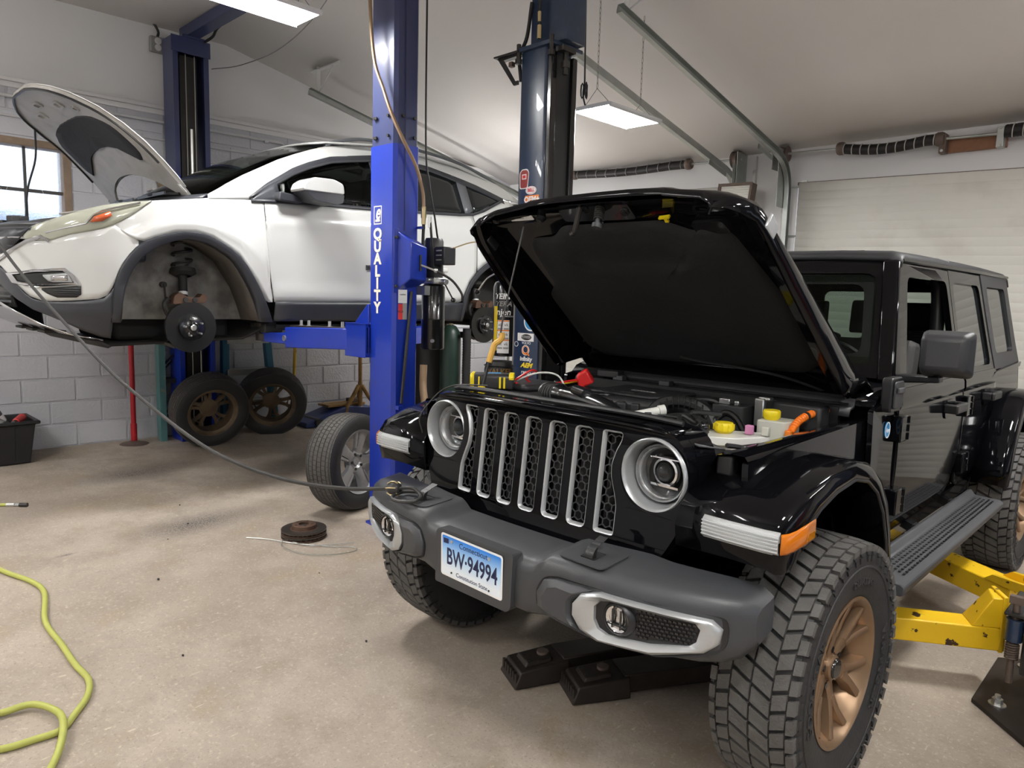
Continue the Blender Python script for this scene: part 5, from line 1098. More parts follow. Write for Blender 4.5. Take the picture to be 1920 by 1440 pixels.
# ---------------------------------------------------------------- hood, propped open
TH = R(38.3); HD = Vector((0, -math.cos(TH), math.sin(TH))); HN = Vector((0, math.sin(TH), math.cos(TH))); HO = Vector((0, .78, 1.275))
hd = lambda x, u, w: HO+Vector((x-.016*u, 0, 0))+HD*u+HN*w
def hw(u): return tab([(0, .735), (.3, .715), (.8, .68), (1.05, .66), (1.12, .645), (1.17, .61), (1.185, .54)], u)
def hdep(u): return tab([(0, .03), (.10, .05), (.20, .19), (.25, .20), (.8, .165), (1.05, .14), (1.14, .12), (1.185, .09)], u)
us = [0, .05, .10, .16, .20, .25, .4, .6, .8, .95, 1.05, 1.10, 1.13, 1.155, 1.175, 1.185]
rows = []
for u in us:
    W_, D_ = hw(u), hdep(u); nose = max(0, u-1.10)*.50; r_ = []
    half_ = [(1.0, -D_-nose*.2), (.998, -D_*.6), (.985, -.050-.02*u), (.955, -.026-.02*u), (.88, -.010-.012*u), (.60, .002), (.58, .010), (.30, .018), (0, .020)]
    for f, w in half_: r_.append(hd(-W_*f, u, w-nose))
    for f, w in half_[-2::-1]: r_.append(hd(W_*f, u, w-nose))
    rows.append(r_)
rows.append([p-HN*.028-HD*.002 for p in rows[-1]])
hood = pj(G().grid(rows), 'hood', 'car_black', solid=.006, sharp=50)
inn = []
for u in (.03, .12, .22, .4, .7, 1.0, 1.06, 1.10, 1.155, 1.18):
    W_, D_ = hw(u)-.012, hdep(u); nose = max(0, u-1.12)*.5
    inn.append([hd(x, u, w-nose) for x, w in ((-W_, -D_*.92), (-W_+.028, -D_*.92), (-W_+.034, -D_*.6), (-W_+.06, -.055), (-W_*.5, -.042), (0, -.038), (W_*.5, -.042), (W_-.06, -.055), (W_-.034, -D_*.6), (W_-.028, -D_*.92), (W_, -D_*.92))])
pj(G().grid(inn), 'hood_inner_panel', 'car_black', hood, sharp=40)
pad = roundpoly([(-.52, .14), (.52, .14), (.60, .22), (.585, .62), (.50, .98), (.40, 1.03), (.36, .99), (.25, 1.055), (-.22, 1.06), (-.30, 1.0), (-.42, 1.0), (-.47, .95), (-.50, .70), (-.585, .62), (-.60, .22)], .035, 4)
g = G(); n_ = 26
def wpad(x, u): return -.062-.010*math.exp(-((u-.80)/.018)**2)*(1 if abs(x) < .26 else 0)+.012*math.exp(-((u-.86)/.05)**2)*(1 if abs(x) < .26 else 0)-.014*math.exp(-((abs(x)-.33)**2+(u-.86)**2)/.006)-.010*math.exp(-((abs(x)-.30)**2+(u-.40)**2)/.012)+.008*math.exp(-((x)**2+(u-.45)**2)/.02)
cx_, cu_ = 0, .6
for k in range(n_): pass
ring = [[(lerp(cx_, x, t), lerp(cu_, u, t)) for x, u in dens(pad, 2)] for t in (.04, .15, .27, .39, .5, .6, .7, .8, .9, .97, 1.0)]
rowsp = [[hd(x, u, wpad(x, u)+(.014 if i == 10 else .0)) for x, u in r_] for i, r_ in enumerate(ring)]
g.grid(rowsp, cu=True); g.add(rowsp[0], [tuple(range(len(rowsp[0])))])
pj(g, 'hood_liner', 'foam_black', hood, sharp=60)
pj(G().tube(crv([hd(x, u, -.07) for x, u in ((-.05, .21), (.05, .185), (.25, .16), (.42, .12), (.60, .02), (.63, -.02))], 5), .006, 6), 'washer_hose', 'ribbed_black', hood)
pj(G().plate(roundpoly([(-.18, 1.085), (.155, 1.075), (.15, 1.165), (-.175, 1.17)], .015, 3), [], lambda x, u, h: hd(x, u, -.05-h), 0, .006), 'latch_panel', 'gloss_black', hood)
lk = pj(G().tube(crv([hd(-.065, 1.155, -.05), hd(-.078, 1.13, -.075), hd(-.095, 1.10, -.10), hd(-.11, 1.08, -.115), hd(-.113, 1.09, -.128)], 4), [.011]*12+[.010]*4+[.006], 8), 'safety_hook', 'dark_steel', hood)
pj(G().mm(-.02, .02, -.02, .02, -.01, .01).map(lambda v: hd(-.055+v.x*1.2, 1.15+v.y*.7, -.052+v.z*.6)), 'hook_bracket', 'gloss_black', hood)
pj(G().tube([hd(.025+.018*math.cos(a), 1.145+.018*math.sin(a)-a*.0006, -.05-.05*a/44) for a in [i*.5 for i in range(88)]], .0028, 5), 'latch_spring', 'dark_steel', hood)
pj(G().cyl(hd(.025, 1.145, -.05), hd(.025, 1.115, -.115), .009, n=10).cyl(hd(.025, 1.117, -.110), hd(.025, 1.111, -.126), .019, n=16), 'latch_pin', 'grey_plastic', hood)
for x, u in ((-.545, 1.125), (.124, 1.115), (-.30, 1.11)): pj(G().cyl(hd(x, u, -.04), hd(x, u, -.062), .022, .017, n=14).cyl(hd(x, u, -.06), hd(x, u, -.068), .012, n=10), 'hood_bumper', 'trim_black', hood)
pj(G().plate(rrect(.40, .47, 1.085, 1.125, .018, 4), [rrect(.412, .458, 1.094, 1.116, .01, 4)], lambda x, u, h: hd(x, u, -.05-h), 0, .01), 'drain_hole', 'gloss_black', hood)
pj(G().plate(roundpoly([(.37, .985), (.50, .985), (.485, 1.045), (.365, 1.045)], .015, 3), [], lambda x, u, h: hd(x, u, -.05-h), 0, .012), 'latch_recess', 'gloss_black', hood, bevel=.004)
lb = pj(G().plate(rrect(-.465, -.335, 1.108, 1.152, .004, 2), [], lambda x, u, h: hd(x, u, -.052-h), 0, .002), 'emission_label', 'white_decal', hood)
for u, w_, x in ((1.141, .10, -.405), (1.130, .085, -.41), (1.121, .07, -.42)): pj(G().plate([(x-w_/2, u-.002), (x+w_/2, u-.002), (x+w_/2, u+.002), (x-w_/2, u+.002)], [], lambda x, u, h: hd(x, u, -.0541-h), 0, .0004), 'label_print', 'grey_decal', hood)
yc = pj(G().plate([(.255, 1.075), (.30, 1.078), (.30, 1.086), (.255, 1.083)], [], lambda x, u, h: hd(x, u, -.055-h), 0, .012).plate([(.271, 1.055), (.285, 1.055), (.285, 1.078), (.271, 1.078)], [], lambda x, u, h: hd(x, u, -.055-h), 0, .008), 'yellow_clip', 'cap_yellow', hood)
for s in (-1, 1):
    pj(G().mm(-.03, .03, -.035, .035, -.03, .03).map(lambda v: hd(s*.640+v.x, 1.03+v.y, -.085+v.z)), 'hood_catch_loop', 'silver_paint' if s > 0 else 'trim_black', hood, bevel=.006)
    pj(G().tube([hd(s*.60, .08, -.05), Vector((s*.62, .80, 1.22))], .012, 8), 'hood_hinge', 'car_black', hood)
# prop rod: yellow grip low down, thin bare rod above
ra_, rb_ = Vector((-.475, -.285, 1.205)), Vector((-.415, -.12, 1.895)); rp = lambda t, dx=0: ra_.lerp(rb_, t)+Vector((dx, dx*.8, 0))
rod = pj(G().tube([rp(0), rp(.13), rp(.20)], .006, 7).tube([rp(.18), rp(.24)], .0065, 7), 'prop_rod', 'trim_black', hood)
pj(G().tube([rp(.355, .014), rp(.42, .010), rp(1.0)], .0038, 7), 'rod_shaft', 'dark_steel', hood)
pj(G().tube(crv([rp(.175), rp(.24, .002), rp(.285, .004), rp(.305, .016), rp(.33, .022), rp(.355, .018)], 3), .0125, 8), 'rod_grip', 'cream_decal' if False else 'rod_yellow' if 'rod_yellow' in MATS else mat('rod_yellow', (.62, .36, .07), .5), hood)
pj(G().tube([rp(-.01), rp(.03)], .012, 8), 'rod_foot', 'cap_yellow', hood)

# ---------------------------------------------------------------- engine bay
pj(G().mm(-.62, .62, -.36, .62, .84, .86), 'bay_floor', 'bay_black'); pj(G().mm(-.66, .66, .60, .63, .84, 1.20), 'firewall', 'bay_black')
ec = pj(G().prism(roundpoly([(-.38, .16), (.06, .16), (.17, .28), (.17, .585), (-.38, .585)], .03, 3), 'z', 1.0, 1.185), 'engine_cover', 'cover_black', bevel=.02)
pj(G().prism(roundpoly([(-.30, .22), (.02, .22), (.08, .30), (.08, .52), (-.30, .52)], .02, 3), 'z', 1.185, 1.198), 'cover_raised', 'cover_black', ec, bevel=.006)
pj(G().lathe([(.001, 0), (.030, 0), (.034, .004), (.042, .006), (.044, .0)], (-.20, .21, 1.186), (0, 0, 1), 20), 'oil_cap', 'trim_black', ec); pj(text('HYBRID', .030, lambda x, y, h: (-.10+x, .36+y, 1.1985+h), .001, sx=1.2), 'cover_lettering', 'grey_decal', ec)
pj(G().box((-.14, .275, 1.199), (.12, .025, .006)), 'cover_slot', 'black_decal', ec)
ab = pj(G().prism(roundpoly([(-.58, -.20), (-.30, -.20), (-.27, -.10), (-.27, .10), (-.58, .10)], .03, 3), 'z', 1.05, 1.205), 'air_box', 'cover_black', bevel=.02)
pj(G().prism(roundpoly([(-.53, -.16), (-.34, -.16), (-.32, -.08), (-.32, .06), (-.53, .06)], .02, 3), 'z', 1.205, 1.235), 'air_box_lid', 'cover_black', ab, bevel=.012)
path = crv([(-.30, -.06, 1.195), (-.22, -.09, 1.205), (-.10, -.12, 1.205), (.02, -.15, 1.20), (.12, -.18, 1.185), (.20, -.21, 1.15), (.25, -.20, 1.10)], 6)
it = pj(G().tube(path, [.040]*5+[.045]*3+[.036]*(len(path)-8), 14), 'intake_tube', 'gloss_black')
for k, c in enumerate(((-.285, -.065, 1.197), (-.265, -.075, 1.20), (-.245, -.083, 1.202), (-.225, -.09, 1.204), (-.207, -.094, 1.205))): pj(G().lathe([(.040+.010*math.cos(u), .006*math.sin(u)) for u in [2*PI*i/8 for i in range(8)]], c, (1, -.4, .15), 20, closed=True), 'intake_bellows', 'ribbed_black', it)
for k in range(6): pj(G().lathe([(.036+.010*math.cos(u), .006*math.sin(u)) for u in [2*PI*i/8 for i in range(8)]], (.165+.015*k, -.20-.004*k, 1.17-.014*k), (.7, -.25, -.6), 20, closed=True), 'intake_bellows', 'ribbed_black', it)
pj(G().lathe([(.048, -.008), (.050, 0), (.048, .008)], (-.30, -.06, 1.196), (1, -.4, .15), 20), 'hose_clamp', 'bright_steel', it)
pj(G().cyl((-.10, -.12, 1.235), (-.02, -.15, 1.23), .026, n=14), 'resonator', 'gloss_black', it)
# coolant tank with caps and the silver receiver in front
ct = pj(G().prism(roundpoly([(.33, -.02), (.50, .06), (.57, .20), (.53, .27), (.40, .20), (.31, .10)], .02, 3), 'z', 1.05, 1.115), 'coolant_tank', 'white_plastic', bevel=.012)
pj(G().lathe([(.001, .03), (.032, .03), (.036, .024), (.036, .0), (.026, -.01)], (.415, .135, 1.125), (0, 0, 1), 20), 'coolant_cap', 'cap_yellow', ct); pj(G().lathe([(.001, .03), (.026, .03), (.029, .024), (.029, .0), (.022, -.01)], (.365, .06, 1.12), (0, 0, 1), 20), 'degas_cap', 'gloss_black', ct)
for k in range(10): a = 2*PI*k/10; pj(G().box((.415+.036*math.cos(a), .135+.036*math.sin(a), 1.138), (.006, .006, .022)), 'cap_rib', 'cap_yellow', ct)
pj(G().cyl((.41, -.08, 1.07), (.53, -.02, 1.075), .028, n=16).cyl((.53, -.02, 1.075), (.545, -.013, 1.076), .032, n=16), 'receiver_bottle', 'bright_steel')
pj(G().prism(roundpoly([(.52, -.02), (.63, .05), (.63, .25), (.58, .22)], .01, 2), 'z', 1.06, 1.10), 'fuse_box', 'bay_black', bevel=.008)
br = pj(G().prism(roundpoly([(.445, .33), (.56, .35), (.57, .47), (.455, .46)], .02, 3), 'z', 1.05, 1.150), 'brake_reservoir', 'cloudy_plastic', bevel=.014)
pj(G().lathe([(.001, .028), (.030, .028), (.034, .022), (.034, .0), (.024, -.012)], (.485, .385, 1.160), (0, 0, 1), 20), 'brake_cap', 'cap_yellow', br)
for x, y, m in ((.555, .19, 'cloudy_plastic'), (.50, .17, 'clamp_pink')):
    if m not in MATS: mat(m, (.55, .22, .40), .5)
    pj(G().box((x, y, 1.135), (.028, .024, .035)), 'connector', m, bevel=.004)
bb = pj(G().prism(roundpoly([(.20, .42), (.34, .43), (.35, .55), (.20, .54)], .02, 3), 'z', 1.05, 1.175), 'vacuum_box', 'cover_black', bevel=.015)
pj(G().mm(.22, .27, .45, .49, 1.175, 1.20).mm(.29, .31, .45, .47, 1.175, 1.195), 'box_fittings', 'bright_steel', bb, bevel=.004)
pj(G().mm(.37, .41, .47, .50, 1.10, 1.215).mm(.375, .425, .49, .53, 1.205, 1.22), 'strut_bracket', 'bright_steel', bevel=.005)
oc = crv([(.575, .36, 1.115), (.58, .41, 1.15), (.59, .47, 1.17), (.605, .54, 1.18), (.615, .61, 1.183)], 5)
ow = pj(G().tube(oc, .014, 12), 'high_voltage_cable', 'cable_orange')
for i in range(2, len(oc)-1): 
    d_ = (oc[min(i+1, len(oc)-1)]-oc[i-1]).normalized(); pj(G().lathe([(.0135, -.004), (.0160, 0), (.0135, .004)], oc[i], d_, 14), 'cable_ring', 'cable_orange', ow)
pj(G().cyl(oc[9], oc[10], .0165, n=14), 'cable_tape', 'black_decal', ow); pj(G().box((.573, .348, 1.108), (.024, .024, .03)), 'cable_boot', 'orange_decal', ow, bevel=.004)
# harness, hoses, brackets and connectors around the engine
def hose(pts, r, m='ribbed_black', name='hose'): return pj(G().tube(crv(pts, 6), r, 9), name, m)
hose([(.08, .12, 1.12), (.12, .16, 1.185), (.20, .20, 1.20), (.28, .23, 1.17), (.33, .23, 1.10)], .026); hose([(.30, .25, 1.12), (.34, .28, 1.165), (.39, .28, 1.15), (.44, .26, 1.10)], .014, 'gloss_black')
hose([(.06, .30, 1.16), (.12, .42, 1.18), (.18, .47, 1.18), (.22, .48, 1.16)], .013); hose([(-.25, .62, 1.15), (0, .60, 1.16), (.3, .60, 1.15)], .009)
for k in range(12): a = k/11; pj(G().lathe([(.026, -.003), (.029, 0), (.026, .003)], (lerp(.09, .31, a), lerp(.13, .235, a), 1.135+.066*math.sin(PI*a)), (.8, .5, .35-.7*a), 12), 'hose_ring', 'ribbed_black')
pj(G().tube([(.10, -.05, 1.15), (.18, .05, 1.175)], .017, 10).tube([(.18, .05, 1.175), (.195, .07, 1.18)], .021, 10), 'white_pipe', 'white_plastic')
random.seed(3)
for k in range(34):
    x = random.uniform(.05, .45); y = random.uniform(-.22, .12); z = random.uniform(1.09, 1.155); m = random.choice(['cover_black', 'gloss_black', 'cover_black', 'white_plastic', 'grey_plastic', 'white_plastic', 'bright_steel'])
    pj(G().box((x, y, z), (random.uniform(.018, .05), random.uniform(.018, .04), random.uniform(.015, .04)), Rz(random.uniform(0, 1.5))), 'connector', m, bevel=.004)
for k in range(14):
    x = random.uniform(.0, .40); y = random.uniform(-.22, .1); p = [Vector((x, y, 1.14))]
    for i in range(4): p.append(p[-1]+Vector((random.uniform(-.06, .1), random.uniform(-.05, .08), random.uniform(-.03, .03))))
    pj(G().tube(crv(p, 4), random.choice([.004, .006, .009]), 6), 'wire', random.choice(['ribbed_black', 'cover_black', 'ribbed_black']))
for x, y in ((-.10, .10), (-.05, .12), (-.02, .09), (.03, .11)): pj(G().box((x, y, 1.155), (.035, .03, .05), Rz(.3)), 'coil_connector', 'cover_black', bevel=.005)
pj(G().grid([[(x, y, z) for x in (.16, .24, .32, .40)] for y, z in ((-.34, 1.20), (-.29, 1.205), (-.24, 1.175), (-.20, 1.15))]), 'radiator_shield', 'grey_plastic', solid=.006)
pj(G().grid([[(x, y, 1.20-.25*(x-.42)-.2*(y+.34)) for x in (.40, .48, .55, .60)] for y in (-.37, -.31, -.25, -.20)]), 'lamp_shield', 'grey_plastic', solid=.005)
for k in range(6): pj(G().box((.40+.02*k, -.365+.006*k, 1.205-.006*k), (.008, .03, .006), Rz(-.3)), 'shield_rib', 'trim_black')
pj(G().prism([(-.64, .42), (-.40, .42), (-.40, .60), (-.64, .60)], 'z', .95, 1.155), 'battery', 'bay_black', bevel=.01)
pj(G().prism([(.42, .52), (.63, .50), (.63, .60), (.42, .60)], 'z', 1.10, 1.205), 'cowl_box', 'cover_black', bevel=.012)
for x in (-.45, -.18): pj(G().mm(x, x+.06, .60, .64, 1.20, 1.225), 'cowl_clip', 'grey_plastic', bevel=.004)
pj(G().mm(-.55, -.42, .60, .66, 1.21, 1.245), 'cowl_bracket', 'cover_black', bevel=.006)
# thin grey trim hose hanging beside the right headlamp
pj(G().tube(crv([(-.36, -.36, 1.245), (-.50, -.39, 1.235), (-.60, -.40, 1.20), (-.64, -.45, 1.13), (-.655, -.47, 1.08), (-.645, -.46, 1.02), (-.64, -.45, .95), (-.63, -.46, .86), (-.61, -.48, .80)], 6), .003, 6), 'loose_trim_wire', 'dark_steel')

# ---------------------------------------------------------------- battery charger left on the grille top, jump leads
BC = thing('battery_charger', 'black and yellow battery charger resting on the open car grille', 'battery charger', (-.475, -.215, 1.213), rz=R(42))
G().prism([(-.045, 0), (.045, 0), (.045, .052), (.035, .064), (-.035, .064), (-.045, .052)], 'x', -.085, .085).done('case', 'black_plastic', BC, .006)
G().prism([(-.047, .0), (.047, .0), (.047, .053), (.036, .066), (-.036, .066), (-.047, .053)], 'x', -.097, -.078).done('end_cap', 'cap_yellow', BC, .006)
G().prism([(-.0465, .040), (.0465, .040), (.0465, .053), (.036, .0655), (-.036, .0655), (-.0465, .053)], 'x', .066, .088).done('corner_band', 'cap_yellow', BC, .003)
for x in (.030, .048): G().mm(x-.004, x+.004, -.0468, -.044, .004, .052).done('side_stripe', 'cap_yellow', BC)
G().mm(-.062, -.056, -.0468, -.044, .004, .052).done('side_stripe', 'cap_yellow', BC)
G().mm(-.025, .030, -.012, .022, .0642, .0655).done('display', 'blue_decal', BC)
for k in range(5): G().mm(-.040+.016*k, -.030+.016*k, -.028, -.020, .0642, .0652).done('button', 'grey_decal', BC)
for z in (.018, .045): G().lathe([(.008, 0), (.011, .002), (.014, 0)], (-.097, 0, z), (-1, 0, 0), 16).done('socket', 'yellow_decal', BC)
JL = thing('jump_leads', 'red and yellow charging leads with a red clamp on the battery', 'cable', (-.35, .1, 1.2))
def w_(pts, r, m, n): return G().tube(crv([(x+.35, y-.1, z-1.2) for x, y, z in pts], 6), r, 6).done(n, m, JL)
w_([(-.41, -.15, 1.25), (-.37, -.10, 1.29), (-.39, -.04, 1.28), (-.43, -.06, 1.25), (-.38, -.03, 1.22), (-.30, .03, 1.24), (-.27, .10, 1.25)], .005, 'clamp_red', 'red_lead'); w_([(-.41, -.15, 1.24), (-.38, -.12, 1.21), (-.36, -.05, 1.20), (-.35, 0, 1.215)], .005, 'clamp_red', 'red_lead')
w_([(-.41, -.14, 1.25), (-.36, -.06, 1.28), (-.30, .0, 1.27), (-.26, .02, 1.20)], .004, 'white_plastic', 'white_lead'); w_([(-.36, .02, 1.22), (-.33, .06, 1.23), (-.28, .12, 1.245)], .008, 'cap_yellow', 'yellow_lead')
G().hexa([(-.02, -.03, 0), (.05, -.01, 0), (.05, .04, 0), (-.02, .03, 0)], [(-.01, -.02, .06), (.04, -.005, .07), (.04, .03, .07), (-.01, .02, .06)]).done('red_clamp', 'clamp_red', JL, .008, loc=(.09, .03, .02), rot=(.2, -.4, .5)); G().box((-.02, -.02, .01), (.025, .05, .06), Rz(.5)).done('black_clamp', 'gloss_black', JL, .006)
# ================================================================ white crossover on the lift
mat('car_white', (.57, .575, .56), .16, coat=.8, spec=.5)
mat('cladding', (.032, .034, .041), .42, var=.1, vscale=10)
mat('hazy_lens', (.72, .73, .62), .14, trans=.6, ior=1.2, coat=.6, var=.15, vscale=9)
mat('marker_orange', (.50, .085, .02), .25, coat=.5)
mat('chrome_dull', (.55, .55, .56), .18, .95)
mat('under_white', (.40, .385, .36), .5, var=.12, vscale=8, dirt=(.16, .14, .12), dscale=6, damt=.5, dlo=.5, dhi=.75)
mat('wing_grey', (.20, .195, .18), .6, var=.25, vscale=7, dirt=(.05, .045, .04), dscale=6, damt=.8, dlo=.45, dhi=.65)
mat('liner_brown', (.075, .065, .055), .75, var=.3, vscale=6, bump=.2, bscale=20)
mat('under_dark', (.018, .017, .016), .7, var=.3, vscale=10)
mat('rail_grey', (.16, .17, .185), .4, .4)
mat('clear_glass', (.70, .78, .74), .02, trans=1, ior=1.12)
mat('bare_pad', (.020, .020, .023), .8, var=.3, vscale=6, bump=.3, bscale=25)
CV = thing('crossover_car', 'white crossover car without wheels raised on the blue lift, hood open', 'car', (-3.92, -.43, 1.16))
def cplan(y):
    if y < -.2: return max(0., 1-((-.2-y)/.78)**2.6)**(1/2.2) if y > -.98 else 0
    return tab([(2.6, 1), (3.0, .96), (3.4, .86), (3.55, .72)], y)
CBt = [(.10, .80), (.2, .86), (.35, .90), (.6, .915), (.85, .91), (1.0, .895), (1.07, .88), (1.30, .775), (1.48, .69), (1.58, .60)]
cs = lambda y, z, d=0: tab(CBt, z)*cplan(y)+d
def gp(name, m, ys, lo, hi, parent=None, d=0, nz=8, s=1, crease=None, **k):
    """car side panel: grid between lower and upper edge curves"""
    rows = []
    for y in ys:
        a, b = lo(y), hi(y); r_ = []
        for j in range(nz+1):
            z = lerp(a, b, j/nz); dd = d+(crease(y, z) if crease else 0); r_.append((s*cs(y, z, dd), y, z))
        rows.append(r_)
    return G().grid(rows[::-1] if s > 0 else rows).done(name, m, parent or CV, **{**dict(solid=.012, sharp=50), **k})
def lin(a, b, n): return [lerp(a, b, i/n) for i in range(n+1)]
T = lambda *p: (lambda y: tab(p, y))
archO = [(-.496, .22), (-.485, .428), (-.428, .589), (-.314, .717), (-.124, .788), (.0, .797), (.110, .773), (.286, .664), (.417, .474), (.477, .355), (.539, .22)]
archI = [(-.443, .22), (-.422, .430), (-.348, .593), (-.223, .692), (-.093, .741), (.0, .744), (.108, .715), (.248, .627), (.360, .454), (.405, .34), (.441, .22)]
def bulge(y, z): return .012*math.exp(-((z-.90-.03*y)/.035)**2)*(1 if y > .4 else 0)-.006*math.exp(-((z-.62)/.10)**2)+.012*math.exp(-((z-.43)/.03)**2)*(1 if .55 < y < 2.2 else 0)
def hl_top(y): return tab([(-.95, .60), (-.866, .70), (-.775, .69), (-.681, .731), (-.521, .778), (-.48, .80)], y)
for s in (1, -1):
    # bumper skin
    gp('front_bumper', 'car_white', [-.972, -.965, -.955, -.94, -.92, -.89, -.85, -.80, -.74, -.68, -.62, -.56, -.515, -.49, -.47, -.44, -.40, -.36, -.345], T((-.98, .60), (-.944, .546), (-.914, .474), (-.870, .388), (-.832, .346), (-.78, .339), (-.644, .351), (-.544, .363), (-.512, .386), (-.485, .44), (-.428, .589), (-.345, .69)), T((-.98, .61), (-.95, .60), (-.90, .66), (-.85, .69), (-.775, .69), (-.681, .731), (-.521, .778), (-.48, .812), (-.414, .760), (-.345, .716)), s=s, nz=10)
    gp('front_fender', 'car_white', [-.478, -.44, -.40, -.36, -.314, -.26, -.20, -.124, -.06, 0, .06, .11, .17, .23, .286, .33, .37, .417, .45, .47, .49, .505, .52], T((-.478, .805), (-.414, .755), (-.338, .71), (-.314, .717), (-.124, .788), (0, .797), (.11, .773), (.286, .664), (.417, .474), (.477, .36), (.52, .36)), T((-.478, .815), (-.396, .855), (-.312, .915), (-.259, .966), (-.113, .989), (.055, 1.016), (.15, 1.035), (.47, 1.045), (.475, .89), (.50, .5), (.525, .37)), s=s, nz=10, crease=lambda y, z: .010*math.exp(-((math.hypot(y, z-.25)-.60)/.03)**2))
    fd = gp('front_door', 'car_white', [.478, .482, .50, .52, .535, .56, .62, .70, .85, 1.0, 1.2, 1.35, 1.50, 1.515], T((.478, .85), (.50, .60), (.52, .45), (.535, .362), (1.515, .368)), T((.478, 1.043), (.654, 1.057), (1.327, 1.085), (1.52, 1.092)), s=s, nz=16, crease=bulge)
    rd = gp('rear_door', 'car_white', [1.525, 1.56, 1.7, 1.9, 2.1, 2.24, 2.28, 2.32, 2.357, 2.40, 2.44], T((1.525, .368), (2.24, .383), (2.28, .40), (2.357, .561), (2.44, .655)), T((1.525, 1.093), (2.44, 1.146)), s=s, nz=14, crease=bulge)
    gp('rear_quarter', 'car_white', [2.45, 2.5, 2.544, 2.62, 2.70, 2.8, 2.9, 3.0, 3.08, 3.15, 3.2, 3.3, 3.4, 3.5, 3.54], T((2.45, .665), (2.544, .732), (2.66, .79), (2.80, .785), (2.95, .72), (3.08, .58), (3.15, .42), (3.2, .38), (3.54, .40)), T((2.45, 1.146), (2.55, 1.20), (2.95, 1.36), (3.1, 1.30), (3.3, 1.15), (3.54, .95)), s=s, nz=10)
    # black lower cladding
    gp('lower_cladding', 'cladding', [-.96, -.947, -.93, -.899, -.87, -.842, -.80, -.735, -.68, -.639, -.58, -.531, -.50, -.484], T((-.96, .44), (-.947, .425), (-.899, .348), (-.842, .288), (-.735, .230), (-.639, .175), (-.531, .129), (-.484, .122)), T((-.96, .55), (-.944, .535), (-.914, .468), (-.870, .382), (-.832, .341), (-.78, .334), (-.644, .346), (-.544, .358), (-.512, .381), (-.484, .43)), s=s, nz=8, d=.004, crease=lambda y, z: .012*math.exp(-((z-.283)/.03)**2))
    gp('sill_cladding', 'cladding', lin(.54, 2.29, 12), T((.54, .228), (2.3, .224)), T((.54, .362), (2.3, .384)), s=s, d=.012, nz=6)
    def arch(O, I, name):
        rows = []
        for (a, b), (c, e) in zip(crv([(p[0], p[1], 0) for p in O], 3), crv([(p[0], p[1], 0) for p in I], 3)) if False else zip([(v.x, v.y) for v in crv([(p[0], p[1], 0) for p in O], 3)], [(v.x, v.y) for v in crv([(p[0], p[1], 0) for p in I], 3)]):
            rows.append([(s*cs(a, b, .002), a, b), (s*cs(lerp(a, c, .12), lerp(b, e, .12), .016), lerp(a, c, .12), lerp(b, e, .12)), (s*cs(lerp(a, c, .85), lerp(b, e, .85), .014), lerp(a, c, .85), lerp(b, e, .85)), (s*cs(c, e, .004), c, e), (s*cs(c, e, -.05), c, e)])
        return G().grid(rows).done(name, 'cladding', CV, sharp=50, solid=.003)
    arch(archO, archI, 'arch_cladding')
    ro = [(2.278, .22), (2.293, .42), (2.357, .561), (2.44, .655), (2.544, .732), (2.66, .785), (2.80, .78), (2.95, .72), (3.08, .58), (3.15, .42), (3.17, .30)]; arch(ro, [(2.72+(a-2.72)*.90, .25+(b-.25)*.90) for a, b in ro], 'arch_cladding')
    # inner wheel house
    for yc, P_ in ((0, archI), (2.70, [(2.72+(a-2.72)*.90, .25+(b-.25)*.90) for a, b in ro])):
        rows = [[(s*x, a, b+.01) for a, b in P_] for x in (.86, .70, .58)]
        G().grid(rows).done('wheel_liner', 'liner_brown' if yc == 0 else 'under_dark', CV, sharp=60, solid=.004)
        G().prism([(p[0], p[1]+.01) for p in P_], 'x', s*.50, s*.58).done('inner_wing', 'wing_grey' if yc == 0 else 'under_dark', CV)
    # glasshouse
    wt = T((.36, 1.05), (.521, 1.172), (.811, 1.349), (1.106, 1.457), (1.495, 1.535), (1.80, 1.555), (2.085, 1.541), (2.403, 1.476), (2.644, 1.426), (2.93, 1.355))
    bl = T((.36, 1.035), (.654, 1.060), (1.327, 1.088), (1.525, 1.096), (2.399, 1.145), (2.55, 1.185), (2.94, 1.35))
    gp('door_frame', 'cladding', [.37, .42, .47, .52, .62, .75, .9, 1.1, 1.3, 1.5, 1.7, 1.9, 2.1, 2.3, 2.45, 2.6, 2.75, 2.93], lambda y: wt(y)-.045*min(1, (y-.36)/.2), lambda y: wt(y)+.006, s=s, nz=2, d=.003)
    gp('belt_strip', 'chrome_dull' if False else 'cladding', lin(.38, 2.92, 16), lambda y: bl(y)-.008, lambda y: bl(y)+.014, s=s, nz=1, d=.008)
    gp('sail_panel', 'cladding', lin(.38, .60, 6), lambda y: bl(y), lambda y: wt(y)-.02, s=s, nz=3, d=.004)
    gp('door_window', 'clear_glass', lin(.60, 1.46, 8), lambda y: bl(y)+.01, lambda y: wt(y)-.035, fd, s=s, nz=5, d=-.006, solid=.004)
    gp('centre_pillar', 'cladding', lin(1.46, 1.60, 2), lambda y: bl(y)+.01, lambda y: wt(y)-.03, s=s, nz=5, d=0)
    gp('door_window', 'dark_glass', lin(1.60, 2.36, 8), lambda y: bl(y)+.01, lambda y: wt(y)-.035, rd, s=s, nz=5, d=-.006, solid=.004)
    gp('rear_pillar', 'rail_grey', lin(2.36, 2.46, 2), lambda y: bl(y)+.01+(y-2.36)*.2, lambda y: wt(y)-.03, s=s, nz=5, d=.002)
    gp('quarter_window', 'dark_glass', lin(2.46, 2.88, 6), lambda y: max(bl(y)+.01, 1.15), lambda y: wt(y)-.03, s=s, nz=4, d=-.006, solid=.004)
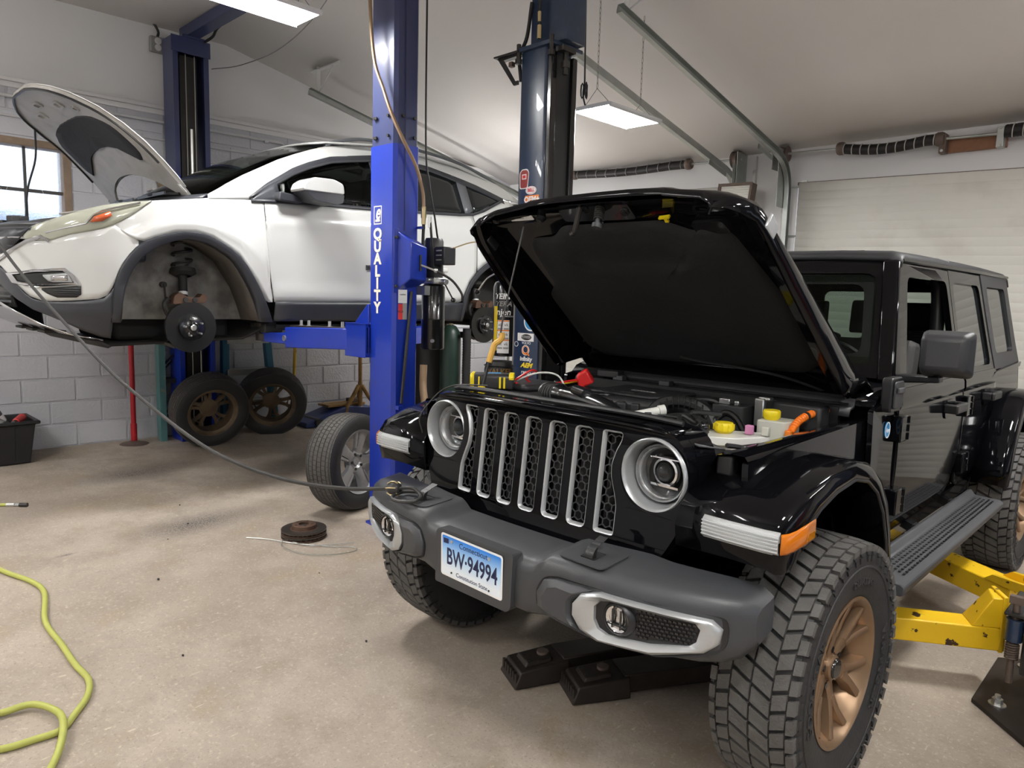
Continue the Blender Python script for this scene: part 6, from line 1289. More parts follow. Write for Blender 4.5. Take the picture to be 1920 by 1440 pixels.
    re_ = T((.08, 1.042), (.338, 1.202), (.697, 1.390), (1.051, 1.533), (1.263, 1.585), (1.510, 1.622), (2.053, 1.622), (2.480, 1.585), (2.903, 1.488), (3.167, 1.39), (3.3, 1.30))
    gp('roof_side', 'car_white', [.09, .15, .22, .30, .36, .42, .52, .65, .8, .95, 1.1, 1.3, 1.5, 1.7, 1.9, 2.1, 2.3, 2.5, 2.7, 2.9, 3.05, 3.2], lambda y: wt(y) if y > .36 else (tab([(.09, 1.02), (.36, 1.045)], y)), re_, s=s, nz=5, d=.002)
    G().tube(crv([(s*.625, y, re_(y)+dz) for y, dz in ((1.10, .005), (1.22, .030), (1.5, .040), (2.0, .040), (2.5, .036), (2.85, .022), (2.98, -.01))], 4), .014, 8).done('roof_rail', 'rail_grey', CV)
    # mirror: white cap over a black base
    mr_ = G().grid([[(s*(.90+.20*k/4), .66+.30*t-(.0 if k < 4 else .01), 1.115+w*.5) for t, w in ((.0, .02), (.06, .12), (.25, .19), (.6, .215), (.9, .20), (1.0, .12), (1.0, .0), (.5, -.03), (.1, -.01))] for k in (1.0, 1.3, 3.4, 4)], cu=True)
    m_ = G().prism(roundpoly([(.64, 1.125), (.66, 1.18), (.72, 1.22), (.88, 1.225), (.955, 1.20), (.965, 1.13)], .02, 4), 'x', s*.93, s*1.12).done('side_mirror', 'car_white', CV, bevel=.03, seg=3)
    G().prism(roundpoly([(.66, 1.125), (.965, 1.13), (.955, 1.07), (.90, 1.055), (.74, 1.065)], .015, 3), 'x', s*.93, s*1.115).done('mirror_base', 'cladding', m_, bevel=.02)
    G().prism(roundpoly([(.55, 1.06), (.72, 1.055), (.75, 1.10), (.56, 1.12)], .01, 2), 'x', s*.86, s*.95).done('mirror_arm', 'cladding', m_, bevel=.008)
    # headlamp cluster
    hb = [(-.866, .725), (-.829, .774), (-.744, .819), (-.628, .872), (-.501, .919), (-.361, .951), (-.259, .969)]; hb2 = [(-.862, .70), (-.832, .700), (-.775, .690), (-.681, .731), (-.521, .778), (-.396, .850), (-.262, .962)]
    rows = []
    for (a, b), (c, e) in zip([(v.x, v.y) for v in crv([(p[0], p[1], 0) for p in hb], 3)], [(v.x, v.y) for v in crv([(p[0], p[1], 0) for p in hb2], 3)]):
        rows.append([(s*cs(lerp(a, c, t), lerp(b, e, t), o-.03*(1-t)**3), lerp(a, c, t), lerp(b, e, t)) for t, o in ((0, .0), (.1, .006), (.3, .010), (.5, .012), (.7, .010), (.9, .007), (1.0, .002))])
    h_ = G().grid(rows).done('headlamp', 'hazy_lens', CV, sharp=60, solid=.004)
    G().grid([[(x-s*.018, y, z) for x, y, z in r_] for r_ in rows]).done('headlamp_housing', 'chrome_dull', h_)
    am = [[(s*cs(y, z, .013), y, z) for y, z in r_] for r_ in (((-.588, .808), (-.567, .842), (-.49, .878)), ((-.560, .812), (-.535, .838), (-.486, .865)), ((-.53, .818), (-.507, .836), (-.482, .852)))]
    G().grid(am).done('side_marker', 'marker_orange', h_, solid=.004)
    G().tube([(s*cs(y, z, .010), y, z) for y, z in ((-.78, .738), (-.69, .772), (-.607, .80), (-.572, .85), (-.53, .878), (-.45, .905), (-.327, .945))], .006, 6).done('lamp_brightwork', 'chrome_dull', h_)
    # fog lamp and grille bits
    fo = [(-.933, .499), (-.837, .524), (-.710, .538), (-.676, .499), (-.654, .444), (-.745, .432), (-.840, .421), (-.914, .443)]
    fm = lambda o: (lambda u, v, h: (s*cs(u, v, o+h+.007), u, v))
    cy_, cz_ = -.79, .475; fi = [(cy_+(a-cy_)*.86, cz_+(b-cz_)*.72) for a, b in fo]
    f_ = G().plate(dens(fo, 4), [dens(fi, 4)], fm(.0), 0, .016).done('fog_bezel', 'chrome_dull', CV)
    gp('fog_panel', 'black_decal', lin(-.915, -.665, 10), T((-.915, .455), (-.84, .430), (-.745, .440), (-.665, .450)), T((-.915, .492), (-.837, .512), (-.715, .525), (-.69, .50), (-.665, .455)), f_, d=.007, nz=3, s=s, solid=.003)
    gp('fog_lens', 'lamp_lens', lin(-.80, -.68, 6), T((-.80, .486), (-.775, .452), (-.68, .455)), T((-.80, .494), (-.70, .508), (-.68, .462)), f_, d=.013, nz=3, s=s, solid=.003); gp('fog_bulb', 'chrome_dull', lin(-.77, -.70, 4), T((-.77, .462), (-.70, .464)), T((-.77, .490), (-.70, .496)), f_, d=.016, nz=2, s=s, solid=.002)
    gr_ = gp('bumper_vent', 'black_decal', lin(-.805, -.640, 8), T((-.805, .405), (-.79, .388), (-.747, .363), (-.656, .366), (-.64, .385)), T((-.81, .416), (-.64, .436)), None, d=.005, nz=3, s=s, solid=.003)
    for j in range(4): G().tube([(s*cs(y, .38+.013*j, .012), y, .38+.013*j) for y in lin(-.77+.01*(3-j), -.645, 5)], .0022, 4).done('vent_bar', 'cladding', gr_)
    G().tube([(s*cs(y, z, .006), y, z) for y, z in ((-.955, .56), (-.93, .60), (-.90, .645), (-.852, .69), (-.80, .715), (-.77, .692))], .012, 6).done('grille_brightwork', 'chrome_dull', CV)
    G().grid([[(s*cs(y, z, .002), y, z) for y, z in r_] for r_ in (((-.965, .60), (-.93, .62), (-.90, .665)), ((-.965, .68), (-.925, .70), (-.866, .725)), ((-.96, .74), (-.91, .755), (-.84, .77)))]).done('grille_corner', 'cladding', CV, solid=.01)
    # panel gap and handles
    for y in (1.42, 1.98): G().mm(s*.915, s*.955, y-.10, y+.10, .615+.02*0, .65).map(lambda v: Vector((v.x, v.y, v.z+.02))).done('door_handle', 'car_white', fd if y < 2 else rd, .01)
    for k in range(3): G().mm(s*.905, s*.918, 1.285, 1.32, .625+.012*k-.0, .632+.012*k).done('door_badge', 'cladding', fd)
    # brake corner left hanging: disc, hub, caliper, knuckle, strut
    for yc in (0.0, 2.66):
        c = Vector((s*.80, yc, .185)); ax = (s, 0, 0)
        d_ = G().lathe([(.09, -.026), (.165, -.026), (.165, .0), (.085, .0), (.083, .004)], c, ax, 48).done('brake_disc', 'disc_steel', CV)
        G().lathe([(.086, -.002), (.084, .022), (.04, .024), (.03, .03), (.03, .04), (.001, .04)], c, ax, 40).done('disc_hat', 'gloss_black', d_)
        G().lathe([(.001, .046), (.014, .046), (.018, .042), (.030, .030), (.034, .024)], c, ax, 20).done('hub_nut', 'bright_steel', d_)
        for k in range(5):
            a = 2*PI*k/5+.5; q = c+Vector((0, .057*math.cos(a), .057*math.sin(a))); G().cyl(q+Vector((s*.02, 0, 0)), q+Vector((s*.058, 0, 0)), .0065, n=8).done('wheel_stud', 'bright_steel', d_)
        if yc == 0 or s > 0:
            G().mm(s*.66, s*.77, yc-.07, yc+.06, .06, .30).done('knuckle', 'under_dark', CV, .02)
            ca = G().prism(roundpoly([(-.11, .335), (.10, .345), (.12, .385), (.085, .41), (.06, .38), (-.02, .385), (-.06, .415), (-.10, .39)], .012, 3), 'x', s*.70, s*.79).map(lambda v: Vector((v.x, v.y+yc, v.z))).done('caliper_bracket', 'hub_rust', CV, .008)
            for y in (-.03, .03): G().cyl((s*.785, y+yc, .365), (s*.80, y+yc, .365), .016, n=12).done('bracket_bore', 'black_decal', ca)
            G().tube(crv([(s*.74, yc-.12, .37), (s*.75, yc-.15, .33), (s*.74, yc-.12, .26), (s*.72, yc-.07, .24)], 4), .016, 8).done('brake_hose', 'under_dark', CV)
            G().tube([(s*.70, yc-.08, .10), (s*.77, yc-.15, .075), (s*.77, yc-.10, .06)], .016, 8).done('ball_joint', 'disc_steel', CV)
            G().cyl((s*.68, yc+.0, .30), (s*.62, yc+.02, .56), .028, n=12).done('strut', 'under_dark', CV); G().lathe([(.05, 0), (.085, .02), (.08, .05), (.06, .055)], (s*.63, yc+.02, .52), (-.2*s, .05, 1), 18).done('spring_seat', 'under_dark', CV)
            G().tube([(s*.62+.06*math.cos(u), yc+.02+.06*math.sin(u), .55+.2*u/19) for u in [i*.4 for i in range(48)]], .010, 6).done('coil_spring', 'under_dark', CV)
            G().cyl((s*.665, yc+.004, .395), (s*.66, yc+.006, .415), .030, n=12).done('strut_tag', 'white_decal', CV)
            G().cyl((s*.55, yc-.10, .46), (s*.62, yc-.10, .46), .02, n=10).tube([(s*.62, yc-.10, .46), (s*.64, yc-.10, .34)], .008, 6).done('stabiliser_link', 'under_dark', CV)
            G().tube([(s*.20, yc, .20), (s*.70, yc, .20)], .03, 8).tube([(s*.30, yc-.12, .08), (s*.70, yc-.02, .08)], .03, 8).done('control_arm', 'under_dark', CV)
# nose: grille between the lamps, lower intake, skid
fy = lambda x, z: -.2-.78*max(0, 1-(abs(x)/.905)**2.2)**.3846
G().grid([[(x, fy(x, z)+o, z) for x in lin(-.24, .24, 6)] for z, o in ((.40, .02), (.46, .003), (.52, .003), (.60, .01))]).done('bumper_centre', 'car_white', CV, solid=.01)
G().grid([[(x, fy(x, z)+.03, z) for x in lin(-.66, .66, 14)] for z in (.58, .79)]).done('grille_back', 'black_decal', CV)
for k in range(4): G().tube([(x, fy(x, .6)+.012, .61+.05*k) for x in lin(-.60, .60, 14)], .013, 6).done('grille_bar', 'chrome_dull' if k in (0, 2) else 'cladding', CV)
G().grid([[(x, fy(x, z)+o, z) for x in lin(-.42, .42, 10)] for z, o in ((.42, .012), (.36, .02), (.30, .04))]).done('lower_intake', 'black_decal', CV, solid=.01)
for k in range(3): G().tube([(x, fy(x, .3)+.012, .33+.03*k) for x in lin(-.42, .42, 10)], .008, 6).done('intake_bar', 'cladding', CV)
G().grid([[(x*w, y, z) for x in lin(-1, 1, 10)] for w, y, z in ((.30, -.945, .33), (.44, -.90, .28), (.60, -.80, .205), (.68, -.66, .145), (.70, -.50, .11))]).done('skid_garnish', 'chrome_dull', CV, solid=.01)
for k in range(3): G().mm(-.40+.3*k, -.22+.3*k, -.74, -.62, .135, .150).done('undertray_slot', 'under_dark', CV)
G().grid([[(x*w, y, z) for x in lin(-1, 1, 8)] for w, y, z in ((.70, -.52, .105), (.68, -.46, .07), (.58, -.42, .075), (.56, .45, .10), (.80, .55, .20))]).done('undertray', 'under_dark', CV, solid=.02)
G().mm(-.80, .80, .55, 2.25, .20, .24).done('floor_pan', 'under_dark', CV); G().mm(-.60, .60, 2.2, 3.3, .22, .28).done('rear_floor', 'under_dark', CV); G().mm(-.42, .42, -.35, .42, .08, .30).done('subframe', 'under_dark', CV, .03)
for s in (1, -1): G().mm(s*.55, s*.78, .52, .66, .14, .21).done('jack_rail', 'under_dark', CV, .01); G().mm(s*.70, s*.80, .6, 2.2, .17, .22).done('pinch_rail', 'under_dark', CV)
G().tube([(-.1, .5, .19), (-.1, 2.3, .18)], .035, 10).done('exhaust_pipe', 'rusty_steel', CV); G().mm(.10, .60, 2.9, 3.2, .16, .28).done('muffler', 'rusty_steel', CV, .05)
# roof, windshield, tail
rt = T((.95, 1.545), (1.1, 1.578), (1.263, 1.598), (1.510, 1.628), (2.053, 1.628), (2.480, 1.592), (2.903, 1.495), (3.167, 1.40), (3.3, 1.32))
G().grid([[(x, y+(.10 if y > 3 else 0)*(1-(x/.66)**2), rt(y)+.035*(1-(x/.66)**2)) for x in lin(-.645, .645, 10)] for y in (1.0, 1.1, 1.263, 1.51, 1.8, 2.053, 2.3, 2.48, 2.7, 2.903, 3.1, 3.2)]).done('roof', 'car_white', CV, solid=.015)
ws_s = [(.10, 1.045, .875), (.338, 1.202, .80), (.697, 1.390, .715), (1.02, 1.522, .65)]; ws_c = [(-.10, 1.03), (.20, 1.21), (.58, 1.42), (.95, 1.565)]
G().grid([[(sx*t, lerp(cy2, sy, t*t), lerp(cz2, sz, t*t)) for t in lin(-1, 1, 12)] for (sy, sz, sx), (cy2, cz2) in zip(ws_s, ws_c)]).done('windshield', 'tinted_glass', CV, solid=.005)
G().grid([[(sx*t, lerp(cy2, sy, t*t)-o, lerp(cz2, sz, t*t)-o*.4) for t in lin(-1, 1, 12)] for (sy, sz, sx), (cy2, cz2), o in ((ws_s[0], ws_c[0], 0), ((.04, 1.0, .86), (-.2, .985), .0))]).done('cowl_panel', 'cladding', CV, solid=.01)
for s in (-.25, .35): G().tube([(s-.30, -.02, 1.085), (s, -.08, 1.065), (s+.28, .01, 1.06)], .010, 6).box((s, -.07, 1.06), (.5, .012, .02)).done('wiper', 'black_plastic', CV)
G().grid([[(x, y, z) for x in lin(-.70, .70, 8)] for y, z in ((3.24, 1.36), (3.40, 1.12), (3.56, .90), (3.58, .60), (3.52, .38))]).done('tailgate', 'car_white', CV, solid=.02)
for x in (.36, -.36):
    for y in (1.25, 2.2):
        st_ = G().prism(roundpoly([(y-.26, .45), (y+.22, .45), (y+.36, 1.10), (y+.22, 1.13), (y+.12, .66), (y-.26, .62)], .04, 3), 'x', x-.23, x+.23).done('seat', 'seat_dark', CV, .03); G().prism(roundpoly([(y+.27, 1.16), (y+.37, 1.16), (y+.37, 1.36), (y+.28, 1.37)], .03, 3), 'x', x-.12, x+.12).done('headrest', 'seat_dark', st_, .02)
G().prism([(.16, .70), (.52, .70), (.55, .95), (.42, 1.03), (.20, 1.03)], 'x', -.74, .74).done('dashboard', 'seat_dark', CV, .03)
sw = G().lathe([(.17+.014*math.cos(u), .014*math.sin(u)) for u in [2*PI*i/8 for i in range(8)]], (.36, .68, 1.0), (0, .9, .42), 28, closed=True).done('steering_wheel', 'trim_black', CV)
# engine bay and slam panel
G().mm(-.55, .55, -.70, -.05, .55, .60).done('bay_floor', 'under_dark', CV); G().mm(-.45, .45, -.55, -.10, .60, .84).done('engine', 'cover_black', CV, .03); G().mm(.30, .62, -.55, -.2, .60, .87).done('air_box', 'cover_black', CV, .02)
G().grid([[(x, max(y, fy(x, z)+.03+(y+.93)), z) for x in lin(-.66, .66, 14)] for y, z in ((-.93, .79), (-.88, .815), (-.78, .82), (-.70, .78))]).done('slam_panel', 'cladding', CV, solid=.01)
for s in (1, -1): G().grid([[(s*(cs(y, .95)-o), y, z) for y, z in ((-.70, .86), (-.5, .905), (-.35, .94), (-.15, .97), (.08, 1.0))] for o, z_ in ((.03, 0), (.10, -.02))]).done('wing_ledge', 'under_white', CV, solid=.01)
for x, z in ((-.3, .83), (.05, .84), (.2, .83)): G().box((x, -.80, z+.01), (.08, .06, .04), Rz(.4)).done('latch_part', 'black_plastic', CV, .006)
# hood, open
HT = R(37); cd2 = Vector((0, -math.cos(HT), math.sin(HT))); cn2 = Vector((0, math.sin(HT), math.cos(HT))); ch = Vector((0, .13, 1.055))
hh = lambda x, u, w: ch+Vector((x, 0, 0))+cd2*(u+.30*max(0, 1-(x/.66)**2)**.7*max(0, 1-u/.80))+cn2*w
def chw(u): return tab([(-.03, .70), (.0, .72), (.10, .735), (.45, .70), (.75, .62), (.90, .53), (.98, .42), (1.04, .26), (1.065, .10)], u)
def chz(x, u): return .085*math.sin(PI*min(1, max(0, u/1.15)))-.11*max(0, u-.55)**1.5-.06*(x/.72)**2
us = [-.03, .0, .05, .12, .2, .3, .45, .6, .75, .84, .90, .95, .99, 1.02, 1.045, 1.06]
sk = [[hh(chw(u)*t, u+( .10*(t*t) if u < .06 else 0)-.0, chz(chw(u)*t, u)) for t in lin(-1, 1, 14)] for u in us]
hood2 = G().grid(sk).done('hood', 'car_white', CV, solid=.006, sharp=50)
def inn2(x, u): return chz(x, u)-.022
fr_out = [(t*chw(u)*.985, u) for u in us[1:] for t in (1,)]; loopo = [(chw(u)*.985, u) for u in us[1:]]+[(-chw(u)*.985, u) for u in us[::-1][:-1]]
scoop = [(-.46, .02), (-.40, .16), (-.28, .24), (0, .27), (.28, .24), (.40, .16), (.46, .02)]
pad2 = roundpoly([(-.50, .24), (-.30, .33), (0, .35), (.30, .33), (.50, .24), (.58, .36), (.54, .60), (.40, .70), (.20, .735), (-.20, .735), (-.40, .70), (-.54, .60), (-.58, .36)], .03, 3)
def ring2(lp, n=2): return dens(lp, n)
def between(A, B, k, wa, wb):
    return [[hh(lerp(a[0], b[0], t), lerp(a[1], b[1], t), inn2(lerp(a[0], b[0], t), lerp(a[1], b[1], t))-lerp(wa, wb, t)) for a, b in zip(A, B)] for t in lin(0, 1, k)]
ang = lambda lp, c, n=72: [min(((math.cos(2*PI*i/n)*r_/200+c[0], math.sin(2*PI*i/n)*r_/200+c[1]) for r_ in range(1, 300) if not inside((math.cos(2*PI*i/n)*r_/200+c[0], math.sin(2*PI*i/n)*r_/200+c[1]), lp)), key=lambda p: (p[0]-c[0])**2+(p[1]-c[1])**2, default=c) for i in range(n)]
def inside(p, lp):
    r_ = False; n = len(lp)
    for i in range(n):
        a, b = lp[i], lp[(i+1) % n]
        if (a[1] > p[1]) != (b[1] > p[1]) and p[0] < (b[0]-a[0])*(p[1]-a[1])/(b[1]-a[1])+a[0]: r_ = not r_
    return r_
A2 = ang(loopo, (0, .5)); B2 = ang(pad2, (0, .5))
G().grid([[hh(a[0], a[1], inn2(*a)+.018) for a in A2]]+between([(a[0]*.985, .5+(a[1]-.5)*.985) for a in A2], B2, 6, .0, .020), cu=True).done('hood_inner_panel', 'under_white', hood2, sharp=45)
C2 = [[(lerp(0, b[0], t), lerp(.5, b[1], t)) for b in B2] for t in (.05, .3, .55, .8, .97, 1.0)]
g = G(); rw_ = [[hh(x, u, inn2(x, u)-.030-.004*math.cos(x*26)*math.exp(-((u-.40)/.14)**2)+(.012 if i == 5 else 0)) for x, u in r_] for i, r_ in enumerate(C2)]
g.grid(rw_, cu=True); g.add(rw_[0], [tuple(range(len(rw_[0])))]); g.done('hood_liner', 'bare_pad', hood2, sharp=60)
for x, u, w2, h2 in ((-.22, .86, .05, .06), (.20, .87, .05, .06), (-.05, .93, .05, .05), (.36, .80, .03, .05)): G().plate(rrect(x-w2, x+w2, u-h2/2, u+h2/2, .012, 3), [rrect(x-w2*.6, x+w2*.6, u-h2*.3, u+h2*.3, .006, 2)], lambda a, b, h: hh(a, b, inn2(a, b)-.012-h), 0, .008).done('inner_rib', 'under_white', hood2)
G().tube([hh(a[0]*.97, .5+(a[1]-.5)*.97, inn2(*a)-.004) for a in (A2[54:]+A2[:54]) if a[1] > .25], .007, 5).done('edge_seal', 'black_plastic', hood2)
sc2 = [hh(x, u, inn2(x, u)-.05) for x, u in scoop]
for s in (1, -1): G().tube([(s*.66, .09, 1.02), hh(s*.66, .05, -.05), hh(s*.64, .14, -.03)], .012, 8).done('hood_hinge', 'car_white', hood2)
G().tube(crv([hh(-.50, .82, -.03), hh(-.50, .82, -.03)+Vector((-.005, -.005, -.20)), (-.53, -.60, 1.10), (-.535, -.62, .84)], 6), .007, 7).done('prop_rod', 'black_plastic', hood2)
# ================================================================ things on the floor and along the walls
mat('hose_green', (.42, .44, .10), .5, var=.12, vscale=20)
mat('cord_black', (.025, .024, .023), .5, var=.15, vscale=20)
mat('stand_red', (.42, .01, .018), .4, var=.15, vscale=10)
mat('stand_gold', (.30, .17, .045), .5, var=.35, vscale=12, dirt=(.10, .05, .02), dscale=10, damt=.7)
mat('pole_yellow', (.58, .38, .03), .5, var=.15, dirt=(.15, .09, .03), dscale=14, damt=.8, dlo=.6, dhi=.66)
mat('teal_paint', (.10, .24, .24), .5, var=.2, vscale=14, dirt=(.30, .26, .16), dscale=18, damt=.6, dlo=.6, dhi=.68)
mat('ladder_blue', (.012, .11, .19), .45, var=.15)
mat('bin_black', (.010, .010, .011), .42, var=.2, vscale=15)
mat('jack_blue', (.02, .035, .13), .4, var=.2)
mat('cylinder_green', (.018, .040, .030), .4, var=.15, vscale=8)
mat('rotor_rust', (.075, .045, .032), .55, .5, var=.35, vscale=14)
mat('rotor_face', (.10, .085, .075), .4, .75, var=.2, vscale=10)
mat('wicker', (.26, .20, .12), .7, var=.5, vscale=50)
mat('tool_red', (.45, .02, .02), .4)
mat('tool_grey', (.09, .09, .085), .5)
def F(x, y, h=0): return Vector((x, y, zf(x)+h))
# wheels taken off
road_wheel('road_wheel', 'silver alloy wheel with tyre standing behind the blue post', (-2.64, .47, zf(-2.64)+.345), (0, R(-3), R(18)), 'alloy', 'five', 'wheels off the white car')
road_wheel('road_wheel', 'dirty bronze wheel leaning with its back out, nearer the teal rack', (-4.90, .42, zf(-4.9)+.350), (R(12), R(-14), R(-4)+PI), 'dirty_bronze', 'split', 'wheels off the white car')
road_wheel('road_wheel', 'dirty bronze wheel leaning with its back out, in front of the blue ladder', (-5.09, 1.13, zf(-5.0)+.335), (R(-25), R(-14), R(-22)+PI), 'dirty_bronze', 'split', 'wheels off the white car')
# brake discs in a stack
def rotor(label, z, a, top):
    t = thing('brake_rotor', label, 'brake disc', F(-2.325, -.07, z), rz=a, group='rusty brake rotors in a stack')
    G().lathe([(.085, 0), (.140, 0), (.140, .009), (.085, .009)], (0, 0, 0), (0, 0, 1), 48, closed=True).done('lower_face', 'rotor_rust', t); G().lathe([(.085, .016), (.140, .016), (.140, .026), (.085, .026)], (0, 0, 0), (0, 0, 1), 48, closed=True).done('upper_face', 'rotor_face', t)
    g = G()
    for k in range(30):
        u = 2*PI*k/30; g.box((.113*math.cos(u), .113*math.sin(u), .0125), (.05, .006, .007), Rz(u))
    o = g.done('cooling_vanes', 'rotor_rust', t); o['kind'] = 'stuff'
    if top:
        G().lathe([(.088, .022), (.078, .026), (.074, .050), (.070, .053), (.033, .053), (.033, .040)], (0, 0, 0), (0, 0, 1), 40).done('hat', 'hub_rust', t)
        for k in range(5): u = 2*PI*k/5; G().cyl((.053*math.cos(u), .053*math.sin(u), .053), (.053*math.cos(u), .053*math.sin(u), .0545), .007, n=10).done('stud_hole', 'black_decal', t)
        G().lathe([(.001, .041), (.034, .041)], (0, 0, 0), (0, 0, 1), 20).done('centre_bore', 'black_decal', t)
    else: G().lathe([(.085, .012), (.06, .012), (.06, .020), (.085, .020)], (0, 0, 0), (0, 0, 1), 30, closed=True).done('hat_edge', 'hub_rust', t)
rotor('rusty vented brake rotor at the bottom of the stack on the floor', 0, .2, False); rotor('rusty vented brake rotor on top of the stack, hub facing up', .028, .9, True)
# hoses, wire, cord
fh = lambda pts, r: [F(x, y, r+h) for x, y, h in pts]
tag(G().tube(crv(fh([(-3.9, -1.9, 0), (-3.2, -1.66, 0), (-2.803, -1.592, 0), (-2.536, -1.503, 0), (-2.35, -1.49, 0), (-2.024, -1.56, 0), (-1.75, -1.56, 0), (-1.547, -1.563, 0), (-1.39, -1.555, 0), (-1.27, -1.59, 0), (-1.17, -1.66, 0), (-1.10, -1.72, .0), (-1.10, -1.80, 0), (-1.115, -1.90, 0), (-1.20, -2.05, 0), (-1.34, -2.06, 0), (-1.40, -1.95, 0), (-1.342, -1.858, .004), (-1.317, -1.763, .012), (-1.19, -1.708, .02), (-1.063, -1.722, .02), (-.911, -1.789, .004), (-.78, -1.90, 0), (-.6, -2.2, 0)], .0125), 7), .0125, 10).done('air_hose', 'hose_green'), 'yellow green air hose curling across the floor at the left', 'hose')
t = thing('hose_end', 'end of a yellow air hose with a metal coupler near the black bin', 'hose', F(-3.95, -1.31))
p = [F(-4.6, -2.0, .011), F(-4.3, -1.70, .011), F(-4.08, -1.47, .011), F(-3.965, -1.325, .011)]; o3 = Vector(t.location)
G().tube(crv([q-o3 for q in p], 5), .011, 8).done('hose', 'hose_green', t)
q = p[-1]-o3; d_ = (p[-1]-p[-2]).normalized(); G().tube([q-d_*.02, q+d_*.03], .013, 10).done('ferrule', 'bright_steel', t); G().tube([q+d_*.03, q+d_*.06], .010, 6).done('nut', 'bright_steel', t); G().tube([q+d_*.06, q+d_*.11], .015, 12).done('coupler', 'dark_steel', t)
tag(G().tube(crv([(x, y, .004+zf(x)+h) for x, y, h in ((-2.50, -.37, 0), (-2.40, -.29, .004), (-2.24, -.20, .006), (-2.06, -.05, .004), (-1.96, .06, .003), (-1.90, .03, .004), (-1.93, -.10, .004), (-2.03, -.22, .004), (-2.15, -.27, .006), (-2.26, -.26, .006), (-2.30, -.20, .006), (-2.14, -.15, .008), (-2.05, .02, .006), (-2.02, .10, .004))], 6), .0025, 5).done('wire_loop', 'galvanised'), 'thin loose wire loop on the floor by the brake rotors', 'wire')
t = thing('strung_cord', 'black cord strung from the upper left to the car bumper tow hook', 'cord', (-.47, -.67, .82))
off = lambda v: Vector(v)-Vector((-.47, -.67, .82))
G().tube(crv([off(q) for q in [(-4.55, -1.82, 3.93), (-4.1, -1.69, 2.75), (-3.6, -1.55, 2.15), (-3.197, -1.439, 1.807), (-2.955, -1.371, 1.619), (-2.724, -1.306, 1.462), (-2.503, -1.244, 1.318), (-2.291, -1.184, 1.186), (-2.089, -1.127, 1.082), (-1.784, -1.041, .943), (-1.535, -.971, .855), (-1.268, -.896, .805), (-1.021, -.826, .79), (-.764, -.754, .805), (-.56, -.695, .838)]], 5), .0085, 8).done('cord', 'cord_black', t)
pl = G().lathe([(.001, 0), (.012, .0), (.020, .012), (.028, .028), (.028, .044), (.020, .058), (.014, .062), (.001, .062)], off((-.565, -.697, .838)), (.9, .28, .12), 14).done('plug', 'cord_black', t)
for k in range(6):
    a = 2*PI*k/6; ax = Vector((.9, .28, .12)).normalized(); s1 = ax.orthogonal().normalized(); s2 = ax.cross(s1); c = Vector(off((-.565, -.697, .838))); G().tube([c+ax*h+(s1*math.cos(a)+s2*math.sin(a))*r_ for h, r_ in ((.008, .020), (.028, .030), (.044, .030), (.056, .022))], .003, 5).done('plug_rib', 'brass', t)
G().tube(crv([off(q) for q in [(-.51, -.68, .845), (-.47, -.68, .858), (-.44, -.66, .855), (-.40, -.66, .835), (-.39, -.70, .826), (-.43, -.735, .822), (-.48, -.735, .822), (-.51, -.70, .826), (-.50, -.66, .832), (-.45, -.64, .838), (-.415, -.65, .84)]], 5), .007, 8).done('cord_loop', 'cord_black', t)
# under-hoist stands
def stand(name, label, x, y, h, m, foot, r=.022):
    t = thing(name, label, 'support stand', F(x, y)); 
    if foot == 'disc':
        G().lathe([(.001, .03), (.03, .028), (.10, .010), (.125, .0)], (0, 0, 0), (0, 0, 1), 32).done('base', 'rusty_steel', t); G().cyl((0, 0, .03), (0, 0, .19), r*1.25, n=16).done('sleeve', m, t)
        for z in (.08,): G().cyl((r*1.2, 0, z), (r*1.9, 0, z), .010, n=8).done('set_screw', m, t)
    else:
        for k in range(3):
            a = 2*PI*k/3+foot; u = Vector((math.cos(a), math.sin(a), 0)); G().tube([u*.02+Vector((0, 0, .42)), u*.10+Vector((0, 0, .30)), u*.18+Vector((0, 0, .20)), u*.20+Vector((0, 0, .10)), u*.20], .024, 8).done('leg', m, t)
        G().cyl((0, 0, .10), (0, 0, .46), r*1.2, n=14).done('sleeve', m, t)
    G().cyl((0, 0, .10), (0, 0, h), r, n=14).done('pole', m, t); G().lathe([(.001, 0), (.03, 0), (.045, .02), (.045, .03), (.001, .03)], (0, 0, h), (0, 0, 1), 18).done('saddle', m, t)
stand('hoist_stand', 'red pole stand on a round rusty base by the block wall', -5.34, -.10, 1.62, 'stand_red', 'disc')
stand('hoist_stand', 'rusty gold tripod pole stand behind the blue post', -5.13, 2.22, 1.70, 'stand_gold', .6)
t = thing('yellow_pole', 'slim yellow pole leaning on the wall behind the bronze wheels', 'pole', F(-5.20, 1.42)); G().tube([(0, 0, .01), (-.06, .09, 1.3)], .018, 10).done('pole', 'pole_yellow', t)
# teal rack and blue ladder by the wall
t = thing('steel_rack', 'teal steel rack upright with dark braces beside the block wall', 'rack', F(-5.32, .15))
for x in (.0, -.12): G().prism([(-.03, -.028), (.03, -.028), (.03, .028), (.02, .028), (.02, -.018), (-.02, -.018), (-.02, .028), (-.03, .028)], 'z', 0, 1.9).map(lambda v: Vector((v.x+x, v.y-.0+(.03 if x else 0), v.z))).done('upright', 'teal_paint', t)
for z in (.55, 1.05, 1.55): G().mm(-.14, .04, .03, .50, z, z+.04).done('shelf_beam', 'dark_steel', t)
for z in (.25, .72, 1.18): G().tube([(-.02, .03, z), (-.02, .30, z+.28)], .012, 6).tube([(-.06, .03, z-.06), (-.06, .30, z+.22)], .010, 6).done('brace', 'black_plastic', t)
t = thing('step_ladder', 'blue fibreglass step ladder with aluminium steps behind the bronze wheels', 'ladder', F(-5.25, .95))
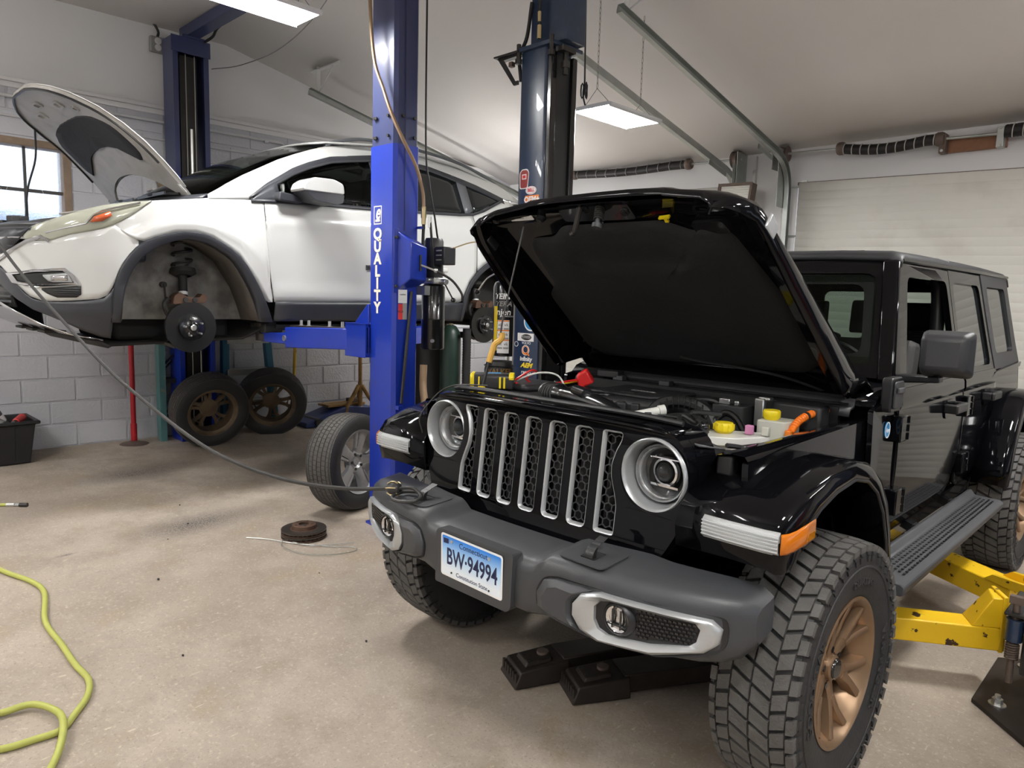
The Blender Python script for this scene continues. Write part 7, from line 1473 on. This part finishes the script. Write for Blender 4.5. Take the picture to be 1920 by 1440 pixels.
for y0, y1 in ((-.21, -.18), (.33, .18)): G().hexa([(-.10, y0-.035, 0), (-.02, y0-.035, 0), (-.02, y0+.035, 0), (-.10, y0+.035, 0)], [(-.10, y1-.035, 1.75), (-.04, y1-.035, 1.75), (-.04, y1+.035, 1.75), (-.10, y1+.035, 1.75)]).done('rail', 'ladder_blue', t, .006)
for k in range(5): z = .30+.32*k; G().mm(-.12, -.01, -.19, .20+.10*(1-z/1.75), z-.03, z+.03).mm(-.14, .01, -.19, .20+.10*(1-z/1.75), z+.03, z+.036).done('step', 'galvanised', t, .004)
# floor jack, cylinder, pipe, can
t = thing('floor_jack', 'low dark blue floor jack with a board on it behind the wheels', 'jack', F(-5.22, 1.95))
G().prism([(-.42, .0), (.45, .0), (.45, .16), (.10, .20), (-.42, .05)], 'x', -.22, .12).done('frame', 'jack_blue', t, .012); G().mm(-.16, .06, -.12, .36, .19, .215).done('board', 'stand_gold', t, .004); G().cyl((-.26, -.28, .05), (.16, -.28, .05), .045, n=16).done('axle_wheel', 'black_plastic', t); G().mm(-.10, .02, .20, .34, .216, .26).done('saddle_block', 'rusty_steel', t, .01)
t = thing('gas_cylinder', 'dark green gas cylinder standing behind the blue post', 'gas cylinder', F(-3.33, 2.0)); G().lathe([(.001, 0), (.09, 0), (.096, .01), (.096, 1.12), (.085, 1.19), (.05, 1.24), (.02, 1.255), (.001, 1.255)], (0, 0, 0), (0, 0, 1), 28).done('body', 'cylinder_green', t); G().cyl((0, 0, 1.235), (0, 0, 1.265), .02, n=12).done('valve', 'brass', t)
t = thing('exhaust_duct', 'black ribbed exhaust duct hanging beside the green cylinder', 'duct', F(-3.15, 2.04)); G().rings([(Vector((0, 0, .02+.012*k)), .036+(.004 if k % 2 else 0)) for k in range(102)], (0, 0, 1), 14).done('hose', 'black_rubber', t)
t = thing('steel_drum', 'tall black round tube standing under the blue post power unit', 'tube', F(-3.62, 2.0)); G().lathe([(.001, 0), (.14, 0), (.15, .02), (.155, .03), (.155, 1.16), (.145, 1.17), (.001, 1.17)], (0, 0, 0), (0, 0, 1), 28).done('body', 'black_plastic', t)
t = thing('copper_pipe', 'bent copper coloured pipe leaning behind the blue post', 'pipe', F(-2.45, 1.0)); G().tube(crv([(0, 0, .02), (-.02, .02, .45), (-.05, .04, .72), (-.10, .06, .86), (-.12, .08, 1.02)], 5), .028, 10).done('pipe', 'copper_hose', t)
t = thing('black_can', 'tall dark can lettered WALKER below the sticker covered tank', 'can', F(-1.80, 1.13, 0)); G().lathe([(.001, 0), (.10, 0), (.105, .01), (.105, 1.08), (.09, 1.135), (.001, 1.14)], (0, 0, 0), (0, 0, 1), 32).done('body', 'trim_black', t); text('WALKER', .048, wrap(.1055, 0, 0, 1.07, R(42)), .0008, off=.001, sx=1.1).done('lettering', 'stand_gold', t)
for z in (1.02, 1.105): G().lathe([(.105, -.004), (.110, 0), (.105, .004)], (0, 0, z), (0, 0, 1), 32).done('rib', 'trim_black', t)
# tool bin
t = thing('tool_bin', 'black plastic storage bin against the block wall at the left edge', 'bin', F(-5.24, -1.24))
bb_ = [[(x*w/2, y*l/2, z) for x, y in ((-1, -1), (1, -1), (1, 1), (-1, 1))] for w, l, z in ((.34, .54, .005), (.40, .62, .32), (.46, .68, .325), (.46, .68, .35), (.40, .62, .35), (.33, .53, .02))]
G().grid(bb_, cu=True).add(bb_[5], [(0, 1, 2, 3)]).add(bb_[0], [(3, 2, 1, 0)]).done('tub', 'bin_black', t, .008)
for y in (-.18, 0, .18): G().hexa([(.172, y-.012, .02), (.172, y+.012, .02), (.180, y+.012, .02), (.180, y-.012, .02)], [(.199, y-.012, .30), (.199, y+.012, .30), (.207, y+.012, .30), (.207, y-.012, .30)]).done('rib', 'bin_black', t)
def tool(name, label, dx, dy, rot, parts):
    o = thing(name, label, 'tool', F(-5.24+dx, -1.24+dy, .31), rot=rot)
    for n, g, m in parts: g.done(n, m, o, .006)
tool('power_drill', 'grey and red cordless drill lying in the black bin', .05, .05, (0, .3, .6), [('body', G().cyl((-.10, 0, .05), (.10, 0, .05), .035, .028, 16), 'tool_grey'), ('grip', G().box((-.04, 0, -.02), (.05, .04, .12)), 'tool_grey'), ('trim', G().box((-.06, 0, .085), (.08, .05, .02)), 'tool_red'), ('chuck', G().cyl((.10, 0, .05), (.15, 0, .05), .02, .012, 12), 'dark_steel')])
tool('impact_wrench', 'red impact wrench lying in the black bin', .08, .22, (0, .2, -.5), [('body', G().cyl((-.09, 0, .03), (.07, 0, .05), .032, .026, 16), 'tool_red'), ('nose', G().cyl((.07, 0, .05), (.12, 0, .055), .02, n=12), 'dark_steel'), ('collar', G().cyl((-.12, 0, .03), (-.09, 0, .03), .025, n=12), 'black_plastic')])
tool('spray_bottle', 'white labelled grey bottle tilted in the black bin', -.09, .14, (.5, .2, 0), [('body', G().cyl((0, 0, -.05), (0, 0, .10), .035, n=18), 'tool_grey'), ('label', G().cyl((0, 0, .0), (0, 0, .07), .0355, n=18), 'white_decal')])
tool('yellow_clamp', 'yellow handled clamp sticking out of the black bin', .05, -.14, (.2, .2, 0), [('handle', G().tube(crv([(0, 0, -.05), (.01, 0, .05), (-.01, .01, .13)], 4), .014, 8), 'cap_yellow'), ('jaw', G().box((0, 0, .0), (.05, .02, .06)), 'blue_decal')])
# small shelf with a basket, rusty clip and crumbs on the floor
t = thing('wicker_basket', 'small woven basket on a ledge behind the open white hood', 'basket', lx(.14, 2.50, .09), rot=(0, 0, DL)); bk = [[(x*w, y*l, z) for x, y in rrect(-1, 1, -1, 1, .2, 3)] for w, l, z in ((.055, .10, 0), (.06, .11, .08), (.065, .115, .12), (.07, .12, .125), (.065, .115, .135), (.055, .10, .02))]; G().grid(bk, cu=True).add(bk[0], [tuple(range(len(bk[0])))[::-1]]).done('weave', 'wicker', t)
tag(G().mm(0, .16, -.05, .35, 2.485, 2.50).done('wall_ledge', 'white_trim', loc=wall.location, rot=(0, 0, DL)), 'small white wall ledge under the woven basket', 'shelf')
t = thing('steel_clip', 'small rusty steel clip on the floor behind the bumper corner', 'clip', F(-2.46, .60)); G().mm(-.04, .04, -.02, .02, 0, .02).mm(-.04, -.025, -.02, .02, .02, .04).mm(.02, .035, -.03, .03, .02, .035).done('clip', 'rusty_steel', t, .003)
random.seed(11)
for k, (x, y) in enumerate(((-1.75, -.30), (-.95, -.53), (-2.95, -.55), (-2.75, -.75), (-3.35, -.45), (-2.2, -1.0), (-3.15, .55), (-1.35, -1.2))):
    g = G().ball((0, 0, .006), .005+.002*(k % 3), 4, (1, .7, .6)); o = g.done('grit_lump', 'black_decal', loc=F(x, y)); tag(o, 'small dark lump of grit lying on the concrete floor', 'debris', 'lumps of grit on the floor')
# tool chests along the right wall, seen only as reflections in the car's side
def chest(label, y, w, h, m):
    t = thing('tool_chest', label, 'tool chest', (4.85, y, 0), group='tool chests along the right wall')
    G().mm(-.28, .28, -w/2, w/2, .12, h).done('body', m, t, .01)
    n = int((h-.2)/.15)
    for k in range(n):
        z = .16+.15*k; d = G().mm(-.292, -.28, -w/2+.02, w/2-.02, z, z+.135).done('drawer', m, t, .004); G().mm(-.305, -.292, -w/2+.06, w/2-.06, z+.105, z+.12).done('drawer_pull', 'galvanised', d)
    for a in (-1, 1):
        for b in (-1, 1): G().cyl((a*.2, b*(w/2-.1)-.02, .06), (a*.2, b*(w/2-.1)+.02, .06), .06, n=16).done('caster', 'black_plastic', t)
chest('black roller tool chest by the right wall opposite the car door', 1.5, 1.3, 1.12, 'gloss_black'); chest('red roller tool chest by the right wall nearer the rear door', 3.0, 1.0, 1.35, 'stand_red'); chest('grey low tool chest by the right wall nearer the shop front', -.2, 1.2, .95, 'grey_plastic')
bpy.data.scenes.remove(TMP)
